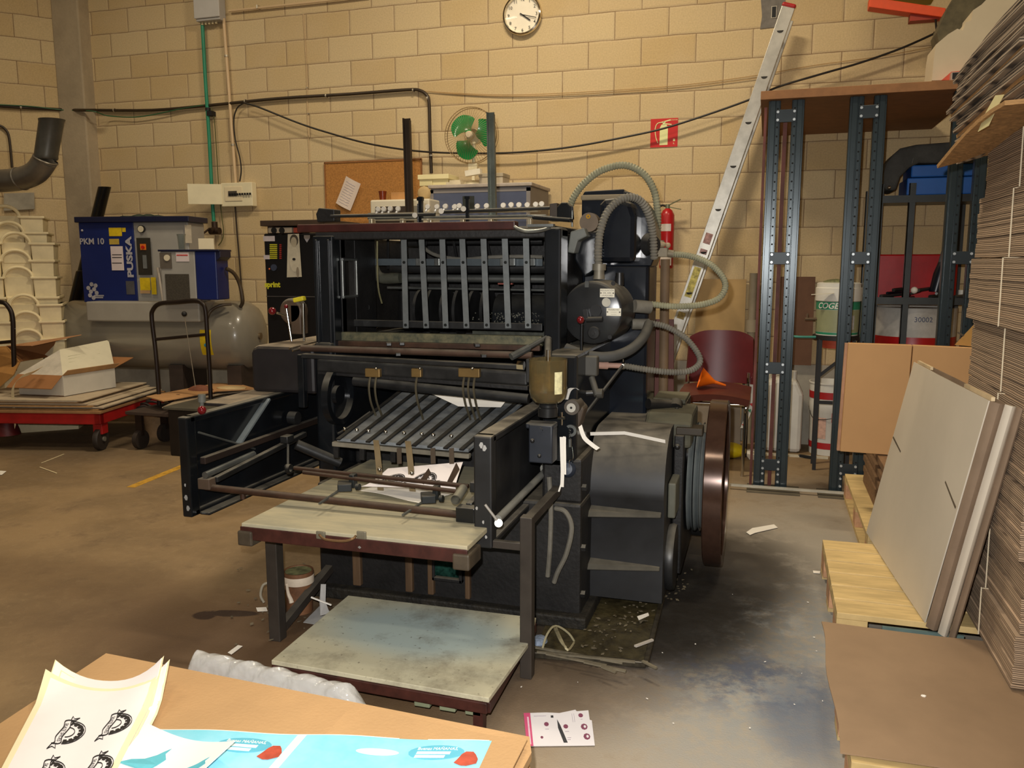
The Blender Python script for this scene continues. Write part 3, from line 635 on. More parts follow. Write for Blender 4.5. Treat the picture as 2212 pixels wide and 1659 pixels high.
obj('end_block', B().obox((1.67, -3.90, .60), (.06, .04, .035)), dsteel, R0, .003)
obj('front_shaft', B().cyl(P(445, 1052, Y=-3.985), P(995, 1112, Y=-3.985), .0125, n=16), rust, R0)
obj('thumb_knob', B().cyl((.80, -3.985, .528), (.80, -3.985, .508), .01, n=10), rust, R0)
obj('stop_shaft', B().cyl(P(636, 1011, Y=-3.82), P(1012, 1050, Y=-3.86), .0075, n=12), rust, R0)
obj('stop_shaft', B().cyl(P(655, 1020, Y=-3.86), P(990, 1062, Y=-3.89), .0075, n=12), rust, R0)
obj('shaft_eye', B().lathe(P(625, 1013, Y=-3.82), [(.010, -.006), (.018, -.006), (.018, .006), (.010, .006), (.010, -.006)], (1, 0, 0), 14), dsteel, R0)
for px, py, s_ in ((745, 1050, 1), (925, 1075, 1)):
    k = B().obox(P(px, py, Y=-3.88), (.05, .06, .028), (1, .5, 0), (-.5, 1, 0)).obox(P(px + 18, py - 12, Y=-3.86), (.02, .03, .05)).cyl(P(px + 25, py + 2, Y=-3.9), P(px + 32, py + 2, Y=-3.9), .012, n=12)
    o_ = obj('side_jogger', k, M('dark green black casting', (20, 24, 24), .5, dust=.4), R0, .003)
    obj('jogger_rod', B().bar(P(px - 10, py + 8, Y=-3.9), P(px - 55, py + 38, Y=-4.05), .008, .006), steel, o_)
for px, py in ((820, 1014), (890, 1022), (835, 1035)):
    obj('thumb_screw', B().ball(P(px, py, Y=-3.84), .008), chrome, R0)
for pl_ in (((905, 1040), (925, 1012), (930, 1022), (915, 1046)), ((966, 1040), (985, 1000), (992, 1014), (972, 1050))):
    obj('side_plate', B().prism([P(x, y, Y=-3.84) for x, y in pl_], (0, .004, 0)), M('brown steel plate', (74, 58, 44), .5, .4), R0)
# --- red bar, feeder shafts and screws
o_ = obj('red_guard_bar', B().box(P(641, 495, Y=-3.46).x, P(1112, 495, Y=-3.46).x, -3.46, -3.41, 1.468, 1.500), redp, R0, .004)
obj('guard_handle', B().tube([P(1112, 490, Y=-3.46), P(1122, 496, Y=-3.47), P(1140, 500, Y=-3.47), P(1168, 498, Y=-3.45), P(1188, 492, Y=-3.42)], .007, 8, 4), steel, o_)
obj('guard_hinge', B().box(1.70, 1.80, -3.43, -3.40, 1.478, 1.488), steel, R0)
obj('feed_bracket', B().prism([P(685, 480, Y=-3.1), P(682, 462, Y=-3.1), P(688, 449, Y=-3.1), P(722, 452, Y=-3.1), P(722, 478, Y=-3.1)], (0, .06, 0)), blkm, R0, .004)
shaft('feed_shaft', (715, 467), (940, 463), -3.1, .0075, dsteel)
shaft('feed_shaft', (952, 458), (1192, 449), -2.95, .0075, dsteel)
for px, py in ((896, 465), (953, 456), (1001, 451)): obj('collar', B().cyl(P(px, py, Y=-3.12), P(px, py, Y=-3.08), .0115, n=14), M('worn collar', (150, 142, 128), .55, .3), R0)
shaft('feed_rail', (795, 471), (1180, 466), -2.9, .006, steel, 8)
obj('feed_rail', B().bar(P(815, 476, Y=-3.0), P(1175, 471, Y=-3.0), .04, .005), M('pale worn rail', (178, 166, 140), .35, .6), R0)
obj('feed_rail', B().bar(P(800, 462, Y=-2.8), P(1165, 456, Y=-2.8), .05, .006), M('pale worn rail', (178, 166, 140), .35, .6), R0)
obj('feed_plate', B().box(.90, 1.75, -3.2, -2.5, 1.484, 1.492), M('dusty tin plate', (112, 106, 92), .6, .3, var=.4, dust=.4), R0)
for px in (803, 870, 930, 1000, 1060, 1145): obj('rail_foot', B().obox(P(px, 480, Y=-2.98), (.018, .03, .03)), M('pale worn rail', (178, 166, 140)), R0, .002)
for px, py in ((817, 452), (829, 452), (843, 451), (860, 451), (924, 447), (944, 447), (962, 446), (982, 447), (992, 445), (1031, 446), (1051, 445), (1087, 444), (1104, 443), (1121, 443), (1139, 443), (1157, 442), (1170, 441)):
    p = P(px, py, Y=-2.86)
    ln = V((-.010, 0, -.018)) if px < 1060 else V((0, 0, -.02))
    obj('thumb_screw', B().lathe(p, [(.0, -.007), (.011, -.007), (.0135, 0), (.011, .007), (.0, .007)], (0.2, -1, .2), 12).cyl(p, p + ln, .006, n=8).ball(p + ln, .007, 8), M('bright knurled screw', (214, 208, 196), .38, .6, var=.05), R0)
for (xa, ya_), (xb, yb_), mt_ in (((880, 256), (887, 482), M('dark brown channel', (58, 46, 34), .4, .4)), ((1061, 243), (1066, 480), M('grey green channel', (104, 108, 98), .35, .5, var=.3))):
    p, q = P(xa, ya_, Y=-2.8), P(xb, yb_, Y=-2.8); u = (q - p)
    k = B().bar(p, q, .004, .030, X1)
    for s_ in (-1, 1): k.bar(p + X1 * .015 * s_ + V((0, -.008, 0)) + (u * .0 if s_ < 0 else u * .02), q + X1 * .015 * s_ + V((0, -.008, 0)), .020, .005, X1)
    o_ = obj('upright', k, mt_, R0)
kp = P(908, 430, Y=-3.05)
obj('clamp_post', B().bar(P(909, 425, Y=-3.05), P(909, 482, Y=-3.05), .02, .016, X1).obox(P(908, 430, Y=-3.06), (.026, .02, .014)).cyl(P(903, 440, Y=-3.07), P(903, 480, Y=-3.07), .004), blk, R0)
obj('clamp_post', B().bar(P(1010, 425, Y=-3.0), P(1010, 482, Y=-3.0), .012, .014, X1).bar(P(1005, 427, Y=-3.0), P(1016, 427, Y=-3.0), .02, .012), blk, R0)
obj('feed_bracket', B().prism([P(1187, 478, Y=-3.0), P(1187, 440, Y=-3.0), P(1203, 438, Y=-3.0), P(1203, 478, Y=-3.0)], (0, .05, 0)), M('brown iron block', (58, 48, 38), .6), R0, .003)
obj('feed_bracket', B().prism([P(1202, 470, Y=-3.12), P(1203, 447, Y=-3.12), P(1212, 437, Y=-3.12), P(1224, 437, Y=-3.12), P(1232, 445, Y=-3.12), P(1234, 474, Y=-3.12)], (0, .06, 0)), blk, R0, .005)
obj('feed_lever', B().bar(P(1152, 470, Y=-3.2), P(1236, 476, Y=-3.2), .05, .016), blk, R0, .006)
obj('feed_lever', B().bar(P(1140, 466, Y=-3.15), P(1195, 470, Y=-3.15), .025, .010).cyl(P(1236, 455, Y=-3.15), P(1236, 490, Y=-3.15), .004), steel, R0, .002)
obj('paper_dust_pile', B().ball((.92, -3.12, 1.49), .04, 10, (1.6, 1, .35)).ball((1.02, -3.15, 1.488), .03, 10, (2, 1, .3)), blkm, R0)
# --- left side: gear box, levers
k = B().prism([(.47, -3.42, .80), (.47, -3.42, .965), (.48, -3.42, .99), (.505, -3.42, 1.0), (.775, -3.42, 1.0), (.775, -3.42, .80)], (0, .9, 0))
o_ = obj('gear_box', k, M('black casting thick with paper dust', (30, 28, 30), .35, dust=1., dustcol=(138, 124, 104)), R0, .014)
k = B().prism([(.42, -3.9, .77), (.47, -3.42, .80), (.565, -3.0, .82), (.565, -3.0, .79), (.565, -3.95, .77)], (0, 0, .022))
obj('dust_ledge', B().box(.44, .57, -3.72, -3.0, .785, .80), M('black casting thick with paper dust', (30, 28, 30)), R0, .004)
hp_ = P(635, 672, Y=-3.22)
k = B().lathe(hp_, [(.0, -.03), (.05, -.03), (.058, -.02), (.058, .02), (.05, .03), (0, .03)], (0, 1, 0), 24).box(hp_.x, hp_.x + .05, hp_.y - .03, hp_.y + .03, hp_.z - .10, hp_.z + .03)
lv = obj('lever_housing', k, M('dusty brown casting', (74, 58, 44), .5, dust=.8), R0, .004)
for a_, c_ in (((618, 662), (630, 737)), ((655, 655), (657, 737))): obj('lever', B().cyl(P(*a_, Y=-3.3), P(*c_, Y=-3.3), .0055, n=10), chrome, R0)
lv2 = obj('lever', B().cyl(P(598, 676, Y=-3.28), P(618, 682, Y=-3.25), .005), chrome, R0)
obj('lever_knob', B().ball(P(588, 672, Y=-3.3), .017, 16), ballr, lv2)
obj('yellow_grip', B().bar(P(636, 649, Y=-3.24), P(658, 644, Y=-3.24), .03, .02), M('yellow grip', (206, 190, 40), .5), R0, .005)
kb = P(618, 662, Y=-3.31); obj('lever_knob', B().ball(kb, .009, 12), ballr, R0)
lv3 = obj('lever', B().cyl(P(436, 888, Y=-3.93), P(436, 868, Y=-3.93), .008, n=10).cyl(P(436, 868, Y=-3.93), P(436, 852, Y=-3.93), .014, n=10), M('smoked glass', (90, 90, 84), .3), R0)
obj('lever_knob', B().ball(P(436, 886, Y=-3.96), .016, 16), ballr, lv3)
obj('oil_lines', B().tube([P(700, 850, Y=-3.3), P(690, 900, Y=-3.35), P(720, 940, Y=-3.4), P(800, 890, Y=-3.3)], .006, 6, 5), blkm, R0)
obj('drive_chain', B().lathe((.86, -3.40, .80), [(.10, 0), (.125, 0), (.125, .03), (.10, .03), (.10, 0)], (1, 0, 0), 36).cyl((.86, -3.40, .80), (.88, -3.40, .80), .04, n=20), blk, R0)
obj('drive_cylinder', B().cyl(P(640, 960, Y=-3.5), P(735, 1000, Y=-3.4), .022, n=16), dsteel, R0)
# --- right side: gear housing, column, cover
prof = [(-3.40, .05), (-3.40, .20), (-3.385, .395)] + [(-3.20 - .22 * math.cos(q_), .46 + .24 * math.sin(q_)) for q_ in [math.pi / 2 * k / 14 for k in range(15)]] + [(-2.35, .70), (-2.35, .05)]
obj('gear_housing', B().prism([(1.94, y, z) for y, z in prof], (.29, 0, 0), True), smoky, R0)
for z_ in (.195, .405):
    obj('housing_ridge', B().hexa([(1.935, -3.46, z_ - .02), (2.22, -3.415, z_ - .012), (2.22, -3.39, z_ - .02), (1.935, -3.39, z_ - .02), (1.935, -3.445, z_), (2.22, -3.405, z_), (2.22, -3.39, z_ + .006), (1.935, -3.38, z_ + .016)]), M('dust caught on black casting', (46, 44, 38), .8, dust=.9, dustcol=(112, 106, 92)), R0, .004)
obj('oil_cap', B().cyl((1.985, -3.44, .60), (1.985, -3.38, .60), .0, n=8) if 0 else B().lathe((1.90, -3.585, .60), [(.0, .03), (.022, .028), (.03, .01), (.03, 0)], (0, -1, .3), 20), M('blue black cap', (44, 52, 66), .4), R0)
for z_ in (.53, .30, .12): obj('bolt_head', B().cyl((1.945, -3.56, z_), (1.965, -3.56, z_), .014, n=6), dsteel, R0)
wm = M('blue black column enamel', (14, 19, 27), .17, var=.3, scale=4, dust=.5)
obj('column', B().box(1.80, 2.09, -2.92, -2.66, .66, 1.34), wm, R0, .015)
# the big rounded guard
pr = []
cy_, cz_ = 2.00, 1.36
gp = [(1.80, 1.33), (1.80, 1.625), (1.812, 1.645), (1.98, 1.65)] + [(1.98 + .135 * math.sin(t_), 1.44 + .20 * math.cos(t_)) for t_ in [math.pi / 2 * k / 8 for k in range(9)]] + [(2.118, 1.38), (2.10, 1.33)]
obj('guard_cover', B().prism([(x, -2.94, z) for x, z in gp], (0, .20, 0)), wm, R0, .02)
obj('guard_box', B().prism([(1.905, -3.09, 1.345), (2.055, -3.09, 1.345), (2.055, -3.09, 1.53), (2.035, -3.09, 1.585), (1.98, -3.09, 1.605), (1.925, -3.09, 1.60), (1.905, -3.09, 1.58)], (0, .17, 0)), wm, R0, .022)
obj('guard_ridge', B().box(1.80, 2.03, -2.96, -2.92, 1.606, 1.628), M('dusty grey edge', (120, 108, 86), .8), R0, .006)
gd = B().cyl((2.10, -2.97, 1.40), (2.155, -2.86, 1.42), .0, n=6) if 0 else B().lathe((2.09, -2.93, 1.42), [(.0, .03), (.035, .028), (.05, .0)], (1, -1, 0), 20)
obj('side_boss', gd, dsteel, R0)
dc = P(1272, 480, Y=-3.15)
o_ = obj('round_cap', B().cyl(dc + V((0, .05, 0)), dc, .038, n=28), M('brown grey iron disc', (96, 82, 66), .55, .3, var=.2), R0, .003)
obj('brass_ring', B().lathe(dc + V((-.002, -.001, .022)), [(.004, 0), (.009, 0), (.009, .004), (.004, .004)], (0, -1, 0), 14), M('bright brass ring', (190, 140, 40), .3, .8), o_)
obj('support_bracket', B().prism([P(1225, 545, Y=-3.2), P(1232, 500, Y=-3.2), P(1262, 492, Y=-3.2), P(1268, 510, Y=-3.2), P(1248, 520, Y=-3.2), P(1240, 548, Y=-3.2)], (0, .08, 0)), M('grey painted bracket', (92, 94, 88), .5, var=.2), R0, .005)
obj('support_block', B().prism([P(1240, 560, Y=-3.1), P(1245, 500, Y=-3.1), P(1300, 500, Y=-3.1), P(1300, 575, Y=-3.1), P(1262, 600, Y=-3.1)], (0, .12, 0)), blk, R0, .008)
k = B()
for i in range(4): k.box(1.80, 1.86, -2.6, -2.5, 1.50 + i * .028, 1.512 + i * .028)
obj('red_fins', k, M('red fins', (150, 52, 36), .5), R0)
# --- the air control drum
c = V((1.917, -3.27, 1.152)); ax = V((.10, 1, 0)).normalized()
dr = obj('air_drum', B().lathe(c, [(.0, -.0), (.112, 0), (.121, .006), (.124, .02), (.124, .19), (.115, .20), (0, .20)], ax, 48), M('black drum enamel', (36, 37, 38), .25, var=.25, scale=6, dust=.8), R0)
sd = V((ax.y, -ax.x, 0)); fc = c - ax * .001
def onface(px, py):
    dd = RIGHT * ((px - 1106) / FPX) + DOWN * ((py - 829.5) / FPX) + FWD
    return EYE + dd * ((fc - EYE).dot(ax) / dd.dot(ax)) - ax * .001
platem = M('ivory enamel plate', (222, 216, 196), .4, var=.04)
def plate(px, py, w_, h_, lines, size):
    p = onface(px, py)
    q = obj('name_plate', B().obox(p - ax * .001, (w_, .003, h_), sd, ax), platem, dr, .001)
    tb = B()
    for i, l in enumerate(lines): words_on(tb, l, p - ax * .0025 + Z1 * ((len(lines) - 1) / 2 - i) * size * 1.15, sd, Z1, size, .0003)
    for s_ in (-1, 1): tb.cyl(p + sd * s_ * w_ * .42 - ax * .002, p + sd * s_ * w_ * .42 - ax * .004, .003, n=8)
    tb.v = tb.v
    o2 = obj('lettering', tb, M('grey plate print', (96, 90, 80), .6), dr)
plate(1312, 633, .058, .033, ('REGULACIÓN', 'DEL AIRE', 'LAVADORES'), .0085)
plate(1326, 674, .058, .030, ('PELIGRO NO', '----------', '---------'), .0075)
obj('blank_disc', B().cyl(onface(1310, 653), onface(1310, 653) - ax * .002, .0175, n=24), M('pale blank disc', (170, 166, 152), .5), dr)
obj('inspection_cap', B().cyl(onface(1288, 671), onface(1288, 671) - ax * .008, .024, n=8), smoky, dr, .002)
obj('eccentric_disc', B().lathe(onface(1283, 719), [(.0, .006), (.022, .005), (.026, 0)], -ax, 24).cyl(onface(1283, 719), onface(1283, 719) - ax * .012, .007, n=12), dsteel, dr)
k = B().bar(onface(1266, 668) - ax * .012, onface(1270, 690) - ax * .014, .014, .018, ax).cyl(onface(1270, 690) - ax * .014, onface(1304, 689) - ax * .014, .011, n=12)
obj('crank', k, dsteel, dr)
for px, py in ((1222, 669), (1318, 728), (1325, 612)): obj('drum_bolt', B().cyl(onface(px, py), onface(px, py) - ax * .004, .0085, n=12), dsteel, dr)
obj('drum_hook', B().obox(onface(1268, 614), (.016, .004, .024), sd, ax), steel, dr)
nk = P(1294, 590, Y=-3.18)
obj('drum_neck', B().lathe(P(1294, 603, Y=-3.18), [(.024, 0), (.021, .02), (.021, .035), (.027, .035), (.027, .06), (.018, .06)], Z1, 20), M('grey union nut', (120, 114, 100), .5, .3), dr)
obj('drum_neck', B().lathe(P(1338, 616, Y=-3.10), [(.018, 0), (.018, .035), (.016, .035), (.016, .05), (0, .05)], Z1, 16), dsteel, dr)
obj('drum_outlet', B().cyl(P(1370, 661, Y=-3.12), P(1404, 664, Y=-3.08), .026, n=16).cyl(P(1365, 700, Y=-3.1), P(1402, 700, Y=-3.08), .022, n=16), hosed, dr)
def hose(pts, r, mt, pitch=.0125, n=12):
    pts = spline([V(p) for p in pts], 14); L_ = [0]
    for i in range(1, len(pts)): L_.append(L_[-1] + (pts[i] - pts[i - 1]).length)
    tot = L_[-1]; cnt = int(tot / pitch * 2); out = []; j = 0
    for k in range(cnt + 1):
        s_ = tot * k / cnt
        while j < len(L_) - 2 and L_[j + 1] < s_: j += 1
        out.append(pts[j].lerp(pts[j + 1], (s_ - L_[j]) / max(L_[j + 1] - L_[j], 1e-9)))
    o_ = obj('hose', B().tube(out, r, n, 1, smooth=False, rf=lambda i, m_: r * (1.04 if i % 2 else .80)), mt, R0); return o_
hose([P(x, y, Y=-2.75) for x, y in ((1226, 462), (1240, 425), (1265, 393), (1300, 368), (1348, 357), (1388, 374), (1412, 410), (1420, 455), (1420, 500), (1415, 545))], .0165, hosem)
hose([P(x, y, Y=yy) for x, y, yy in ((1293, 580, -3.18), (1292, 540, -3.18), (1298, 495, -3.17), (1314, 455, -3.15), (1345, 429, -3.12), (1378, 430, -3.08), (1400, 460, -3.04), (1410, 505, -3.0), (1413, 560, -2.98))], .0165, hosed)
hose([P(x, y, Y=yy) for x, y, yy in ((1452, 549, -2.85), (1490, 553, -2.87), (1530, 568, -2.9), (1558, 594, -2.93), (1567, 620, -2.95), (1552, 645, -2.97), (1515, 658, -3.0), (1460, 662, -3.03), (1406, 657, -3.06))], .0135, hosem, .0105)
hose([P(x, y, Y=yy) for x, y, yy in ((1405, 698, -3.08), (1440, 706, -3.1), (1478, 728, -3.12), (1504, 758, -3.14), (1512, 782, -3.16), (1492, 800, -3.2), (1450, 804, -3.24), (1395, 798, -3.28), (1347, 790, -3.3))], .0125, hosed, .0105)
obj('hose', B().tube([P(x, y, Y=yy) for x, y, yy in ((1222, 752, -3.35), (1270, 768, -3.36), (1320, 770, -3.34), (1362, 755, -3.28), (1390, 728, -3.2), (1402, 700, -3.1))], .020, 14, 6), M('dusty black rubber hose', (58, 58, 56), .7, var=.2, dust=.4), R0)
obj('hose_tail', B().cyl(P(1345, 790, Y=-3.3), P(1312, 789, Y=-3.32), .0105, n=12).cyl(P(1312, 789, Y=-3.32), P(1228, 784, Y=-3.4), .016, n=14), M('pinkish tape on pipe', (150, 118, 104), .6), R0)
obj('hose_clip', B().lathe(P(1346, 790, Y=-3.3), [(.0145, -.004), (.0145, .004)], (1, .1, 0), 14).cyl(P(1346, 776, Y=-3.3), P(1346, 786, Y=-3.3), .002), chrome, R0)
tp = P(1428, 545, Y=-2.85)
o_ = obj('valve_tap', B().box(tp.x - .035, tp.x + .03, tp.y - .02, tp.y + .02, tp.z - .02, tp.z + .02).cyl(tp, P(1455, 549, Y=-2.85), .016).cyl(tp + V((0, 0, .02)), tp + V((0, 0, .05)), .012), M('dusty galvanised fitting', (128, 118, 98), .6, .3), R0, .003)
obj('tap_handle', B().ball(P(1427, 528, Y=-2.87), .026, 12, (1, .6, .5)).ball(P(1443, 530, Y=-2.88), .012, 10), M('pale tap handle', (150, 132, 104), .6), o_)
# tall brown pipe and board behind the machine
obj('upright_pipe', B().cyl(P(1437, 560, Y=-2.5), P(1432, 885, Y=-2.5), .022, n=16), M('dusty brown pipe', (104, 84, 62), .7), R0)
obj('red_board', B().prism([P(1400, 690, Y=-2.45), P(1455, 690, Y=-2.45), P(1455, 885, Y=-2.45), P(1400, 885, Y=-2.45)], (0, .02, 0)), M('dark red panel', (84, 40, 30), .6), R0)
# --- levers, oil cup and small parts beside the right arm
lv4 = obj('lever', B().tube([P(1257, 700, Y=-3.42), P(1256, 760, Y=-3.42), P(1260, 800, Y=-3.42), P(1262, 900, Y=-3.42)], .006, 10, 3), blk, R0)
obj('lever_knob', B().ball(P(1254, 691, Y=-3.43), .0145, 16), ballr, lv4)
obj('lever', B().cyl(P(1256, 905, Y=-3.5), P(1345, 790, Y=-3.35), .006).cyl(P(1250, 850, Y=-3.42), P(1300, 848, Y=-3.4), .01), dsteel, R0)
obj('pipe_cross', B().obox(P(1278, 790, Y=-3.42), (.05, .04, .075)).cyl(P(1278, 815, Y=-3.42), P(1290, 855, Y=-3.45), .012).cyl(P(1290, 850, Y=-3.45), P(1302, 850, Y=-3.45), .018, n=8), M('dusty dark fitting', (62, 60, 54), .6, dust=.5), R0, .006)
gc = P(1184, 818, Y=-3.74)
glassm = M('amber smeared glass', (206, 188, 140), .06, var=.2, scale=9, trans=.92, ior=1.3)
r_ = .0655; top, bot = P(1184, 775, Y=-3.74).z, P(1184, 868, Y=-3.74).z
oc = V((gc.x, gc.y, 0))
h_ = top - bot
cup = obj('oil_cup', B().lathe(oc + Z1 * bot, [(.018, -.004), (.045, .0), (.060, .016), (r_, .04), (r_, h_), (r_ - .004, h_), (r_ - .004, .042), (.056, .02), (.042, .005), (.0, .003)], Z1, 36), glassm, R0)
obj('oil', B().lathe(oc + Z1 * (bot + .004), [(.0, 0), (.040, .002), (.054, .016), (.0605, .036), (.0, .036)], Z1, 30), M('dirty brown oil', (84, 48, 16), .15, var=.2, trans=.3), cup)
obj('cup_rod', B().cyl(oc + Z1 * bot, oc + Z1 * (top + .03), .0075, n=12), chrome, cup)
obj('cup_smear', B().lathe(oc + Z1 * (bot + .045), [(r_ - .0065, 0), (r_ - .0065, .06)], Z1, 16, 3.6, 5.6), M('dried oil smear', (140, 118, 76), .6, var=.6, scale=30, alpha=.45), cup)
sk = onp = oc + V((.055, -.03, bot + .075))
obj('sticker', B().lathe(oc + Z1 * (bot + .035), [(r_ + .0008, 0), (r_ + .0008, .075)], Z1, 8, 5.30, 5.75), M('cream sticker', (214, 206, 160), .5, var=.2, scale=60), cup)
obj('cup_collar', B().lathe(oc + Z1 * (bot - .05), [(.034, 0), (.034, .03), (.031, .033), (.031, .042), (.027, .046), (.022, .05)], Z1, 28), M('black ringed collar', (42, 42, 42), .3, .4), R0, .0)
bk = P(1173, 955, Y=-3.74)
obj('pump_block', B().obox(bk, (.085, .07, .135)).obox(bk + V((-.005, 0, .06)), (.10, .06, .02)).cyl(bk + V((0, -.03, .05)), bk + V((0, -.045, .05)), .01, n=6), M('blue black pump block', (36, 40, 48), .4, var=.2, dust=.6), R0, .005)
o_ = obj('pump_bolt', B().ball(P(1150, 952, Y=-3.79), .008).ball(P(1165, 985, Y=-3.79), .007), dsteel, R0)
gk = P(1235, 880, Y=-3.6)
o_ = obj('gauge', B().cyl(gk + V((0, .08, 0)), gk, .028, n=20).cyl(gk, gk + V((0, -.006, 0)), .017, n=20), M('dusty gauge body', (76, 68, 58), .5, dust=.5), R0, .002)
obj('gauge_face', B().cyl(gk + V((0, -.006, 0)), gk + V((0, -.009, 0)), .0165, n=20), M('pale metal disc', (188, 184, 172), .4, .3), o_)
obj('gauge_hole', B().cyl(gk + V((0, -.009, 0)), gk + V((0, -.0105, 0)), .0045, n=10), ink, o_)
obj('wing_screw', B().cyl(P(1213, 890, Y=-3.62), P(1213, 918, Y=-3.62), .005).cyl(P(1205, 903, Y=-3.62), P(1221, 903, Y=-3.62), .006), chrome, R0)
obj('cast_bracket', B().prism([P(1200, 862, Y=-3.56), P(1245, 866, Y=-3.56), P(1262, 885, Y=-3.56), P(1250, 925, Y=-3.56), P(1215, 925, Y=-3.56), P(1200, 900, Y=-3.56)], (0, .08, 0)), M('dusty brown iron', (70, 58, 46), .6, dust=.5), R0, .008)
k = B().lathe(P(1233, 930, Y=-3.6), [(.012, -.006), (.022, -.006), (.022, .006), (.012, .006), (.012, -.006)], (0, 1, 0), 16, -1.5, 2.6)
obj('hook', k, steel, R0)
obj('spring', B().tube([P(1231 + 2.5 * math.cos(i * 1.3), 925 + i * 1.2, Y=-3.61 + .006 * math.sin(i * 1.3)) for i in range(20)], .0012, 4, 2).cyl(P(1231, 948, Y=-3.61), P(1231, 965, Y=-3.61), .007), steel, R0)
obj('loose_wire', B().tube([P(1236, 965, Y=-3.62), P(1238, 990, Y=-3.62), P(1230, 995, Y=-3.62), P(1230, 1010, Y=-3.62)], .001, 4, 4), chrome, R0)
obj('control_rod', B().cyl((1.795, -4.09, .556), (1.795, -3.45, .568), .0125, n=14).cyl((1.79, -3.47, .566), (1.79, -3.40, .566), .026, n=14), M('pale grey rod', (134, 134, 128), .45, .4), R0)
k = B().cyl(P(1077, 1130, Y=-4.10), P(1077, 1130, Y=-4.07), .013, n=16).cyl(P(1073, 1123, Y=-4.11), P(1048, 1090, Y=-4.12), .0042, n=10)
obj('crank_handle', k, M('pale crank metal', (168, 164, 156), .45, .4), R0)
obj('drain_hose', B().tube([P(1186, 1030, Y=-3.62), P(1190, 1100, Y=-3.63), P(1188, 1180, Y=-3.63), P(1183, 1245, Y=-3.62)], .009, 8, 4), hosed, R0)
obj('drain_hose', B().tube([P(1200, 1098, Y=-3.61), P(1222, 1106, Y=-3.63), P(1235, 1140, Y=-3.65), P(1224, 1195, Y=-3.65), P(1205, 1235, Y=-3.64), P(1197, 1258, Y=-3.63)], .009, 8, 5), hosed, R0)
# --- flywheel, pulley, motor
fc_ = V((2.395, -2.88, .41)); R_ = .355
fwm = M('polished brown steel rim', (70, 50, 40), .17, .35, var=.12, scale=30, stretch=(1, 1, 1))
k = B().lathe(fc_, [(R_ - .045, -.034), (R_ - .004, -.038), (R_, -.034), (R_, .034), (R_ - .004, .038), (R_ - .045, .034), (R_ - .045, -.034)], (1, 0, 0), 72)
fw = obj('flywheel', k, fwm, R0)
k = B().cyl(fc_ - X1 * .05, fc_ + X1 * .02, .05, n=24)
for i in range(5):
    an = i * 2 * math.pi / 5 + .4; dv = V((0, math.cos(an), math.sin(an)))
    k.bar(fc_ + dv * .04, fc_ + dv * (R_ - .04), .05, .02, X1)
obj('spokes', k, M('dark red iron', (54, 28, 22), .5), fw)
gm_ = M('grey painted pulley', (98, 104, 104), .45, var=.15, dust=.4)
for i, x_ in enumerate((2.295, 2.322, 2.345)):
    rr = .235 - (.012 if i == 2 else 0)
    obj('pulley', B().lathe(V((x_, -2.88, .43)), [(.0, -.012), (rr, -.010), (rr - .004, -.004), (rr - .016, .002), (rr - .004, .008), (rr, .012), (0, .014)], (1, 0, 0), 48), gm_, R0)
obj('axle', B().cyl((2.22, -2.88, .41), (2.40, -2.88, .41), .025, n=16), steel, R0)
olv = M('olive dusty iron', (78, 76, 62), .75, var=.3, dust=.6, dustcol=(112, 106, 84))
obj('bearing_cap', B().prism([(2.11, -3.12, .60), (2.11, -3.12, .70), (2.11, -3.06, .735), (2.11, -2.8, .735), (2.11, -2.8, .60)], (.19, 0, 0)), olv, R0, .015)
obj('bearing_plate', B().obox((2.18, -2.75, .75), (.14, .22, .02)), olv, R0, .003)
obj('slanted_plate', B().bar(P(1395, 945, Y=-3.1), P(1455, 850, Y=-2.5), .11, .012), olv, R0, .002)
obj('gear_bracket', B().box(2.235, 2.275, -3.15, -2.6, .08, .66).cyl((2.275, -3.0, .55), (2.30, -3.0, .55), .03, n=12).cyl((2.275, -2.95, .35), (2.295, -2.95, .35), .06, n=16), blkm, R0, .006)
obj('side_flange', B().lathe((2.245, -3.20, .17), [(.0, -.02), (.13, -.018), (.135, 0), (.13, .015), (.10, .018), (0, .02)], (1, 0, 0), 32), dsteel, R0)
obj('side_flange', B().box(2.232, 2.262, -3.30, -3.14, .36, .50), M('grey green plate', (92, 92, 80), .6, dust=.3), R0, .006)
obj('motor', B().cyl((2.20, -2.55, .20), (2.36, -2.55, .20), .14, n=28), blkm, R0)
obj('brake_strap', B().box(2.24, 2.345, -3.14, -3.05, .66, .69), M('dark strap', (52, 44, 32), .6), R0, .004)
obj('crank_shaft', B().cyl(P(1400, 872, Y=-3.0), P(1460, 875, Y=-2.9), .022, n=14).cyl(P(1460, 870, Y=-2.9), P(1460, 880, Y=-2.9) + V((0, -.03, 0)), .03, n=12).cyl(P(1462, 880, Y=-2.95), P(1464, 925, Y=-2.95), .008), blkm, R0)
obj('shaft_pin', B().cyl(P(1524, 925, Y=-3.05), P(1556, 925, Y=-3.0), .018, n=14), M('pale shaft end', (150, 138, 118), .5, .4), R0)
k = B().cyl(P(1430, 1000, Y=-3.12), P(1431, 1180, Y=-3.12), .012).ball(P(1463, 965, Y=-3.18), .012)
obj('push_rod', k, dsteel, R0)
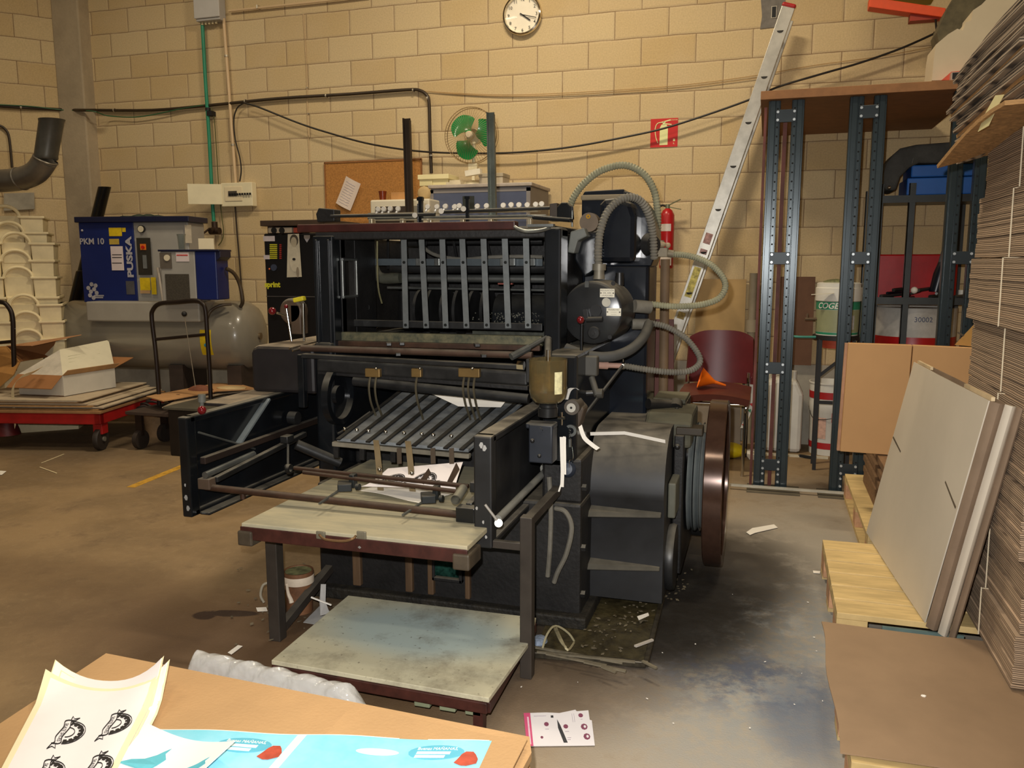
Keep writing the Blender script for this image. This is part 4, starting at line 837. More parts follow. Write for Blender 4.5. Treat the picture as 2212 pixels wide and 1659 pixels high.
# ================================================================ around the press
cream = M('worn cream board', (176, 166, 136), .6, var=.22, scale=5, col2=(146, 142, 122), dust=0, stretch=(1, 4, 1))
def pileboard_mat():
    mt = bpy.data.materials.new('pale board with blue and brown wear'); nt, N, L, b = nodes(mt)
    tc = N.new('ShaderNodeTexCoord')
    mp = N.new('ShaderNodeMapping'); mp.inputs['Scale'].default_value = (1.6, 7, 1); L.new(tc.outputs['Object'], mp.inputs[0])
    n1 = N.new('ShaderNodeTexNoise'); n1.inputs['Scale'].default_value = 2.2; n1.inputs['Detail'].default_value = 8; L.new(mp.outputs[0], n1.inputs['Vector'])
    mx = N.new('ShaderNodeMix'); mx.data_type = 'RGBA'; mx.inputs[6].default_value = lin((196, 188, 158)); mx.inputs[7].default_value = lin((176, 174, 152))
    L.new(n1.outputs['Fac'], mx.inputs[0])
    g = N.new('ShaderNodeVectorMath'); g.operation = 'LENGTH'
    m2 = N.new('ShaderNodeMapping'); m2.vector_type = 'TEXTURE'; m2.inputs['Location'].default_value = (.02, .05, 0); m2.inputs['Scale'].default_value = (.36, .20, 1); L.new(tc.outputs['Object'], m2.inputs[0]); L.new(m2.outputs[0], g.inputs[0])
    r = N.new('ShaderNodeMapRange'); r.interpolation_type = 'SMOOTHSTEP'; r.inputs['From Min'].default_value = .5; r.inputs['From Max'].default_value = 1.25; r.inputs['To Min'].default_value = 1; r.inputs['To Max'].default_value = 0; L.new(g.outputs['Value'], r.inputs['Value'])
    m3 = N.new('ShaderNodeMix'); m3.data_type = 'RGBA'; m3.inputs[7].default_value = lin((166, 180, 176)); L.new(r.outputs[0], m3.inputs[0]); L.new(mx.outputs[2], m3.inputs[6])
    n2 = N.new('ShaderNodeTexNoise'); n2.inputs['Scale'].default_value = 5; n2.inputs['Detail'].default_value = 9; n2.inputs['Roughness'].default_value = .7; L.new(tc.outputs['Object'], n2.inputs['Vector'])
    r2 = N.new('ShaderNodeMapRange'); r2.inputs['From Min'].default_value = .5; r2.inputs['From Max'].default_value = .72; r2.inputs['To Max'].default_value = .75; L.new(n2.outputs['Fac'], r2.inputs['Value'])
    m4 = N.new('ShaderNodeMix'); m4.data_type = 'RGBA'; m4.inputs[7].default_value = lin((104, 94, 78)); L.new(r2.outputs[0], m4.inputs[0]); L.new(m3.outputs[2], m4.inputs[6])
    n3 = N.new('ShaderNodeTexNoise'); n3.inputs['Scale'].default_value = 70; n3.inputs['Detail'].default_value = 3; L.new(tc.outputs['Object'], n3.inputs['Vector'])
    r3 = N.new('ShaderNodeMapRange'); r3.inputs['From Min'].default_value = .66; r3.inputs['From Max'].default_value = .75; r3.inputs['To Max'].default_value = .7; L.new(n3.outputs['Fac'], r3.inputs['Value'])
    m5 = N.new('ShaderNodeMix'); m5.data_type = 'RGBA'; m5.inputs[7].default_value = lin((84, 76, 60)); L.new(r3.outputs[0], m5.inputs[0]); L.new(m4.outputs[2], m5.inputs[6])
    L.new(m5.outputs[2], b.inputs['Base Color']); b.inputs['Roughness'].default_value = .55
    return mt
pbm = pileboard_mat()
rframe = M('chipped dark red iron', (58, 28, 22), .5, var=.4, scale=14)
t = thing('pile_table', 'cream topped pile table on dark steel legs under the front of the press', 'table', (1.34, -3.95, 0))
b = B(); T0, T1 = P(520, 1127, Z=.50), P(1012, 1176, Z=.50)
x0, x1 = .945, 1.735; yf = -4.205
b.hexa([(x0, yf, .482), (x1, yf, .482), (x1, -3.27, .482), (x0, -3.27, .482), (x0, yf, .5), (x1, yf, .5), (x1, -3.27, .5), (x0, -3.27, .5)])
obj('table_top', b, cream, t, .003)
obj('top_rim', B().box(x0 - .002, x1 + .002, yf - .006, yf, .446, .490), rframe, t, .003)
for xa in (x0 - .01, x1 - .045): obj('corner_block', B().box(xa, xa + .055, yf - .012, yf + .10, .425, .476), M('dirty iron corner', (70, 60, 46), .6, var=.4), t, .006)
obj('handle', B().tube([P(690, 1155, Y=-4.215), P(702, 1165, Y=-4.235), P(740, 1169, Y=-4.24), P(762, 1164, Y=-4.235), P(768, 1158, Y=-4.215)], .004, 8, 4), M('brassy wire handle', (150, 118, 84), .35, .7), t)
for px in (693, 781): obj('handle_plate', B().obox(P(px, 1156, Y=-4.213), (.032, .008, .026)), M('greasy grey plate', (120, 114, 96), .5, .3, var=.3), t, .003)
obj('grease_lump', B().ball(P(780, 1180, Y=-4.2), .020, 12, (1, .6, .8)), M('grey wax lump', (130, 128, 122), .35, var=.3), t)
legm = M('dark grey brown steel leg', (58, 52, 46), .5, .3, var=.25, dust=.3)
obj('leg', B().box(.905, .95, -4.02, -3.975, 0, .46), legm, t, .003)
obj('leg', B().box(1.845, 1.885, -4.02, -3.98, 0, .545), legm, t, .003)
obj('frame_rail', B().bar((.927, -4.0, .44), (1.10, -3.60, .44), .03, .03).box(1.85, 1.88, -4.0, -3.60, .51, .54).box(.93, 1.85, -4.01, -3.99, .43, .455), legm, t, .002)
obj('brace', B().bar((.927, -3.98, .03), (.93, -3.62, .13), .03, .03), legm, t)
t = thing('pile_board', 'large cream pile board on a red iron frame lying flat before the press', 'board', (1.487, -4.09, 0))
fl, bl, br2, fr2 = P(586, 1426, Z=.125), P(752, 1286, Z=.125), P(1158, 1334, Z=.125), P(1056, 1508, Z=.125)
mid = P(1140, 1392, Z=.125)
def low(p, z): return V((p.x, p.y, z))
top = [fl, fr2, V((1.868, fr2.y, .125)) if 0 else mid, br2, bl]
obj('board', B().prism([low(p, .110) for p in top], (0, 0, .015)), pbm, t, .002)
def ins(p, d_): c_ = V((1.487, -4.09, p.z)); return c_ + (p - c_) * d_
fro = [ins(p, .985) for p in (fl, fr2, br2, bl)]
k = B()
for i in range(4):
    p, q = fro[i], fro[(i + 1) % 4]; k.bar(low(p, .092), low(q, .092), .016, .034)
obj('iron_frame', k, rframe, t, .003)
k = B()
for x_ in (1.62, 1.70, 1.78): k.box(x_, x_ + .05, -4.36, -3.9, .050, .072)
obj('under_slat', k, M('pale green slat', (120, 126, 100), .7, var=.2), t, .003)
for x_ in (1.16, 1.82): obj('foot', B().box(x_ - .015, x_ + .015, -4.36, -4.33, 0, .078).box(x_ - .015, x_ + .015, -3.88, -3.85, 0, .078), rframe, t)
# debris
t = thing('drip_tray', 'flat oily metal tray of waste on the floor at the right foot of the press', 'tray', (2.1, -3.6, 0))
c4 = [P(1150, 1418, Z=.005), P(1395, 1440, Z=.005), P(1455, 1200, Z=.005), P(1250, 1180, Z=.005)]
obj('tray_bottom', B().prism([low(p, .002) for p in c4], (0, 0, .004)), M('oily sludge', (46, 40, 26), .3, var=.9, scale=16, col2=(78, 70, 46), bump=.5, bscale=30), t)
k = B()
for i in range(2): k.bar(low(c4[i], .014), low(c4[i + 1], .014), .018, .022)
obj('tray_rim', k, M('greasy steel edge', (66, 60, 48), .4, .4, var=.5, scale=20), t, .003)
random.seed(11)
rodm = M('grey greasy rod', (116, 108, 90), .6, .3, var=.3)
for i, (a_, c_) in enumerate((((1155, 1398), (1345, 1432)), ((1160, 1408), (1372, 1430)), ((1180, 1412), (1310, 1438)), ((1262, 1430), (1352, 1450)), ((1300, 1440), (1330, 1452)), ((1388, 1428), (1418, 1443)), ((1372, 1396), (1410, 1382)))):
    p, q = P(*a_, Z=.02 + .006 * i), P(*c_, Z=.02 + .006 * i)
    r_ = one('metal_rod', None, 'rod', B().bar(p, q, .010, .006), rodm if i != 6 else M('pale bent rod', (180, 172, 160), .5), p, group='greasy rods lying along the drip tray')
    r_['label'] = 'greasy metal rod lying along the front edge of the drip tray' if i < 6 else 'short pale bent rod at the right corner of the drip tray'
    if i == 6: del r_['group']
wht = M('white paper', (236, 230, 218), .8, var=.04)
def scrap(pl, z, label, mt=None, cat='paper scrap', name='paper_scrap', lift=.004, group=None):
    ps = [P(x, y, Z=z) for x, y in pl]
    c_ = sum(ps, V()) / len(ps)
    return one(name, label, cat, B().prism(ps, (0, 0, .0012)), mt or wht, low(c_, z), group=group)
scrap(((1612, 1150), (1625, 1141), (1672, 1133), (1680, 1140), (1632, 1151), (1620, 1156)), .004, 'white paper strip on the open floor right of the flywheel')
scrap(((1756, 1233), (1772, 1234), (1771, 1239), (1757, 1238)), .003, 'tiny white scrap on the floor left of the pale wooden pallet')
scrap(((492, 1410), (514, 1394), (524, 1396), (500, 1414)), .003, 'white sliver of paper on the floor by the plastic film')
scrap(((553, 1313), (575, 1312), (578, 1320), (556, 1321)), .004, 'white paper scrap left of the dark table leg')
scrap(((1376, 1332), (1400, 1324), (1402, 1330), (1380, 1340)), .03, 'cream paper scrap lying at the foot of the black gear housing')
scrap(((0, 1017), (14, 1018), (4, 1026), (0, 1026)), .003, 'white corner of paper on the floor at the left picture edge')
scrap(((655, 1345), (690, 1310), (735, 1330), (700, 1352)), .01, 'crumpled white paper beside the floor board near the tin', M('greyed paper', (168, 166, 162), .8))
k = B().bar(P(672, 1290, Z=.12), P(716, 1307, Z=.09), .006, .004); one('white_stick', 'thin white stick leaning on the floor board beside the tin', 'stick', k, wht, P(700, 1300, Z=.0))
pg = [P(693, 1262, Y=-3.82), P(704, 1262, Y=-3.82), P(703, 1300, Y=-3.84), P(712, 1325, Y=-3.86), P(692, 1330, Y=-3.86), P(690, 1300, Y=-3.84)]
one('paper_strip', 'hanging greyish paper strip right of the brown tin', 'paper strip', B().prism(pg, (0, .0012, 0)), M('greyed paper', (168, 166, 162)), pg[4])
# cream clump of tape and rag by the tray
k = B()
for a_ in (((1172, 1400), (1182, 1370), (1200, 1352), (1228, 1368), (1244, 1392)), ((1200, 1353), (1212, 1380), (1226, 1404), (1240, 1388)), ((1196, 1354), (1210, 1384), (1222, 1398))):
    pts_ = [P(x, y, Z=.03 + .05 * math.sin(i)) for i, (x, y) in enumerate(a_)]
    k.tube(pts_, .004, 6, 4)
one('tape_tangle', 'tangle of cream tape on the floor beside the right table leg', 'tape', k, M('soiled cream tape', (150, 142, 112), .7, var=.3), P(1200, 1400, Z=0))
one('blue_rag', 'small pale blue paper rag beside the right table leg', 'rag', B().ball(P(1165, 1385, Z=.02), .03, 8, (1, 1.3, .6)), M('pale blue rag', (120, 132, 150), .8, var=.3, scale=30, bump=.6), P(1165, 1395, Z=0))
def litter(n, region, name, label, col, sz, z0=.004, seed=1):
    random.seed(seed); k = B()
    for i in range(n):
        px, py = region()
        p = P(px, py, Z=z0); a_ = random.random() * 6; s_ = sz * random.uniform(.4, 1.3); u = V((math.cos(a_), math.sin(a_), random.uniform(-.2, .2))); v_ = V((-math.sin(a_), math.cos(a_), random.uniform(-.2, .2)))
        k.prism([p + u * s_, p + v_ * s_ * .5, p - u * s_ * .8, p - v_ * s_ * .6], (0, 0, .0015))
    return one(name, label, 'debris', k, col, P(*region(), Z=0), kind='stuff')
def reg1():
    t_ = random.random(); return (1260 + 230 * t_ + random.gauss(0, 18), 1400 - 160 * t_ + random.gauss(0, 22))
def reg2(): return (random.gauss(1400, 330), random.gauss(1390, 80))
def reg3(): return (random.gauss(600, 60), random.gauss(1320, 40))
litter(110, reg1, 'paper_litter', 'dirty paper crumbs and shreds scattered along the right foot of the press', M('soiled crumbs', (104, 94, 74), .8, var=.4), .009, .01, 4)
litter(45, reg2, 'paper_litter', 'tiny white paper specks scattered on the dark floor in front of the press', wht, .004, .003, 5)
litter(45, reg3, 'paper_litter', 'brownish shreds on the floor around the left table leg', M('soiled crumbs', (104, 94, 74)), .010, .006, 6)
# tin, bottle
tc_ = low(P(668, 1300, Z=0), 0) + V((.0, .0, 0)); tc_ = V((.87, -3.755, 0))
t = thing('tin_can', 'rusty brown tin with white drips and a greenish top under the pile table', 'tin', tc_)
obj('can', B().lathe(tc_, [(.0, 0), (.050, 0), (.053, .125), (.058, .13), (.058, .165), (.053, .165), (.051, .15), (0, .148)], Z1, 28), M('rust brown tin', (112, 76, 50), .6, .1, var=.4, scale=10), t)
obj('lid_residue', B().cyl(tc_ + Z1 * .158, tc_ + Z1 * .162, .051, n=20), M('green grey residue', (112, 112, 76), .6, var=.5, scale=30), t)
k = B().lathe(tc_, [(.0585, .118), (.0592, .13), (.0592, .148), (.0586, .15)], Z1, 28)
k.tube([tc_ + V((-.018, -.0565, .13)), tc_ + V((-.012, -.057, .09)), tc_ + V((-.004, -.056, .07)), tc_ + V((0, -.056, .055))], .007, 8, 4, rf=lambda i, m_: .005 + .005 * i / m_)
obj('white_drip', k, M('dried white glue', (206, 190, 168), .5, var=.2), t)
bc = V((.80, -3.80, 0))
t = thing('brown_bottle', 'brown streaked bottle standing left of the rusty tin', 'bottle', bc)
obj('body', B().lathe(bc, [(0, 0), (.032, 0), (.034, .08), (.022, .11), (.014, .125), (.014, .14), (0, .14)], Z1, 20), M('streaked brown plastic', (110, 84, 36), .3, var=.7, scale=14), t)
obj('handle', B().tube([bc + V((-.012, -.02, .13)), bc + V((-.04, -.03, .12)), bc + V((-.05, -.035, .08)), bc + V((-.04, -.03, .05))], .005, 8, 4), M('pale handle', (150, 142, 124), .5), t)
# paper strips hanging on the press
def strip3(pl, Yp, w_, label, name='paper_strip', mt=None, ax_w=X1):
    pts_ = spline([P(x, y, Y=yy) for (x, y), yy in zip(pl, Yp)], 4)
    n_ = len(pts_) - 1
    k = B().sheet(lambda u, v: pts_[min(int(round(v * n_)), n_)] + ax_w * (u - .5) * w_, 1, n_, .0008)
    return one(name, label, 'paper strip', k, mt or wht, pts_[-1])
strip3(((1221, 945), (1220, 985), (1216, 1030), (1207, 1062)), (-3.64, -3.655, -3.66, -3.66), .006, 'thin white paper strip curling below the pump block')
strip3(((1213, 944), (1214, 985), (1215, 1020), (1214, 1052)), (-3.645, -3.66, -3.665, -3.665), .013, 'wide white paper strip hanging straight from the hook of the press')
strip3(((1219, 943), (1220, 985), (1220, 1025)), (-3.64, -3.65, -3.655), .010, 'shorter white paper strip hanging behind the wide one')
strip3(((1253, 920), (1262, 945), (1278, 960), (1292, 970)), (-3.6, -3.61, -3.61, -3.62), .016, 'curled white paper strip sticking out over the gear housing', ax_w=V((.8, 0, .6)))
strip3(((1222, 863), (1228, 845), (1238, 838), (1246, 842)), (-3.6, -3.59, -3.58, -3.57), .018, 'greyish curled paper strip behind the oil cup', mt=M('greyed paper', (168, 166, 162)))
k = B(); ps_ = [P(x, y, Y=-3.36) for x, y in ((1277, 938), (1350, 937), (1385, 945), (1437, 957))]
k.sheet(lambda u, v: ps_[min(int(v * 3), 2)].lerp(ps_[min(int(v * 3), 2) + 1], v * 3 - min(int(v * 3), 2)) + V((0, .006, -.014)) * u + V((0, -.02 * (1 - v), .012)), 1, 6, .0008)
one('paper_strip', 'long white paper strip lying along the top edge of the black gear housing', 'paper strip', k, wht, ps_[1])
# printed sheets in the delivery
horse = M('black logo print', (34, 30, 28), .7)
def remap(b_, fn):
    b_.v = [fn(p.x, p.y, p.z) for p in b_.v]; return b_
def logo2d(cx, cy, s, rot=0., lines=True):
    """horseshoe with a banner and lettering, drawn flat around cx, cy"""
    k = B(); n = 22
    o_ = [(math.cos(math.pi * i / n), math.sin(math.pi * i / n)) for i in range(n + 1)]
    for i in range(n):
        if i % 3 == 2: r0, r1 = .80, .98
        else: r0, r1 = .68, 1.0
        a_, c_ = o_[i], o_[i + 1]
        k.prism([(a_[0] * r0, a_[1] * r0 * .9, 0), (c_[0] * r0, c_[1] * r0 * .9, 0), (c_[0] * r1, c_[1] * r1 * .9, 0), (a_[0] * r1, a_[1] * r1 * .9, 0)], (0, 0, .004))
    for r_ in (.45, 1.08):
        k.tube([(math.cos(math.pi * i / 16) * r_, math.sin(math.pi * i / 16) * r_ * .9, .002) for i in range(17)], .018, 4, 1)
    pl = [(-1.15, .12), (-1.0, -.05), (-.5, .02), (0, -.06), (.5, -.14), (.95, -.05), (1.1, -.2)]
    for d_ in (0, -.34): k.tube([(x, y + d_, .002) for x, y in pl], .022, 4, 3)
    k.tube([(-1.15, .12, .002), (-1.15, -.22, .002)], .022, 4, 1); k.tube([(1.1, -.2, .002), (1.1, -.54, .002)], .022, 4, 1)
    k.tube([(-1.0, .05, .002), (-1.45, .30, .002), (-1.3, .05, .002), (-1.55, -.1, .002), (-1.15, -.12, .002)], .018, 4, 1)
    k.tube([(1.1, -.3, .002), (1.5, -.2, .002), (1.35, -.42, .002), (1.6, -.62, .002), (1.1, -.5, .002)], .018, 4, 1)
    words_on(k, 'SKATE SHOES', (0, -.24, .001), X1, V((0, 1, 0)), .27, .001, xs=1.05)
    c_, s_ = math.cos(rot), math.sin(rot)
    k.v = [V((cx + s * (p.x * c_ - p.y * s_), cy + s * (p.x * s_ + p.y * c_), p.z)) for p in k.v]
    return k
D0, D1, D2, D3 = P(838, 1012, Y=-3.74), P(1000, 998, Y=-3.72), P(985, 1056, Y=-3.80), P(772, 1050, Y=-3.82)
def dsh(u, v):
    p = D0.lerp(D1, u).lerp(D3.lerp(D2, u), v); return p + V((0, -.03 * math.sin(v * 3.1), -.010 * math.sin(v * 3.1) * 1.5))
t = thing('printed_sheet', 'white printed sheet with horseshoe logos curled up in the delivery of the press', 'paper', D3)
obj('paper', B().sheet(dsh, 10, 8, .0008), M('pinkish white sheet', (226, 216, 210), .6, var=.03), t)
for cx in (.24, .62):
    k = remap(logo2d(cx, .45, .13), lambda x, y, z: dsh(x, .42 - (y - .45) * 1.7) + V((0, -.003 - z * .2, .003)))
    obj('logo_print', k, horse, t)
q4 = [P(775, 1060, Z=.512), P(840, 1042, Z=.512), P(985, 1062, Z=.512), P(905, 1084, Z=.512)]
one('white_sheet', 'flat white sheet lying on the pile table under the curled printed one', 'paper', B().sheet(lambda u, v: q4[0].lerp(q4[3], u).lerp(q4[1].lerp(q4[2], u), v) + Z1 * .004 * math.sin(u * 5), 6, 4, .0008), wht, q4[0])
g5 = [P(922, 850, Y=-3.25), P(990, 882, Y=-3.3), P(1082, 884, Y=-3.3), P(1106, 858, Y=-3.25)]
one('spoiled_sheet', 'crumpled white sheet caught on the slatted delivery table under the guide fingers', 'paper', B().sheet(lambda u, v: g5[0].lerp(g5[3], u).lerp(g5[1].lerp(g5[2], u), v) + V((0, 0, .012 * math.sin(u * 7) * (1 - v) + .008)), 12, 5, .0008), wht, g5[1])
g6 = [P(962, 840, Y=-3.22), P(975, 860, Y=-3.25), P(1030, 858, Y=-3.2), P(1000, 846, Y=-3.2)]
one('spoiled_sheet', 'small folded white sheet standing up behind the crumpled one in the delivery', 'paper', B().prism(g6, (0, .0012, 0)), wht, g6[1])
# leaflet on the floor
LQ = [P(1131, 1540, Z=.003), P(1271, 1536, Z=.003), P(1282, 1611, Z=.003), P(1138, 1613, Z=.003)]
def lf(u, v, z=0): return LQ[0].lerp(LQ[1], u).lerp(LQ[3].lerp(LQ[2], u), v) + Z1 * (z + .0008)
t = thing('leaflet', 'torn white and pink advertising leaflet lying on the concrete floor', 'leaflet', LQ[3])
out_ = [(0, .02), (.35, .02), (.55, .05), (.80, -.04), (.82, .01), (1.0, -.01), (1.0, .28), (1.03, .30), (1.02, 1.0), (0, 1.0)]
obj('paper', B().prism([lf(u, v) for u, v in out_], (0, 0, .0008)), M('leaflet white', (226, 222, 224), .7, var=.03), t)
def quad2(k, u0, u1, v0, v1, z=.0006): return k.prism([lf(u0, v0, z), lf(u1, v0, z), lf(u1, v1, z), lf(u0, v1, z)], (0, 0, .0005))
obj('pink_band', quad2(B(), 0, .10, .02, 1.0), M('pink print', (206, 84, 124), .6, var=.1), t)
obj('band_stripe', quad2(B(), .045, .07, .15, .95, .0012), M('pale pink print', (232, 200, 214), .6), t)
k = B().prism([lf(.50, .24, .0006), lf(.54, .42, .0006), lf(.62, .92, .0006), lf(.56, .92, .0006), lf(.50, .5, .0006)], (0, 0, .0005)); quad2(k, .41, .45, .12, .19)
obj('pen_picture', k, M('black pen print', (58, 58, 62), .5, var=.3), t)
maroon = M('maroon print', (128, 70, 92), .6, var=.2)
k = B()
for u, v, r_ in ((.33, .38, .05), (.62, .46, .05), (.87, .14, .05), (.90, .48, .07), (.92, .76, .07), (.24, .76, .03)):
    obj('mug_picture', B().prism([lf(u + r_ * .75 * math.cos(a_ * .785), v + r_ * 1.3 * math.sin(a_ * .785), .0006) for a_ in range(8)], (0, 0, .0005)), maroon, t)
k = B()
for u, v in ((.91, .48), (.93, .76)): k.prism([lf(u + .02 * math.cos(a_ * 1.05), v + .04 * math.sin(a_ * 1.05), .0013) for a_ in range(6)], (0, 0, .0004))
obj('mug_labels', k, M('leaflet white', (226, 222, 224)), t)
k = B()
for u0, u1, v0 in ((.15, .34, .12), (.30, .36, .52), (.60, .66, .60), (.86, .89, .25), (.62, .68, .78), (.62, .67, .83)): quad2(k, u0, u1, v0, v0 + .015)
for u0 in (.735, .765): quad2(k, u0, u0 + .006, .08, .34)
obj('small_print', k, M('grey print', (170, 160, 172), .7), t)

# ---------------------------------------------------------------- foreground: low stack of cardboard with printed sheets
kr = M('kraft cardboard', (186, 148, 102), .75, var=.10, scale=2.2, bump=.1, bscale=120)
kredge = M('kraft board edge', (172, 132, 84), .8, var=.3, scale=160, stretch=(.2, .2, 3))
pinew = M('pale pine', (206, 178, 122), .7, var=.2, scale=4, stretch=(1, 6, 1))
def pallet(name, label, x0, x1, y0, y1, z0=0., deck=5, mt=None, along='x'):
    mt = mt or pinew
    t = thing(name, label, 'pallet', ((x0 + x1) / 2, (y0 + y1) / 2, z0))
    n = deck
    if along == 'x':
        wd = (y1 - y0 - .012 * (n - 1)) / n
        for i in range(n):
            ya_ = y0 + i * (wd + .012); obj('deck_board', B().box(x0, x1, ya_, ya_ + wd, z0 + .122, z0 + .144), mt, t, .002)
        for xx in (x0, (x0 + x1) / 2 - .05, x1 - .10):
            obj('cross_board', B().box(xx, xx + .10, y0, y1, z0 + .10, z0 + .122), mt, t)
            for yy in (y0, (y0 + y1) / 2 - .07, y1 - .14): obj('block', B().box(xx, xx + .10, yy, yy + .14, z0 + .022, z0 + .10), M('pinkish pine block', (196, 150, 112), .8, var=.2, scale=20), t, .002)
        for yy in (y0, (y0 + y1) / 2 - .05, y1 - .10): obj('bottom_board', B().box(x0, x1, yy, yy + .10, z0, z0 + .022), mt, t)
    else:
        wd = (x1 - x0 - .012 * (n - 1)) / n
        for i in range(n):
            xa_ = x0 + i * (wd + .012); obj('deck_board', B().box(xa_, xa_ + wd, y0, y1, z0 + .122, z0 + .144), mt, t, .002)
        for yy in (y0, (y0 + y1) / 2 - .05, y1 - .10):
            obj('cross_board', B().box(x0, x1, yy, yy + .10, z0 + .10, z0 + .122), mt, t)
            for xx in (x0, (x0 + x1) / 2 - .07, x1 - .14): obj('block', B().box(xx, xx + .14, yy, yy + .10, z0 + .022, z0 + .10), M('pinkish pine block', (196, 150, 112)), t, .002)
        for xx in (x0, (x0 + x1) / 2 - .05, x1 - .10): obj('bottom_board', B().box(xx, xx + .10, y0, y1, z0, z0 + .022), mt, t)
    return t
pallet('wooden_pallet', 'pine pallet under the low cardboard stack in the foreground', .96, 2.11, -5.62, -4.86)
tops = [(.955, -4.825), (2.115, -4.875), (2.135, -4.93), (2.115, -5.62), (1.02, -5.62)]
for i in range(10):
    z0 = .146 + i * .0195; j = .004 * math.sin(i * 2.3)
    one('cardboard_sheet', 'flat kraft cardboard sheet in the low foreground stack under the printed sheets' if i < 9 else 'topmost kraft cardboard sheet of the foreground stack carrying the printed sheets', 'cardboard', B().prism([(x + j, y + j * .5, z0) for x, y in tops], (0, 0, .018)), [kr] if i == 9 else kredge, (1.5, -5.2, z0), group='flat cardboards of the foreground stack' if i < 9 else None)
ZT = .146 + 9 * .0195 + .018
one('cardboard_sheet', 'thin kraft sheet edge turned up at the right end of the foreground stack', 'cardboard', B().sheet(lambda u, v: V((1.7 + .425 * u, -4.872 - .04 * u - v * (.60), ZT + .004 + .012 * u ** 6)), 14, 3, .003), kr, (1.9, -5.1, ZT))
# plastic film behind
fk = B(); random.seed(8)
pA, pB = V((1.10, -4.735, .0)), V((1.72, -4.765, .0))
def film(u, v):
    c_ = pA.lerp(pB, u); hgt = (.338 - .020 * u) * min(1, (u * 9) ** .5) * (1 if u < .85 else 1 - (u - .85) * 2)
    a_ = math.pi * v; wv = .0016 * math.sin(u * 43 + v * 9) + .0012 * math.sin(u * 97 + v * 31)
    return c_ + V((wv, math.cos(a_) * (.05 + wv), max(.003, hgt * math.sin(a_) ** .45 + wv * 2)))
one('plastic_film', 'crumpled clear plastic film bundled behind the foreground cardboard', 'plastic film', fk.sheet(film, 70, 26, .001), M('clear crinkled film', (240, 240, 236), .10, var=.0, trans=.5, alpha=.42, bump=1., bscale=28), (1.4, -4.75, 0))
# label sheets with the horseshoe logo
def zq(px, py, z): return P(px, py, Z=z)
S0, S1, S2, S3 = zq(108, 1478, ZT + .016), zq(338, 1492, ZT + .012), zq(252, 1659, ZT + .012), zq(8, 1672, ZT + .014)
S3 = S0 + (S3 - S0) * 1.0
def sh1(u, v, z=0., ext=2.2):
    p = S0.lerp(S1, u) ; q = S3.lerp(S2, u); r = p + (q - p) * v * ext
    r.z = ZT + .012 + z + .012 * math.sin(u * 3.14) * .0 + .028 * max(0, .12 - v) / .12 * (abs(u - .5) * 2) ** 3 + .010 * math.cos(u * 3.14) ** 2
    return r
stk = M('coated label paper', (250, 244, 242), .35, var=.02, coat=.15)
yel = M('yellowish backing paper', (246, 236, 194), .6, var=.03)
t = thing('label_sheet', 'top white label sheet with four black horseshoe logos on the foreground cardboard', 'label sheet', (1.1, -5.25, ZT))
obj('backing', B().sheet(lambda u, v: sh1(u * 1.06 - .03, v, -.0012), 14, 16, .0006), yel, t)
obj('paper', B().sheet(lambda u, v: sh1(u * .94 + .03, v * .96 + .02), 14, 16, .0008), stk, t)
asp = (S1 - S0).length / ((S3 - S0).length * 2.2)
def inv(px, py):
    """the sheet's u, v shown at a point of the photograph"""
    tgt = P(px, py, Z=ZT + .014); best = None
    for i in range(61):
        for j in range(61):
            p = sh1(i / 60, j / 60); d_ = (p.x - tgt.x) ** 2 + (p.y - tgt.y) ** 2
            if best is None or d_ < best[0]: best = (d_, i / 60, j / 60)
    return best[1], best[2]
for px, py in ((146, 1580), (246, 1568), (97, 1676), (205, 1664)):
    u_, v_ = inv(px, py)
    k = remap(logo2d(0, 0, .165, -math.pi / 2), lambda x, y, z: sh1(u_ + x, v_ - y * asp, .0012 + z * .1))
    obj('logo_print', k, horse, t)
for dx, dy, lb, ex in ((.004, .012, 'white label sheet with yellow edge lying just under the top horseshoe sheet', .02), (.022, .004, 'white label sheet sticking out to the right from under the horseshoe sheets', .06)):
    t2 = thing('label_sheet', lb, 'label sheet', (1.1 + dx, -5.25, ZT))
    obj('paper', B().sheet(lambda u, v: sh1(u + ex, v - .055 if ex < .05 else v - .03, -.004 if ex < .05 else -.007) + V((dx * .5, 0, .012 * max(0, .1 - v) / .1 * u ** 3)), 14, 16, .0008), stk, t2)
    obj('backing', B().sheet(lambda u, v: sh1(u * 1.03 - .01 + ex, v - .058 if ex < .05 else v - .035, -.0048 if ex < .05 else -.0078) + V((dx * .5, 0, .011 * max(0, .1 - v) / .1 * u ** 3)), 14, 16, .0006), yel, t2)
# the big sky-blue sheet
B0, B1 = zq(330, 1575, ZT + .004), zq(1092, 1604, ZT + .005)
bu = (B1 - B0).normalized(); bw = (B1 - B0).length; bd = V((.06, -1, 0)).normalized()
def bs(x, y, z=0.): return B0 + bu * x + bd * y + Z1 * (z + .004 * math.sin(x * 11) ** 2)
t = thing('blue_print_sheet', 'large sky blue printed sheet with white gutters on the foreground cardboard', 'printed sheet', B0)
obj('paper', B().sheet(lambda u, v: bs(u * bw, v * .45), 30, 8, .0008), wht, t)
blue = M('sky blue print', (120, 206, 224), .45, var=.12, scale=5, col2=(160, 220, 238))
xg = (zq(650, 1590, ZT) - B0).length
obj('blue_panel', B().sheet(lambda u, v: bs(.004 + u * (xg - .008), .004 + v * .44, .0012), 14, 8, .0004), blue, t)
obj('blue_panel', B().sheet(lambda u, v: bs(xg + .016 + u * (bw - .028 - xg - .016), .004 + v * .44, .0012), 14, 8, .0004), blue, t)
deep = M('teal bubble print', (92, 178, 200), .45, var=.05)
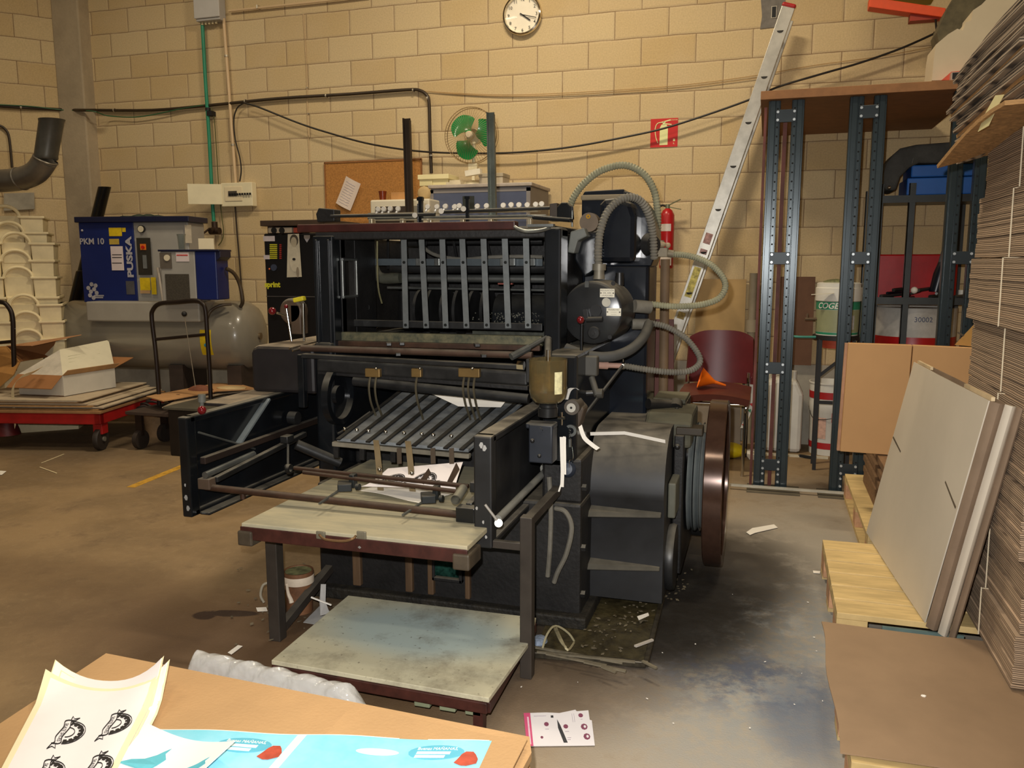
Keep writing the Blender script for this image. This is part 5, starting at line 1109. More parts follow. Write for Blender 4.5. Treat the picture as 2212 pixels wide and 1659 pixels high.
for x0_ in (xg - .165, bw - .20):
    k = B(); c_ = (x0_ + .07, .052)
    k.prism([bs(c_[0] + .058 * math.cos(a_ * .314), c_[1] + .026 * math.sin(a_ * .314), .0022) for a_ in range(20)], (0, 0, .0004))
    o_ = obj('speech_bubble', k, deep, t)
    k = B(); words_on(k, 'Buenas MAÑANAS,', (0, 0, 0), X1, Y1, .013, .0002, xs=.8); k = remap(k, lambda x, y, z: bs(c_[0] + x, c_[1] - .012 - y, .0029 + z))
    obj('bubble_words', k, wht, o_)
    k = B()
    for j_ in range(2):
        k.prism([bs(c_[0] - .040 + q_[0] * (.07 - .008 * j_), c_[1] - .002 + .013 * j_ + q_[1] * .010, .0030) for q_ in ((0, 0), (1, 0), (1, 1), (0, 1))], (0, 0, .0002))
    obj('bubble_print', k, M('pale blue white print', (206, 234, 240), .5), o_)
    k = B().prism([bs(c_[0] + .070 + .022 * math.cos(a_ * .628) * (1 + .3 * math.sin(a_ * 2)), c_[1] + .022 + .026 * math.sin(a_ * .628), .0030) for a_ in range(10)], (0, 0, .0002))
    obj('red_patch', k, M('brick red print', (178, 74, 52), .5, var=.2, scale=30), t)
k = B().prism([bs(xg + .19 + .045 * math.cos(a_ * .314), .058 + .012 * math.sin(a_ * .314), .0022) for a_ in range(20)], (0, 0, .0004))
obj('white_cloud', k, M('pale blue white print', (206, 234, 240)), t)
# white sheet with pale blue fish shapes, lying between
F_ = [zq(318, 1562, ZT + .02), zq(508, 1601, ZT + .045), zq(400, 1700, ZT + .03), zq(210, 1700, ZT + .02)]
def fs(u, v, z=0.): return F_[0].lerp(F_[1], u).lerp(F_[3].lerp(F_[2], u), v) + Z1 * (z - .018 * math.sin(u * math.pi))
t = thing('fish_sheet', 'glossy white sheet with turquoise whale shapes between the label and blue sheets', 'printed sheet', F_[0])
obj('paper', B().sheet(fs, 14, 10, .0008), stk, t)
turq = M('turquoise print', (96, 186, 200), .5, var=.1, scale=20)
for cu, cv, s_ in ((.30, .56, .85), (.82, .62, .7)):
    k = B().prism([fs(cu + s_ * a_, cv - s_ * c_, .0012) for a_, c_ in ((-.34, -.10), (-.22, .02), (-.08, .10), (.02, .22), (.06, .30), (.12, .40), (.10, .28), (.16, .18), (.12, .06), (.05, -.10))], (0, 0, .0004))
    obj('whale_print', k, turq, t)
# ================================================================ right side: pallets, cardboard, rack
P1 = pallet('wooden_pallet', 'pale pine pallet in front of the white folded carton, a blue-green board in its opening', 2.845, 4.04, -3.52, -2.72, deck=6)
one('blue_green_board', 'blue-green board pushed into the front opening of the pale pine pallet', 'board', B().box(2.99, 3.24, -3.535, -3.526, .012, .118), M('blue green board', (92, 112, 108), .8, var=.2, scale=8), (3.1, -3.53, .012))
k = words_on(B(), '64', (3.285, -3.523, .062), X1, Z1, .05, .0006)
obj('stencil_number', k, ink, P1)
P3 = pallet('wooden_pallet', 'yellowish pine pallet along the wall side behind the white folded carton', 3.04, 3.84, -2.62, -1.46, deck=5, along='y')
pallet('wooden_pallet', 'pine pallet underneath the brown hardboard sheet at the lower right', 2.81, 4.0, -4.44, -3.66, deck=6)
hb_ = M('brown hardboard', (150, 124, 96), .62, var=.10, scale=2.5)
k = B(); k.sheet(lambda u, v: V((2.785 + 1.25 * u + .006 * math.sin(v * 9), -4.425 + .785 * v, .153 + .004 * math.sin(u * 7 + v * 3))), 16, 12, .004)
hbo = one('hardboard_sheet', 'large brown hardboard sheet covering the pallet at the lower right', 'board', k, hb_, (3.4, -4.0, .15))
p = P(1995, 1503, Z=.158); one('paper_chip', 'small white paper chip on the brown hardboard sheet', 'paper scrap', B().ball(p, .006, 6, (1.3, 1, .5)), wht, p)
# cardboards stacked flat: corrugated bundles with string
def corr_mat(name, col, colb, freq=165.):
    mt = bpy.data.materials.new(name); nt, N, L, b = nodes(mt)
    tc = N.new('ShaderNodeTexCoord'); sx = N.new('ShaderNodeSeparateXYZ'); L.new(tc.outputs['Object'], sx.inputs[0])
    n = N.new('ShaderNodeTexNoise'); n.inputs['Scale'].default_value = 3.5; n.inputs['Detail'].default_value = 3; L.new(tc.outputs['Object'], n.inputs['Vector'])
    ad = N.new('ShaderNodeMath'); ad.operation = 'MULTIPLY_ADD'; ad.inputs[1].default_value = .012; L.new(n.outputs['Fac'], ad.inputs[0]); L.new(sx.outputs['Z'], ad.inputs[2])
    mu = N.new('ShaderNodeMath'); mu.operation = 'MULTIPLY'; mu.inputs[1].default_value = freq; L.new(ad.outputs[0], mu.inputs[0])
    fr_ = N.new('ShaderNodeMath'); fr_.operation = 'FRACT'; L.new(mu.outputs[0], fr_.inputs[0])
    fl_ = N.new('ShaderNodeMath'); fl_.operation = 'FLOOR'; L.new(mu.outputs[0], fl_.inputs[0])
    wn = N.new('ShaderNodeTexWhiteNoise'); wn.noise_dimensions = '1D'; L.new(fl_.outputs[0], wn.inputs['W'])
    pp = N.new('ShaderNodeMath'); pp.operation = 'PINGPONG'; pp.inputs[1].default_value = .5; L.new(fr_.outputs[0], pp.inputs[0])
    rr = N.new('ShaderNodeMapRange'); rr.inputs['From Min'].default_value = .05; rr.inputs['From Max'].default_value = .28; L.new(pp.outputs[0], rr.inputs['Value'])
    mx = N.new('ShaderNodeMix'); mx.data_type = 'RGBA'; mx.inputs[6].default_value = lin(colb); mx.inputs[7].default_value = lin(col); L.new(rr.outputs[0], mx.inputs[0])
    m2 = N.new('ShaderNodeMix'); m2.data_type = 'RGBA'; m2.blend_type = 'MULTIPLY'; m2.inputs[0].default_value = .35; L.new(mx.outputs[2], m2.inputs[6]); L.new(wn.outputs['Value'], m2.inputs[7])
    L.new(m2.outputs[2], b.inputs['Base Color']); b.inputs['Roughness'].default_value = .85
    bp = N.new('ShaderNodeBump'); bp.inputs['Strength'].default_value = .7; bp.inputs['Distance'].default_value = .004; L.new(rr.outputs[0], bp.inputs['Height']); L.new(bp.outputs[0], b.inputs['Normal'])
    return mt
cm = corr_mat('corrugated board edges', (196, 168, 138), (112, 92, 72))
cmd = corr_mat('darker corrugated edges', (182, 162, 138), (84, 74, 64), 120.)
strg = M('white string', (206, 192, 164), .7, var=.05)
random.seed(21)
zs = [.159]; hts = (.155, .21, .20, .215, .20, .21, .205, .175)
names_ = ('lowest', 'second lowest', 'third from the floor', 'fourth from the floor', 'fifth from the floor', 'sixth from the floor', 'seventh from the floor', 'topmost straight')
for i, h_ in enumerate(hts):
    z0 = zs[-1]; z1 = z0 + h_; zs.append(z1 + .002)
    dx = .012 * math.sin(i * 2.1); y0 = -3.96 + .008 * math.sin(i * 1.7); y1 = -3.17 + (.01 * math.sin(i * 3.1)) + (.045 if i > 3 else 0) - (.03 if i == 7 else 0)
    t = thing('cardboard_bundle', '%s string-tied bundle of corrugated cardboard in the tall stack' % names_[i], 'cardboard', (3.7, -3.56, z0), group='string-tied bundles of the tall cardboard stack')
    k = B()
    n_ = 12
    for j in range(n_):        # slightly shifted packs of sheets
        a_ = z0 + h_ * j / n_; b_ = z0 + h_ * (j + 1) / n_ - .0012; s_ = random.uniform(-.004, .004)
        k.box(3.27 + dx + s_, 4.25, y0 + s_, y1 + s_ * 1.5, a_, b_)
    obj('sheets', k, cm, t)
    ys = y0 + (y1 - y0) * .45
    obj('string', B().cyl((3.264 + dx, ys, z0), (3.264 + dx, ys + .01, z1), .0022, n=6).box(3.264 + dx, 4.0, ys, ys + .004, z1 - .001, z1 + .001), strg, t)
ZS = zs[-1]
# loose fanned sheets on top
def fan(i, n):
    z0 = ZS + .004 + i * .0138
    xo = 3.215 + random.uniform(-.014, .014) - .05 * math.sin(i / n * 3.0)
    if i == 0: xo = 3.13
    yo = -3.10 + random.uniform(-.01, .01) + .03 * math.sin(i * .7)
    y0 = -3.98
    def f(u, v):
        x = xo + (4.2 - xo) * u; y = y0 + (yo - y0) * v
        sag = -.05 * max(0, 1 - u * 2.2) ** 2 * (v ** 2) * (1.2 if i < 4 else .7)
        return V((x, y, z0 + sag + .055 * u * (1 - i / n) + .006 * math.sin(v * 5 + i * .25)))
    return f
NF = 24
for i in range(NF):
    f = fan(i, NF)
    k = B().sheet(f, 8, 6, .0118)
    lab = 'loose sagging corrugated sheet in the fanned pile on top of the tall stack' if 0 < i < NF - 1 else ('lowest loose kraft sheet sticking out to the left over the tied bundles' if i == 0 else 'uppermost loose grey corrugated sheet on the tall stack')
    one('cardboard_sheet', lab, 'cardboard', k, cmd if i % 5 else M('kraft board edge', (172, 132, 84)), (3.7, -3.5, ZS + .004 + i * .0138), group='loose sheets fanned on the tall cardboard stack' if 0 < i < NF - 1 else None)
tg = [P(x, y, X=3.14) for x, y in ((2150, 206), (2169, 204), (2152, 235), (2135, 272), (2112, 285), (2128, 245))]
one('cream_tag', 'long cream paper tag hanging from the loose sheets on the tall stack', 'tag', B().prism(tg, (.0012, 0, 0)), M('cream tag paper', (224, 214, 160), .7, var=.04), tg[4])
# white folded carton leaning on the stack
gw = M('white coated board', (206, 196, 178), .55, var=.03, scale=3)
kb_ = M('brown grey board back', (132, 112, 92), .75, var=.1)
CA, CB, CC, CD = P(1975, 782, X=3.19), P(2138, 866, X=3.19), P(1999, 1345, Z=.150), P(1872, 1150, Z=.150)
t = thing('folded_carton', 'large white folded carton standing on the pale pallet and leaning on the tall stack', 'carton', (3.1, -3.1, .148))
nrm = (CC - CD).cross(CA - CD).normalized()
if nrm.x > 0: nrm = -nrm
def sl(u, v): return CA.lerp(CB, u).lerp(CD.lerp(CC, u), v)
obj('front_panel', B().sheet(lambda u, v: sl(u, v) + nrm * .004 * math.sin(u * 3), 6, 8, .004), gw, t)
k = B()
for (u0, v0), (u1, v1) in (((.015, .43), (.20, .46)), ((.83, .395), (.985, .45))):
    p, q = sl(u0, v0) + nrm * .004, sl(u1, v1) + nrm * .004; k.bar(p, q, .007, .002, nrm)
obj('slot', k, M('dark slot', (84, 72, 56), .9), t)
for (u0, u1) in ((.03, .26), (.72, .99)): obj('top_flap', B().bar(sl(u0, .0) + nrm * -.012 + Z1 * .006, sl(u1, .0) + nrm * -.012 + Z1 * .006, .010, .012, Z1), M('cream board edge', (206, 184, 146), .7), t)
def fold(off, mt, wd, n2):
    k = B().sheet(lambda u, v: sl(1.0, v * (1 + .01 * n2)) - nrm * (off + wd * u) + (CB - CA).normalized() * (.022 * math.sin(u * math.pi) + .012 * v * n2), 6, 8, .004)
    return obj('side_fold', k, mt, t)
fold(.002, kb_, .038, 1); fold(.040, gw, .03, 2); fold(.072, kb_, .02, 3)
obj('back_panel', B().sheet(lambda u, v: sl(u, v) - nrm * (.055 + .004 * math.sin(u * 5)), 6, 8, .004), kb_, t)
# tan flat box standing behind
k = B(); bx = [P(1833, 741, Y=-2.2), P(2118, 752, Y=-2.2), P(2118, 985, Y=-2.2), P(1815, 975, Y=-2.2)]
t = thing('tan_carton', 'tan flat cardboard carton standing upright between the rack and the white carton', 'carton', (3.2, -2.2, .43))
xm = P(1972, 745, Y=-2.2).x
obj('left_panel', B().prism([bx[0], V((xm - .002, -2.2, bx[0].z - .002)), V((xm - .012, -2.2, bx[3].z - .005)), bx[3]], (0, .035, 0)), M('tan carton board', (192, 148, 98), .75, var=.05, scale=2), t, .003)
obj('right_panel', B().prism([V((xm + .002, -2.2, bx[0].z - .002)), bx[1], bx[2], V((xm - .008, -2.2, bx[3].z - .005))], (0, .035, 0)), M('tan carton board', (192, 148, 98)), t, .003)
obj('inner_sheet', B().prism([p + V((-.012, .037, -.005)) for p in bx], (0, .03, 0)), M('pinkish tan board', (184, 140, 108), .8), t)
t = thing('folded_flap_box', 'brown cardboard flap folded out beside the tall stack above the tan carton', 'carton', (3.3, -2.0, .97))
k = B().prism([P(2062, 745, Y=-2.14), P(2135, 668, Y=-2.14), P(2150, 690, Y=-2.14), P(2140, 752, Y=-2.14)], (.05, .02, 0))
obj('flap', k, M('golden kraft flap', (176, 132, 66), .7, var=.08), t)
k = B()
for a_, c_ in (((2068, 718), (2082, 725)), ((2108, 740), (2120, 746))): k.bar(P(*a_, Y=-2.17), P(*c_, Y=-2.17), .008, .004, Y1)
obj('slot', k, M('dark slot', (84, 72, 56)), t)
for i in range(9):
    z0 = .146 + i * .031
    one('cardboard_sheet', 'flat brown cardboard in the low pile under the tan carton', 'cardboard', B().box(3.12 + .01 * math.sin(i * 3), 3.78, -2.55 + .01 * math.sin(i * 2), -1.62, z0, z0 + .029), M('brown pile board', (128, 98, 68), .85, var=.2, scale=30), (3.4, -2.1, z0), group='brown cardboards in the low pile under the tan carton')
# --- the rack
rk = M('blue grey rack enamel', (46, 56, 60), .26, .3, var=.12, scale=4)
rkd = M('dark rack plate enamel', (38, 46, 50), .4, .3, var=.1)  # tie plates are slightly darker than the posts
galv = M('pale bolt', (176, 182, 184), .35, .6)
t = thing('storage_rack', 'tall blue grey perforated steel rack with a brown board across its top', 'rack', (3.0, -1.1, 0))
def post(x0, x1, lab, hole_side, y0=-1.40, ztop=2.245):
    w_ = x1 - x0
    k = B().box(x0, x1, y0, y0 + .004, .0, ztop)
    hx = x0 + w_ * (.76 if hole_side > 0 else .24)
    k.box(x0, x0 + .004, y0, y0 + .05, 0, ztop).box(x1 - .004, x1, y0, y0 + .05, 0, ztop)
    k.box(hx - .010, hx + .010, y0 - .007, y0 + .001, 0, ztop)
    gx = x0 + w_ * (.36 if hole_side > 0 else .64)
    k.box(gx - .014, gx + .014, y0 - .010, y0, 0, ztop)
    o_ = obj('post', k, rk, t, .002)
    hk = B()
    z_ = .10
    while z_ < ztop - .03: hk.cyl((hx, y0 - .0078, z_), (hx, y0 - .0072, z_), .0052, n=8); z_ += .05
    obj('hole_dots', hk, M('punched hole', (12, 14, 16), .9), o_)
PA1, PA2, PB1, PB2, PC1, PC2 = (2.535, 2.60), (2.66, 2.727), (2.962, 3.035), (3.085, 3.150), (3.478, 3.545), (3.60, 3.66)
for (a_, c_), s_ in ((PA1, 1), (PA2, -1), (PB1, 1), (PB2, -1), (PC1, 1), (PC2, -1)): post(a_, c_, '', s_)
for (l, r) in ((PA1, PA2), (PB1, PB2), (PC1, PC2)):
    for z_ in (2.16, 1.37, .735, .155):
        lo = l[1] - .026; hi = r[0] + .026
        o_ = obj('tie_plate', B().box(lo, hi, -1.412, -1.407, z_ - .035, z_ + .035), rkd, t, .002)
        bk_ = B()
        for x_ in (lo + .012, hi - .012):
            for dz in (-.022, .022): bk_.cyl((x_, -1.411, z_ + dz), (x_, -1.418, z_ + dz), .0075, n=8)
        obj('tie_bolt', bk_, galv, o_)
    for z_ in (.10, .055):
        bk_ = B()
        for x_ in (l[1] - .014, r[0] + .014): bk_.cyl((x_, -1.408, z_), (x_, -1.415, z_), .0070, n=8)
        obj('foot_bolt', bk_, galv, t)
for x0, x1 in ((2.50, 2.80), (2.90, 3.20), (3.42, 3.70)): obj('foot_plate', B().box(x0, x1, -1.50, -1.30, .0, .006), M('dusty foot plate', (92, 84, 68), .8), t)
obj('top_board', B().box(2.49, 3.60, -1.44, -.02, 2.248, 2.295), [M('brown chipboard', (136, 94, 56), .7, var=.12, scale=12)], t, .002)
obj('bottom_rail', B().box(2.40, 3.30, -1.46, -1.445, .02, .034), M('bright zinc rail', (204, 200, 184), .3, .5), t)
obj('red_upright', B().box(2.512, 2.527, -1.36, -1.33, 0, 2.22).box(2.618, 2.640, -1.32, -1.30, 0, 2.2), M('red brown upright', (106, 54, 42), .6, var=.3), t)
# stuff on the rack top
crm = M('cream wrapping board', (190, 176, 148), .75, var=.08, scale=2)
k = B().prism([P(x, y, Y=-1.30) for x, y in ((2013, 174), (2018, 120), (2022, 96), (2048, 74), (2068, 62), (2080, 66), (2086, 48), (2098, 44), (2102, 22), (2120, 10), (2150, -20), (2300, -40), (2300, 60), (2120, 160), (2062, 172))], (0, .25, 0))
one('cream_board', 'big cream sheet of board leaning over the rack top behind the tall cardboard stack', 'board', k, crm, (3.4, -1.2, 2.30))
k = B().prism([P(x, y, Y=-.95) for x, y in ((2030, 98), (2024, 70), (2046, 20), (2070, -20), (2160, -40), (2110, 30), (2090, 60), (2060, 80))], (0, .2, 0))
one('dark_sheet_roll', 'dark olive grey crumpled sheet above the cream board at the top right', 'sheet', k, M('olive grey sheet', (88, 80, 58), .85, var=.4, scale=6), P(2030, 98, Y=-.9))
t = thing('orange_beam', 'bright orange rack beam with a yellow green box above it at the top right', 'beam', P(1960, 20, Y=-.6))
o0, o1 = P(1878, 4, Y=-.6), P(2042, 34, Y=-.6)
om = M('orange beam enamel', (216, 74, 22), .45, var=.12)
obj('beam', B().hexa([V((o0.x, -.6, o0.z - .03)), V((o1.x, -.6, o1.z - .01)), V((o1.x, -.5, o1.z - .01)), V((o0.x, -.5, o0.z - .03)), V((o0.x, -.6, o0.z + .03)), V((o1.x, -.6, o1.z + .045)), V((o1.x, -.5, o1.z + .045)), V((o0.x, -.5, o0.z + .03))]), om, t, .004)
obj('beam_bracket', B().box(P(1965, 30, Y=-.55).x, P(2028, 35, Y=-.55).x, -.58, -.50, P(2000, 38, Y=-.55).z - .02, P(2000, 24, Y=-.55).z), M('dark orange bracket', (150, 44, 20), .5), t)
obj('hanging_hook', B().tube([P(2020, 30, Y=-.58), P(2022, 55, Y=-.55), P(2024, 80, Y=-.5), P(2018, 82, Y=-.3), P(2018, 70, Y=-.06)], .006, 6, 3), black, t)
obj('yellow_box', B().box(o0.x + .06, o1.x - .04, -.58, -.3, o0.z + .031, o0.z + .30), M('yellow green carton', (150, 138, 56), .7), t, .004)
cable('wall_cable', 'thick black cable dropping behind the right end of the rack top', [(2024, 92), (2018, 100), (2014, 130), (2012, 172)], .012, black, .03, clips=((2013, 150),))
t = thing('steel_tube', 'black ended rectangular steel tube on the right end of the rack top board', 'tube', P(2075, 163, Y=-1.43))
a0, a1 = P(2056, 156, Y=-1.43), P(2096, 171, Y=-1.43)
obj('tube', B().box(a0.x, a1.x, -1.43, -1.0, 2.297, a0.z), M('pale tube', (186, 168, 150), .4, .4), t)
obj('opening', B().box(a0.x + .004, a1.x - .004, -1.434, -1.43, 2.301, a0.z - .004), M('black void', (14, 12, 10)), t)
t = thing('red_block', 'red block beside the rectangular tube on the rack top', 'block', P(2045, 168, Y=-1.35))
obj('body', B().prism([P(2034, 173, Y=-1.38), P(2055, 155, Y=-1.38), P(2110, 150, Y=-1.38), P(2110, 172, Y=-1.38)], (0, .2, 0)), M('faded red board', (186, 76, 54), .7), t)
# --- behind the rack
def can_row(): pass
wp = M('white plastic', (216, 212, 200), .45, var=.04)
jc = V((2.71, -.22, 0))
t = thing('jerrycan', 'white plastic jerrycan on the floor behind the left rack posts', 'jerrycan', jc)
k = B().prism([(jc.x - .13, -.34, .0), (jc.x + .135, -.34, .0), (jc.x + .135, -.34, .42), (jc.x + .09, -.34, .52), (jc.x - .04, -.34, .535), (jc.x - .13, -.34, .50)], (0, .26, 0))
obj('body', k, wp, t, .03)
obj('cap', B().cyl((jc.x + .055, -.21, .51), (jc.x + .055, -.21, .575), .035, n=20), wp, t, .004)
obj('handle', B().tube([(jc.x - .10, -.21, .48), (jc.x - .09, -.21, .55), (jc.x - .02, -.21, .57), (jc.x + .0, -.21, .52)], .015, 8, 4), wp, t)
bc = V((3.03, -.24, 0))
t = thing('paint_bucket', 'white bucket with red bands standing behind the middle rack posts', 'bucket', bc)
obj('body', B().lathe(bc, [(0, 0), (.128, 0), (.135, .30), (.140, .31), (.140, .37), (.137, .38), (.142, .50), (.148, .505), (.148, .515), (.14, .515), (.135, .40), (0, .40)], Z1, 32), wp, t)
rb_ = M('red label band', (176, 34, 34), .5, var=.1)
for z0, z1, r_ in ((.045, .09, .1305), (.40, .45, .1405)): obj('red_band', B().lathe(bc, [(r_, z0), (r_ + .002, z1)], Z1, 32), rb_, t)
obj('label', B().lathe(bc, [(.1335, .12), (.1375, .27)], Z1, 10, 3.7, 4.5), M('faded pink label', (210, 170, 150), .6, var=.2, scale=30), t)
obj('red_square', B().lathe(bc, [(.1365, .24), (.1385, .31)], Z1, 6, 4.75, 5.15), rb_, t)
obj('bail', B().tube([bc + V((-.14, 0, .33)), bc + V((-.11, -.09, .26)), bc + V((0, -.145, .27)), bc + V((.11, -.09, .33))], .003, 6, 5), M('bucket wire', (90, 86, 80), .4, .7), t)
# brown panels on the wall
one('brown_hardboard', 'dark brown hardboard sheet leaning on the wall behind the jerrycan', 'panel', B().box(2.66, 2.90, -.05, -.025, .60, 1.245), M('dark brown panel', (104, 72, 50), .75, var=.15), (2.78, -.04, .6))
one('plywood_panel', 'tan plywood panel standing against the wall behind the red chair', 'panel', B().box(2.06, 2.42, -.05, -.022, .0, 1.225), M('tan plywood', (186, 152, 98), .7, var=.1, scale=3), (2.24, -.04, 0))
t = thing('grey_pipe', 'dusty vertical grey pipe standing beside the plywood panel', 'pipe', (2.47, -.07, 0))
obj('tube', B().cyl((2.47, -.08, .0), (2.47, -.08, 1.27), .028, n=16).cyl((2.47, -.08, .84), (2.47, -.08, .93), .045, n=16), M('dusty grey plastic pipe', (158, 144, 118), .7, var=.1), t)
k = B(); bp_ = [P(x, y, Y=-.30) for x, y in ((1510, 850), (1600, 850), (1600, 945), (1490, 940))]
t = thing('punched_board', 'grey board with two bolt holes leaning on the wall under the chair', 'board', low(bp_[3], 0))
bp_[2].z = bp_[3].z = .0
obj('panel', B().prism(bp_, (0, .02, 0)), M('grey board', (146, 132, 112), .8, var=.1), t)
obj('bolt_hole', B().cyl(P(1514, 868, Y=-.301), P(1514, 868, Y=-.304), .012, n=12).cyl(P(1556, 868, Y=-.301), P(1556, 868, Y=-.304), .012, n=12), M('black void', (14, 12, 10)), t)
# green COGEL bucket on its stand
bc = V((3.01, -.72, .885))
t = thing('cogel_bucket', 'green and white plastic bucket lettered COGEL on an iron stand behind the rack', 'bucket', bc)
obj('body', B().lathe(bc, [(0, 0), (.128, 0), (.132, .215), (.140, .22), (.140, .30), (.134, .305), (.134, .33), (.12, .335), (0, .335)], Z1, 36), wp, t)
gp_ = M('label green', (44, 132, 96), .45, var=.06)
obj('green_band', B().lathe(bc, [(.1325, .165), (.1335, .215)], Z1, 36), gp_, t)
obj('olive_label', B().lathe(bc, [(.1295, .022), (.1322, .163)], Z1, 36), M('olive label', (146, 148, 112), .5, var=.1), t)
obj('green_base_band', B().lathe(bc, [(.1288, .006), (.1293, .020)], Z1, 36), gp_, t)
tb = words_on(B(), 'COGEL', (0, 0, 0), X1, Y1, .052, .0006, xs=1., shear=.25, bold=.0012)
an0 = math.atan2(EYE.y - bc.y, EYE.x - bc.x) - .42
def wrap(x, y, z):
    a_ = an0 + x / .1335; return V((bc.x + math.cos(a_) * (.1338 + z), bc.y + math.sin(a_) * (.1338 + z), bc.z + .188 + y))
obj('lettering', remap(tb, wrap), wp, t)
obj('tap', B().cyl(bc + V((-.125, -.03, .10)), bc + V((-.20, -.05, .10)), .009, n=10).cyl(bc + V((-.185, -.046, .10)), bc + V((-.185, -.046, .135)), .006, n=8), M('rusty tap', (120, 100, 80), .5, .5), t)
obj('moss_residue', B().ball(bc + V((-.02, 0, .335)), .05, 10, (1.6, 1, .45)), M('green grey residue', (112, 112, 76)), t)
obj('white_label', B().lathe(bc, [(.1315, .04), (.1328, .13)], Z1, 6, 5.05, 5.5), M('pale label', (176, 172, 168), .6, var=.2, scale=60), t)
obj('lid_strip', B().bar(bc + V((-.17, -.12, .26)), bc + V((-.04, -.145, .27)), .02, .004), M('cream strip', (216, 206, 180), .6), t)
t = thing('bucket_stand', 'black iron stand carrying the COGEL bucket', 'stand', (3.01, -.72, 0))
k = B()
irn = M('black iron', (28, 26, 24), .6, var=.2)
for sx_, sy_ in ((-1, -1), (1, -1), (1, 1), (-1, 1)): obj('leg', B().bar((3.01 + sx_ * .10, -.72 + sy_ * .09, 0), (3.01 + sx_ * .10, -.72 + sy_ * .09, .86), .022, .022, X1), irn, t)
obj('ring', B().lathe((3.01, -.72, .855), [(.10, 0), (.145, 0), (.145, .028), (.10, .028), (.10, 0)], Z1, 28), irn, t)
obj('cross_brace', B().bar((2.91, -.81, .62), (3.11, -.81, .80), .02, .006, Y1).bar((2.91, -.81, .45), (3.11, -.81, .45), .02, .02), irn, t)
obj('red_pan', B().lathe((3.01, -.72, .80), [(.0, 0), (.09, 0), (.098, .05), (.09, .05)], Z1, 24), M('orange red pan', (176, 74, 48), .5), t)
obj('teal_hose', B().tube([(2.70, -.80, .875), (2.78, -.82, .872), (2.88, -.80, .872)], .008, 8, 3), M('teal strap', (70, 140, 124), .5), t)
# dark second shelf with tools
sh_ = M('dark grey shelf steel', (52, 54, 52), .4, .35, var=.2)
t = thing('tool_shelf', 'dark steel shelf unit with tools and a blue case behind the rack', 'shelf unit', (3.6, -.45, 0))
for x_, y_ in ((3.215, -.62), (3.80, -.62), (3.205, -.06), (3.80, -.06), (3.40, -.63)):
    k = B().box(x_, x_ + .038, y_, y_ + .004, 0, 1.84).box(x_, x_ + .004, y_, y_ + .04, 0, 1.84)
    o_ = obj('post', k, sh_, t)
for z_ in (1.765, 1.125): obj('shelf_board', B().box(3.21, 3.84, -.63, -.18, z_ - .035, z_ - .03).box(3.21, 3.84, -.634, -.628, z_ - .045, z_).box(3.21, 3.214, -.63, -.18, z_ - .045, z_), sh_, t)
t = thing('blue_case', 'bright blue plastic case on the top shelf behind the rack', 'case', (3.62, -.42, 1.767))
a0, a1 = P(1962, 357, Y=-.6), P(1964, 412, Y=-.6)
bl_ = M('bright blue plastic', (32, 96, 176), .4, var=.08)
obj('lid', B().box(a0.x + .02, 3.83, -.6, -.25, a0.z - .075, a0.z), bl_, t, .008)
obj('body', B().box(a0.x, 3.83, -.6, -.25, 1.767, a0.z - .079), bl_, t, .006)
t = thing('black_bag', 'dark grey soft bag slumped over the left end of the blue case', 'bag', (3.5, -.45, 1.767))
bp2 = [P(x, y, Y=-.62) for x, y in ((1910, 410), (1908, 372), (1916, 350), (1930, 333), (1945, 320), (1980, 312), (2060, 306), (2110, 304), (2110, 352), (1985, 352), (1965, 362), (1945, 382), (1935, 412))]
obj('bag', B().prism(bp2, (0, .3, 0)), M('dark bag cloth', (66, 66, 62), .8, var=.3, scale=8, bump=.4, bscale=20), t, .015)
obj('zip_pull', B().bar(P(1970, 353, Y=-.625), P(1973, 341, Y=-.625), .004, .002, Y1), chrome, t)
obj('buckle', B().ball(P(1921, 405, Y=-.62), .012), chrome, t)
bw_ = words_on(B(), 'ORTLIEB' if 0 else 'OUTDOOR', P(2025, 333, Y=-.622), X1, V((.0, 0, 1)), .05, .0005)
t = thing('red_crate', 'red plastic crate at the back of the tool shelf', 'crate', (3.45, -.28, 1.095))
obj('body', B().box(3.25, 3.76, -.36, -.22, 1.10, 1.40), M('glossy red plastic', (172, 26, 26), .3, var=.15), t, .01)
t = thing('black_bottle', 'black bottle with a grey neck standing on the tool shelf', 'bottle', P(2033, 600, Y=-.5))
b0 = P(2022, 612, Y=-.5); b0.z = 1.16
obj('body', B().lathe(b0, [(0, 0), (.04, 0), (.042, .12), (.034, .17), (.03, .20)], V((.18, 0, 1)), 16), M('black plastic', (22, 26, 36), .3), t)
obj('neck', B().lathe(b0 + V((.032, 0, .18)), [(.031, 0), (.028, .10), (.018, .12), (.018, .14), (0, .14)], V((.18, 0, 1)), 16), M('grey cap', (96, 100, 104), .4), t)
random.seed(5)
for i in range(14):
    x_ = 3.24 + i * .036; L_ = random.uniform(.12, .24); z_ = 1.098 + (i % 4) * .02
    k = B().cyl((x_, -.60, z_ + .012), (x_ + random.uniform(.05, .16), -.60 + L_, z_ + .02), .009 + .003 * (i % 2), n=8)
    one('hand_tool', 'dark metal hand tool lying on the cluttered tool shelf', 'tool', k, (sh_, steel, M('black plastic', (22, 26, 36)))[i % 3], (x_, -.6, z_), group='tools lying on the shelf behind the rack')
t = thing('plastic_ball', 'white plastic ball on the front edge of the tool shelf', 'ball', P(1975, 627, Y=-.65))
obj('ball', B().ball(P(1975, 627, Y=-.652), .022, 10), wp, t)
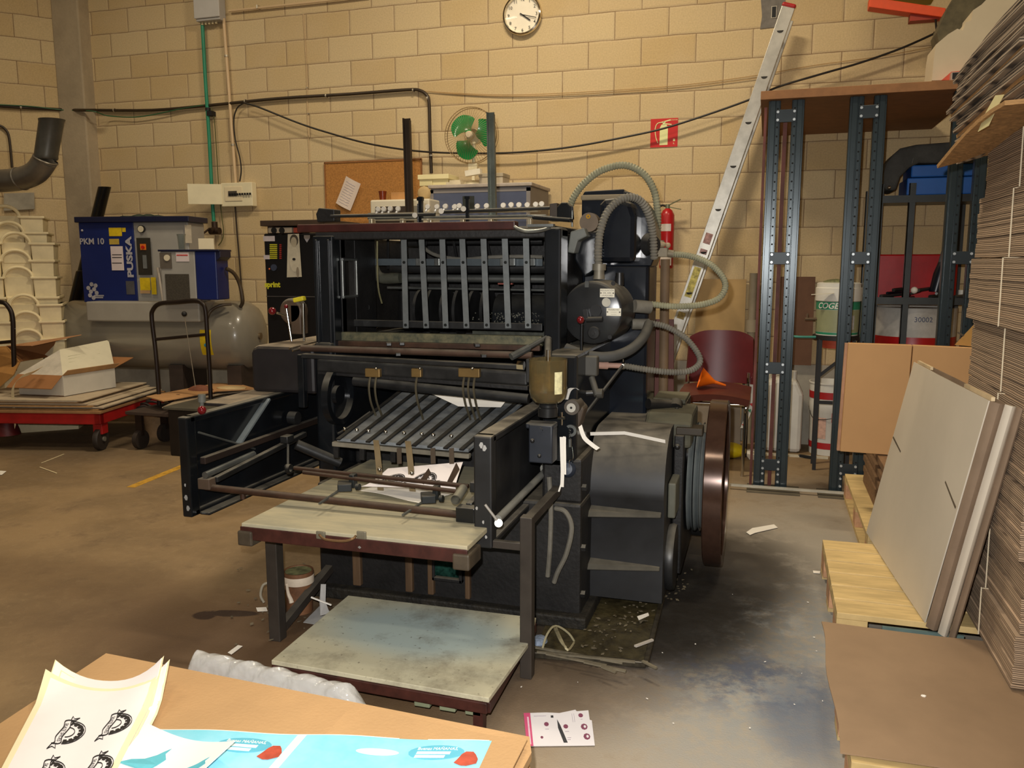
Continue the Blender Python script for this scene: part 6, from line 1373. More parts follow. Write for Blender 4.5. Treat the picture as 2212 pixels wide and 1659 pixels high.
for px in (2034, 2078): one('white_roll', 'white roll standing on the tool shelf %s' % ('left of the right rack posts' if px < 2050 else 'seen between the right rack posts'), 'roll', B().cyl(V((P(px, 620, Y=-.45).x, -.45, 1.098)), V((P(px, 620, Y=-.45).x, -.45, 1.17)), .02, n=16), wp, (P(px, 620, Y=-.45).x, -.45, 1.098))
t = thing('oil_drum', 'large white and red oil drum under the tool shelf', 'drum', (3.50, -.42, .0))
dm = M('drum red', (164, 22, 22), .35, var=.15)
dcx = V((3.52, -.335, 0))
obj('lower_shell', B().lathe(dcx, [(0, .0), (.26, .0), (.26, .28), (.266, .29), (.26, .30), (.26, .55), (.266, .56), (.26, .57), (.26, .865)], Z1, 40), dm, t)
obj('upper_shell', B().lathe(dcx, [(.26, .865), (.26, 1.05), (.255, 1.055), (.25, 1.04), (0, 1.04)], Z1, 40), M('dirty white enamel', (176, 172, 164), .5, var=.2), t)
k = words_on(B(), '30002', (0, 0, 0), X1, Y1, .045, .0004)
obj('lettering', remap(k, lambda x, y, z: V((dcx.x + math.cos(-1.50 + x / .26) * .261, dcx.y + math.sin(-1.50 + x / .26) * .261, .98 + y))), M('blue grey print', (110, 120, 150), .6), t)
t = thing('red_drum', 'red drum standing against the wall behind the tool shelf', 'drum', (3.80, -.15, 0))
one('floor_batten', 'pale batten lying on the floor along the wall behind the rack', 'batten', B().box(2.50, 3.02, -.47, -.44, 0, .014), M('cream batten', (196, 186, 160), .6), (2.8, -.45, 0))
bpy.data.objects.remove(t)
p = P(1742, 986, Z=0); one('rubber_offcut', 'short black rubber offcut on the floor in front of the jerrycan', 'offcut', B().bar(P(1726, 984, Z=.01), P(1758, 989, Z=.01), .03, .014), rub, p)
p = P(1620, 955, Z=0); one('yellow_bag', 'crumpled yellow plastic bag on the floor left of the rack foot', 'bag', B().ball(V((2.36, -.62, .055)), .10, 14, (1.2, .8, .55)), M('yellow plastic bag', (196, 172, 24), .4, var=.2, bump=.8, bscale=14), (2.36, -.6, 0))
k = B().prism([P(x, y, Z=.003) for x, y in ((1604, 973), (1632, 970), (1630, 994), (1618, 992))], (0, 0, .002)); one('paper_scrap', 'white curved paper piece on the floor left of the first rack post', 'paper scrap', k, wht, P(1618, 985, Z=0))
ts = [P(1611, 725, Y=-.5), P(1619, 780, Y=-.5), P(1624, 835, Y=-.5), P(1624, 868, Y=-.5), P(1616, 895, Y=-.5), P(1604, 925, Y=-.5)]
t = thing('printed_tape', 'white tape strip with red and coloured print hanging between chair and rack', 'tape', low(ts[-1], ts[-1].z))
tsp = spline(ts, 4); n_ = len(tsp) - 1
obj('tape', B().sheet(lambda u, v: tsp[min(int(round(v * n_)), n_)] + X1 * (u - .5) * .03, 1, n_, .001), M('white tape', (214, 210, 198), .5, var=.05), t)
k = words_on(B(), 'RAYE', (0, 0, 0), X1, Y1, .042, .0004, bold=.002); dn = (ts[1] - ts[0]).normalized()
obj('red_print', remap(k, lambda x, y, z: ts[0].lerp(ts[1], .45) + dn * x + V((1, 0, .1)) * y * .5 + V((0, -.003, 0))), rb_, t)
k = words_on(B(), 'SCNTE', (0, 0, 0), X1, Y1, .040, .0004, bold=.001)
obj('grey_print', remap(k, lambda x, y, z: ts[1].lerp(ts[2], .55) + dn * x + V((1, 0, .1)) * y * .5 + V((0, -.003, 0))), M('grey print', (110, 110, 112), .6), t)
for i, cc in enumerate(((186, 40, 34), (60, 130, 84), (210, 180, 40), (190, 60, 40))):
    p = tsp[min(n_, 13 + i * 2)]; obj('colour_patch', B().prism([p + V((-.014, -.003, .01)), p + V((.012, -.003, .016)), p + V((.010, -.003, -.012))], (0, -.0006, 0)), M('tape print %d' % i, cc, .5), t)
# --- red chair with the orange funnel
ch = V((2.29, -.80, 0))
t = thing('red_chair', 'dark red upholstered chair with chrome frame between the press and the rack', 'chair', ch)
rc = M('wine red vinyl', (88, 26, 28), .38, var=.12, scale=6)
ctr = [P(1545, 835, Y=-.95), P(1620, 828, Y=-.8)]
def seatf(u, v):
    x = 2.05 + .44 * u; y = -1.10 + .44 * v
    return V((x, y, .50 + .03 * math.cos((u - .5) * 3) - .035 * (1 - v) ** 4 - .02 * v + .04 * max(0, v - .8) * 5 * .2))
k = B().sheet(seatf, 14, 12, .045)
obj('seat', k, M('red brown seat vinyl', (92, 44, 34), .4, var=.15, scale=5), t)
def backf(u, v):
    wv = .46 - .03 * v; x = 2.28 + (u - .5) * wv; z = .52 + .36 * v
    cr = max(0, (v - .8) / .2); z -= .05 * cr * (abs(u - .5) * 2) ** 4
    return V((x, -.60 + .05 * v - .05 * (1 - (2 * u - 1) ** 2) * -1, z))
obj('backrest', B().sheet(backf, 14, 12, .03), rc, t)
for sx_ in (2.07, 2.47):
    obj('leg', B().tube([(sx_, -.62, .60), (sx_, -.64, .48), (sx_, -1.05, .44), (sx_ + .0, -1.09, .38), (sx_ - .005, -1.12, .0)], .011, 8, 5), chrome, t)
    obj('leg', B().tube([(sx_, -.80, .45), (sx_, -.66, .25), (sx_, -.56, .0)], .011, 8, 4), M('dark chair tube', (50, 44, 38), .4, .5), t)
obj('cross_tube', B().cyl((2.07, -1.0, .44), (2.47, -1.0, .44), .010), chrome, t)
fp = P(1518, 805, Y=-1.0); fz = V((2.17, -.98, .545))
t = thing('funnel', 'bright orange plastic funnel lying on the red chair seat', 'funnel', fz)
fa = V((.95, .1, -.28)).normalized(); of_ = M('orange plastic', (232, 108, 20), .3, var=.06)
f0 = V((2.175, -.98, .605))
obj('cone', B().lathe(f0, [(.070, 0), (.066, .004), (.014, .09), (.012, .10)], fa, 28), of_, t)
obj('spout', B().lathe(f0 + fa * .10, [(.012, 0), (.006, .07), (.004, .07)], fa, 16), of_, t)
# --- ladder, extinguisher
t = thing('ladder', 'aluminium ladder leaning steeply against the wall, its stile seen edge-on with a red end cap', 'ladder', (1.66, -.3, 0))
alu = M('worn aluminium', (172, 168, 158), .36, .5, var=.18, scale=7, dust=0)
l0, l1 = P(1703, 16, Y=-.42), P(1450, 745, Y=-.42)
ld = (l1 - l0).normalized(); lend = l1 + ld * (l1.z - .01) / -ld.z
side = V((-ld.z, 0, ld.x)).normalized()
s1 = obj('stile', B().bar(l0, lend, .028, .085, side), alu, t, .003)
s2 = obj('stile', B().bar(l0 + Y1 * .30, lend + Y1 * .30, .028, .085, side), alu, t, .003)
for px, py in ((1690, 68), (1655, 167), (1620, 265), (1586, 359), (1553, 452), (1517, 543), (1488, 631)):
    p = P(px, py, Y=-.42); s_ = (p - l0).dot(ld); c_ = l0 + ld * s_
    o_ = obj('rung', B().cyl(c_ + V((0, .012, 0)), c_ + V((0, .29, 0)), .016, n=10), alu, t)
    obj('rung_end', B().prism([c_ + V((.021 * math.cos(a_ * .524), -.0155, .016 * math.sin(-a_ * .524))) for a_ in range(7)], (0, .002, 0)), M('dark rung hollow', (40, 38, 34), .7), s1)
obj('end_cap', B().obox(l0 - ld * .012, (.030, .034, .092), ld, Y1), M('red end cap', (158, 30, 28), .5), t, .012)
for f_, hh, cc in ((.665, .075, (146, 110, 104)), (.705, .035, (150, 118, 116)), (.80, .22, (170, 158, 84)), (.905, .05, (120, 104, 60))):
    c_ = l0.lerp(l1, f_); obj('sticker', B().obox(c_ + V((0, -.0150, 0)), (hh, .001, .05), ld, Y1), M('ladder sticker %d' % int(f_ * 1000), cc, .6, var=.5, scale=40), s1)
ec = V((1.80, -.10, 0)); zt, zb = P(1440, 450, Y=-.1).z, P(1440, 545, Y=-.1).z
t = thing('fire_extinguisher', 'red fire extinguisher hanging on the wall beside the ladder', 'fire extinguisher', V((1.83, -.1, zb)))
ec = V((P(1441, 480, Y=-.1).x, -.09, zb - .12))
H_ = zt - zb + .12
exr = M('extinguisher red', (168, 24, 28), .3, var=.06)
obj('body', B().lathe(ec, [(0, 0), (.048, 0), (.052, .01), (.052, H_ - .05), (.035, H_ - .015), (.015, H_), (.015, H_ + .02)], Z1, 28), exr, t)
obj('label', B().lathe(ec, [(.0525, H_ * .62), (.0525, H_ * .74)], Z1, 10, 3.8, 5.4), M('white label', (214, 204, 196), .6), t)
obj('label', B().lathe(ec, [(.0525, H_ * .05), (.0525, H_ * .30)], Z1, 10, 3.8, 5.6), M('white label', (214, 204, 196)), t)
k = B().bar(ec + Z1 * (H_ + .02), ec + V((.095, -.02, H_ + .062)), .018, .006).bar(ec + Z1 * (H_ + .012), ec + V((.10, -.02, H_ - .01)), .018, .006).cyl(ec + Z1 * (H_), ec + Z1 * (H_ + .03), .017, n=12)
obj('lever_valve', k, M('grey green valve', (120, 122, 96), .4, .4), t)
obj('hose', B().tube([ec + Z1 * (H_ + .01), ec + V((-.05, 0, H_ + .02)), ec + V((-.09, 0, H_ - .06)), ec + V((-.085, 0, H_ - .2))], .008, 8, 5), rub, t)
obj('bracket', B().box(ec.x - .015, ec.x + .015, -.04, 0, ec.z + H_ * .7, ec.z + H_ * .8), irn, t)
# ================================================================ left side and the far wall
# --- compressor
OC, TC, CA_ = V((-2.3, -.62, 0)), V((-2.32, -.68, 0)), math.radians(10)
RC = Matrix.Rotation(CA_, 3, 'Z'); RCi = RC.inverted()
def PL(px, py, Y):
    """as P, in the compressor's own frame (it stands slightly turned)"""
    d = RCi @ (RIGHT * ((px - 1106) / FPX) + DOWN * ((py - 829.5) / FPX) + FWD); e_ = RCi @ (EYE - TC) + OC
    return e_ + d * ((Y - e_.y) / d.y)
def CW(p): return TC + RC @ (V(p) - OC)
t = thing('air_compressor', 'blue and grey screw compressor on a long grey horizontal air tank by the pillar', 'compressor', TC)
t.rotation_euler = (0, 0, CA_); BASE[t.name] = OC
gy = M('compressor grey', (150, 146, 138), .45, var=.05)
nb = M('navy blue panel', (18, 32, 90), .4, var=.12, scale=3)
nbd = M('darker navy trim', (22, 24, 50), .4, var=.1)
YF = -.78
def cz(px, py): return PL(px, py, Y=YF)
L_, Rr, Tz, Bz = cz(170, 480).x, cz(404, 480).x, cz(300, 480).z, cz(300, 653).z
xb = cz(292, 560).x
obj('cabinet', B().box(L_, Rr, YF + .01, -.50, Bz, Tz), gy, t, .01)
obj('blue_panel', B().box(L_ - .004, xb, YF, YF + .012, Bz, Tz), nb, t, .004)
obj('lid', B().box(L_ - .02, Rr + .03, YF - .03, -.49, Tz, Tz + .045), nbd, t, .005)
obj('base', B().box(PL(187, 690, Y=-.95).x, PL(432, 690, Y=-.95).x, -.95, -.50, PL(300, 695, Y=-.95).z, PL(300, 652, Y=-.95).z), M('compressor base grey', (150, 144, 132), .5, var=.05), t, .012)
def lbl(px0, py0, px1, py1, mt, nm, off=.003, par=t):
    a_, c_ = cz(px0, py0), cz(px1, py1); return obj(nm, B().box(a_.x, c_.x, YF - off, YF - off + .002, c_.z, a_.z), mt, par)
silver = M('silver lettering', (176, 172, 176), .4, .2)
obj('lettering', words_on(B(), 'PKM 10', (cz(199, 522).x, YF - .0035, cz(199, 522).z), X1, Z1, .068, .0008, bold=.0015, xs=.98), silver, t)
obj('lettering', words_on(B(), 'PUSKA', (cz(281, 556).x, YF - .0035, cz(281, 556).z), Z1, -X1, .070, .0008, bold=.003, xs=1.55), silver, t)
yl_ = M('warning yellow', (206, 176, 22), .5, var=.12, scale=30)
lbl(235, 492, 264, 510, yl_, 'warning_label'); lbl(264, 492, 272, 501, yl_, 'warning_label'); lbl(236, 516, 258, 528, M('aged yellow', (172, 146, 60), .6, var=.2), 'warning_label')
pp_ = lbl(239, 532, 269, 584, M('note pinkish white', (206, 192, 190), .7, var=.04), 'paper_notice', .005)
k = B()
for py in (550, 556, 568): k.box(cz(243, py).x, cz(264, py).x, YF - .0065, YF - .006, cz(243, py).z - .004, cz(243, py).z + .002)
obj('print_lines', k, ink, pp_)
lbl(272, 607, 292, 636, M('grey spec plate', (88, 86, 88), .4, .3), 'spec_plate')
k = B()
for i, (dx, dz) in enumerate(((0, 0), (.03, .02), (-.01, -.03), (.02, -.05), (.045, .05), (-.02, .03), (.05, -.01), (.01, .06))):
    c_ = cz(197, 630) + V((dx, -.003, dz)); k.prism([c_ + V((.018 * math.cos(a_ * .785), 0, .018 * math.sin(a_ * .785))) for a_ in range(8)], (0, -.0012, 0))
obj('logo_dots', k, silver, t)
obj('lettering', B().box(cz(204, 638).x, cz(225, 638).x, YF - .004, YF - .003, cz(204, 640).z, cz(204, 637).z).box(cz(204, 638).x, cz(223, 638).x, YF - .004, YF - .003, cz(204, 644).z, cz(204, 641).z), silver, t)
obj('latch', B().ball(cz(178, 498) + V((0, -.003, 0)), .010, 8), silver, t)
gc_ = cz(307, 495); o_ = obj('pressure_gauge', B().cyl(gc_, gc_ + V((0, -.02, 0)), .030, n=24), M('black gauge rim', (30, 28, 26), .4), t)
obj('dial', B().cyl(gc_ + V((0, -.02, 0)), gc_ + V((0, -.022, 0)), .025, n=24), M('pale dial', (196, 186, 160), .5), o_)
o_ = lbl(295, 514, 330, 594, M('dark control panel', (46, 42, 34), .4), 'control_panel', .006)
sb_ = obj('emergency_switch', B().box(cz(304, 527).x, cz(317, 540).x, YF - .012, YF - .006, cz(304, 540).z, cz(304, 527).z), M('orange switch plate', (212, 110, 30), .5), o_)
obj('display', B().box(cz(309, 551).x, cz(319, 580).x, YF - .010, YF - .006, cz(309, 580).z, cz(309, 551).z), M('grey display', (104, 106, 104), .3), o_)
obj('switch_knob', B().cyl(cz(311, 534) + V((0, -.012, 0)), cz(311, 534) + V((0, -.024, 0)), .013, n=12), M('switch red', (176, 28, 22), .4), o_)
lbl(302, 600, 326, 627, yl_, 'warning_label'); lbl(326, 599, 339, 636, yl_, 'warning_label'); lbl(303, 627, 325, 634, M('tan label', (176, 140, 96), .6), 'label')
lbl(399, 486, 415, 525, M('note cream', (190, 176, 152), .7), 'paper_note')
# air dryer in front
YD = -1.02
def dz_(px, py): return PL(px, py, Y=YD)
dl, dm_, dr_, dt, db = dz_(345, 545).x, dz_(420, 545).x, dz_(466, 545).x, dz_(400, 543).z, dz_(400, 652).z
obj('dryer_body', B().box(dl, dm_, YD, YF - .01, db, dt), gy, t, .008)
obj('dryer_side', B().box(dm_, dr_, YD, YF - .04, db + .015, dt), nb, t, .008)
obj('dryer_lid', B().box(dl - .01, dr_ + .03, YD - .012, YF - .035, dt, dt + .014).prism([(dr_, YD, dt), (dr_ + .035, YD, dt), (dr_ + .035, YD, dt - .045), (dr_ - .0, YD, dt - .075)], (0, .18, 0)), nbd, t, .003)
obj('filter_grille', B().box(dz_(357, 592).x, dz_(408, 592).x, YD - .006, YD, dz_(360, 650).z, dz_(360, 592).z), M('dark filter mesh', (62, 56, 46), .8, var=.3, scale=120), t)
o_ = obj('dryer_panel', B().box(dz_(345, 545).x, dz_(372, 580).x, YD - .006, YD, dz_(345, 580).z, dz_(345, 546).z), M('brown grey panel', (96, 88, 78), .5, .2), t)
obj('dial', B().cyl(dz_(362, 557), dz_(362, 557) + V((0, -.014, 0)), .024, n=20), M('pale dial', (196, 186, 160)), o_)
k = B(); k.box(dz_(380, 545).x, dz_(408, 545).x, YD - .004, YD, dz_(380, 565).z, dz_(380, 545).z)
o_ = obj('notice', k, M('note pinkish white', (206, 192, 190)), t)
obj('notice_stripe', B().box(dz_(382, 550).x, dz_(406, 550).x, YD - .006, YD - .004, dz_(380, 552.5).z, dz_(380, 550).z), M('red stripe', (190, 60, 50), .6), o_)
# tank
tr = .285; tcz = PL(540, 728, Y=-.75).z
tx0, tx1 = -3.04, PL(565, 728, Y=-.62).x - .14
tk = B().lathe((tx0, -.62, tcz), [(.0, -.10), (tr * .5, -.085), (tr * .85, -.045), (tr, .02), (tr, tx1 - tx0 - .02), (tr * .97, tx1 - tx0 + .03), (tr * .85, tx1 - tx0 + .08), (tr * .6, tx1 - tx0 + .12), (tr * .3, tx1 - tx0 + .138), (0, tx1 - tx0 + .142)], (1, 0, 0), 56)
obj('tank', tk, M('tank grey enamel', (132, 125, 110), .28, var=.05, scale=3, coat=.4), t)
obj('tank_plug', B().cyl((tx1 + .13, -.66, tcz), (tx1 + .155, -.66, tcz), .028, n=16), M('brass plug', (120, 104, 80), .4, .6), t)
a0, a1 = PL(434, 712, Y=-.88), PL(461, 767, Y=-.88)
k = B().sheet(lambda u, v: V((a0.x + (a1.x - a0.x) * u, -.62 - (tr + .002) * math.cos(math.asin(max(-1, min(1, (a0.z + (a1.z - a0.z) * v - tcz) / tr)))), a0.z + (a1.z - a0.z) * v)), 3, 10, .001)
o_ = obj('yellow_label', k, yl_, t)
obj('label_disc', B().ball(V(((a0.x + a1.x) / 2, -.62 - tr * .97, (a0.z + a1.z) / 2 - .01)), .028, 14, (1, .3, 1)), M('cyan disc', (40, 130, 160), .5), o_)
for x_ in (-2.1, -1.6): obj('tank_foot', B().box(x_, x_ + .12, -.82, -.42, .16, tcz - tr * .8), M('dark foot', (58, 46, 38), .6), t)
obj('skid', B().box(-2.2, -1.35, -.85, -.40, .08, .16), M('red brown skid', (96, 52, 40), .7, var=.3), t, .006)
for x_ in (-2.15, -1.5): obj('skid_foot', B().box(x_, x_ + .1, -.9, -.3, 0, .08), M('dark foot', (58, 46, 38)), t)
obj('air_hose', B().tube([PL(488, 580, Y=-.9), PL(505, 590, Y=-.85), PL(518, 615, Y=-.8), PL(524, 650, Y=-.8), PL(520, 662, Y=-.75)], .015, 10, 5), M('dark bronze hose', (70, 56, 38), .5), t)
obj('air_hose', B().tube([PL(447, 690, Y=-.95), PL(455, 672, Y=-.92), PL(475, 660, Y=-.9), PL(500, 657, Y=-.85)], .012, 8, 5), M('dark bronze hose', (70, 56, 38)), t)
obj('drain_pipe', B().cyl(dz_(341, 578) + V((-.01, .02, 0)), dz_(351, 655) + V((0, .02, 0)), .012, n=10), M('pale pipe', (180, 168, 150), .5), t)
one('glass_jar', 'small clear glass on top of the air dryer', 'glass', B().lathe(CW((dz_(380, 535).x, -.93, dt + .015)), [(0, 0), (.024, 0), (.030, .10), (.034, .12), (.030, .118), (.022, .004), (0, .004)], Z1, 20), M('clear grey glass', (200, 206, 204), .05, trans=.9, var=0), CW((dz_(380, 535).x, -.93, dt + .015)))
a0 = dz_(428, 515); one('cream_card', 'cream card standing on the right of the air dryer lid', 'card', B().prism([CW(q_) for q_ in (a0, V((dz_(454, 515).x, YD, a0.z)), V((dz_(455, 535).x, YD, dt + .0165)), V((a0.x, YD, dt + .0165)))], (.01, .03, 0)), M('cream card', (224, 212, 180), .7, var=.03), CW((a0.x, YD, dt + .0165)))
one('dark_cloth', 'dark green rag lying on the lid of the compressor', 'rag', B().sheet(lambda u, v: CW((cz(250, 470).x + .33 * u, -.72 + .18 * v, Tz + .05 + .02 * math.sin(u * 3.1) * math.sin(v * 3.1) + .004 * math.sin(u * 23))), 14, 8, .004), M('dark green cloth', (46, 56, 44), .9), (-2.8, -.5, Tz + .046))
# floor clutter under the tank
random.seed(2)
k = B()
for i in range(16):
    p = P(random.uniform(250, 440), random.uniform(796, 822), Y=-1.0 - .02 * i); p.z = max(.02, p.z - .25); q = p + V((random.uniform(.1, .3), random.uniform(-.1, .1), random.uniform(-.06, .06))); q.z = max(.02, q.z)
    k.tube([p, (p + q) / 2 + V((0, 0, .05)), q], .010, 6, 4)
one('cable_heap', 'heap of dark cables and hoses lying on the floor under the air tank', 'cables', k, M('dark cable heap', (46, 36, 30), .6, var=.3), (-2.2, -1.1, 0), kind='stuff')
one('orange_sack', 'dusty orange brown sack lying under the right end of the air tank', 'sack', B().ball(P(432, 812, Y=-1.05) + V((0, .0, -.13)), .10, 14, (1.2, .7, .6)), M('orange brown sack', (122, 74, 52), .85, var=.3, bump=.6, bscale=12), P(432, 812, Y=-1.05) + V((0, 0, -.22)))
# --- black stovepipe
p0, p1, p2, p3 = P(222, 402, Y=-.10), P(186, 555, Y=-1.02), P(172, 640, Y=-1.06), P(150, 722, Y=-1.08)
p0 = P(221, 404, Y=-.60); p1 = P(176, 590, Y=-.86)
t = thing('stovepipe', 'shiny black stovepipe leaning in the corner left of the compressor', 'pipe', p3)
bkp = M('glossy black pipe', (16, 15, 15), .18, var=.2)
p0 = P(226, 404, Y=-.27); pe = P(146, 728, Y=-.27); p1 = p0.lerp(pe, .55)
obj('upper_tube', B().lathe(p1, [(.056, 0), (.056, (p0 - p1).length), (.050, (p0 - p1).length), (.050, (p0 - p1).length - .2)], (p0 - p1), 28), bkp, t)
obj('lower_tube', B().lathe(pe, [(.066, 0), (.068, (p1 - pe).length), (.056, (p1 - pe).length + .01)], (p1 - pe), 28), bkp, t)
dpi = (p1 - pe).normalized(); o3 = pe - dpi * ((pe.z - .02) / dpi.z)
obj('end_tube', B().lathe(o3, [(.055, 0), (.055, (pe - o3).length)], (pe - o3), 24), M('tin pipe end', (120, 112, 96), .3, .8), t)
# --- grey duct on the side wall
t = thing('grey_duct', 'grey metal duct elbow rising open-ended on the side wall at the left edge', 'duct', P(60, 385, Y=-1.3))
gd_ = M('galvanised grey duct', (116, 110, 100), .38, .55, var=.18, scale=5)
dps = [P(x, y, Y=-1.35) for x, y in ((-60, 392), (0, 391), (45, 386), (78, 372), (98, 345), (106, 320), (109, 290), (112, 258))]
obj('elbow', B().tube(dps[:5], .085, 28, 6), gd_, t)
obj('riser', B().lathe(dps[4], [(.084, 0), (.088, .01), (.084, .03), (.088, (dps[7] - dps[4]).length - .02), (.094, (dps[7] - dps[4]).length), (.086, (dps[7] - dps[4]).length), (.082, (dps[7] - dps[4]).length - .1)], dps[7] - dps[4], 32), M('dark grey duct', (84, 82, 76), .4, .5, var=.2, scale=6), t)
for i in (2, 4): obj('seam_ring', B().lathe(dps[i], [(.086, -.008), (.091, 0), (.086, .008)], dps[i + 1] - dps[i], 28), gd_, t)
t = thing('vent_panel', 'grey rectangular panel in the side wall above the cream bins', 'panel', LP(40, 437))
k = B().prism([LP(8, 418, .02), LP(74, 416, .02), LP(75, 452, .02), LP(8, 456, .02)], LN * .02)
obj('plate', k, M('grey panel', (150, 142, 124), .6), t, .003)
# --- cream bins
binm = M('cream plastic bin', (224, 208, 166), .5, var=.10, scale=6)
bpx = ((0, 92, 467), (10, 101, 501), (18, 115, 524), (24, 115, 561), (31, 120, 597), (36, 125, 640), (44, 132, 656), (50, 137, 692), (54, 140, 730))
labs = ('topmost', 'second from the top', 'third from the top', 'fourth from the top', 'fifth from the top', 'sixth from the top', 'seventh from the top', 'eighth from the top', 'lowest visible')
YB = -1.15
prev = None; bins = []
for i, (pxl, pxr, py) in enumerate(bpx):
    r_ = P(pxr, py, Y=YB); nxt = P(bpx[i + 1][1], bpx[i + 1][2], Y=YB).z if i < 8 else r_.z - .14
    z1 = r_.z; z0 = nxt - .03; x1 = r_.x; x0 = x1 - .52
    t = thing('plastic_bin', '%s cream plastic bin of the tall nested stack at the left edge' % labs[i], 'bin', (x1, YB, z0), group='cream nested bins at the left edge')
    t.rotation_euler = (0, 0, math.radians(40))
    k = B()
    h_ = z1 - z0
    def fr_(u0, u1, d_):
        k.hexa([V((x0 + u0 + .006, YB + d_ + .006, z0)), V((x0 + u1 - .006, YB + d_ + .006, z0)), V((x0 + u1 - .012, YB + .36, z0)), V((x0 + u0 + .012, YB + .36, z0)), V((x0 + u0, YB + d_, z1)), V((x0 + u1, YB + d_, z1)), V((x0 + u1, YB + .37, z1)), V((x0 + u0, YB + .37, z1))])
    fr_(0, .155, 0); fr_(.155, .36, .03); fr_(.36, .52, 0)
    obj('body', k, binm, t, .006)
    k = B().box(x0 - .012, x0 + .165, YB - .014, YB + .39, z1 - .018, z1).box(x0 + .345, x1 + .012, YB - .014, YB + .39, z1 - .018, z1).box(x0 + .16, x0 + .35, YB + .34, YB + .39, z1 - .018, z1)
    obj('rim', k, binm, t, .004)
    if i not in (5,):
        cc = V((x0 + .26, YB + .012, z1 - .012)); n_ = 14
        k = B().tube([cc + V((-math.cos(math.pi * a_ / n_) * .098, 0, math.sin(math.pi * a_ / n_) * .085)) for a_ in range(n_ + 1)], .013, 8, 2)
        obj('arch_rib', k, binm, t)
one('plastic_bin', 'cream bin column foot partly covered by the brown carton flaps', 'bin', B().prism([(-2.80, -1.10, 0), (-2.98, -.80, 0), (-3.36, -1.10, 0), (-3.18, -1.42, 0)], (0, 0, P(140, 730, Y=YB).z - .17)), binm, (-3.05, -1.1, 0))
k = B().prism([P(x, y, Y=YB - .03) for x, y in ((26, 652), (56, 634), (76, 658), (52, 660))], (0, .003, 0)); one('white_card', 'white paper lying on the front of the cream bins', 'paper', k, wht, P(50, 658, Y=YB - .03))
# --- red trolley
TU, TV = V((.974, .225, 0)), V((-.225, .974, 0))
tc0 = V((-1.965, -1.735, 0))
def tt(u, v, z): return tc0 - TU * u + TV * v + Z1 * z          # u towards the left, v away
def tbox(k, u0, u1, v0, v1, z0, z1): return k.hexa([tt(u1, v0, z0), tt(u0, v0, z0), tt(u0, v1, z0), tt(u1, v1, z0), tt(u1, v0, z1), tt(u0, v0, z1), tt(u0, v1, z1), tt(u1, v1, z1)])
trd = M('trolley red', (158, 26, 24), .45, var=.18, scale=8)
t = thing('platform_trolley', 'red platform trolley with dark wheels loaded with cardboard at the left', 'trolley', tc0)
k = B(); tbox(k, 0, 1.3, 0, .05, .20, .28); tbox(k, 0, .05, 0, .95, .20, .28); tbox(k, 1.25, 1.3, 0, .95, .2, .28); tbox(k, 0, 1.3, .9, .95, .2, .28)
obj('frame', k, trd, t, .006)
obj('deck', tbox(B(), -.01, 1.31, -.01, .96, .28, .30), M('worn deck board', (150, 110, 70), .8, var=.2), t, .003)
for u_, v_ in ((.05, .06), (.05, .80), (1.22, .06), (1.22, .80)):
    o_ = obj('wheel_fork', tbox(B(), u_ - .035, u_ + .035, v_ - .02, v_ + .06, .12, .20), trd, t, .004)
    wc_ = tt(u_, v_ + .01, .082)
    w_ = obj('wheel', B().lathe(wc_ - TU * .022, [(.0, 0), (.03, -.004), (.06, .004), (.080, .004), (.082, .010), (.082, .036), (.078, .042), (0, .044)], TU, 32), M('dark rubber wheel', (46, 38, 32), .6, var=.2), t)
    obj('hub', B().cyl(wc_ + TU * .023, wc_ + TU * .034, .018, n=12), M('grey hub', (130, 124, 110), .5, .4), w_)
obj('swivel_plate', B().lathe(tt(.78, .10, .10), [(0, 0), (.09, 0), (.08, .04), (.06, .10), (0, .10)], Z1, 20), M('dark red casting', (84, 22, 22), .5), t)
obj('push_handle', B().tube([P(0, 652, Y=-1.62) + V((-.2, .05, .0)), P(0, 652, Y=-1.62), P(16, 660, Y=-1.62), P(27, 685, Y=-1.62), P(29, 740, Y=-1.62), P(31, 800, Y=-1.62)], .017, 10, 5).cyl(P(-20, 742, Y=-1.62), P(29, 737, Y=-1.62), .012), M('black brown tube handle', (40, 30, 24), .4, .3), t)
random.seed(9)
for i in range(9):
    z0 = .302 + i * .0085; j = random.uniform(-.04, .05); a_ = random.uniform(-.03, .03)
    k = B(); u0, u1, v0, v1 = .02 + j, 1.10 + j, .02 + a_, .88 + a_
    if i > 4: u0 += .12; v1 += .05
    tbox(k, u0, u1, v0, v1, z0, z0 + .007)
    one('cardboard_sheet', 'flat greyish cardboard sheet stacked on the red trolley under the white box', 'cardboard', k, M('grey white board', (190, 172, 144), .8, var=.12) if i % 3 else kredge, tt(.5, .4, z0), group='flat cardboards on the red trolley')
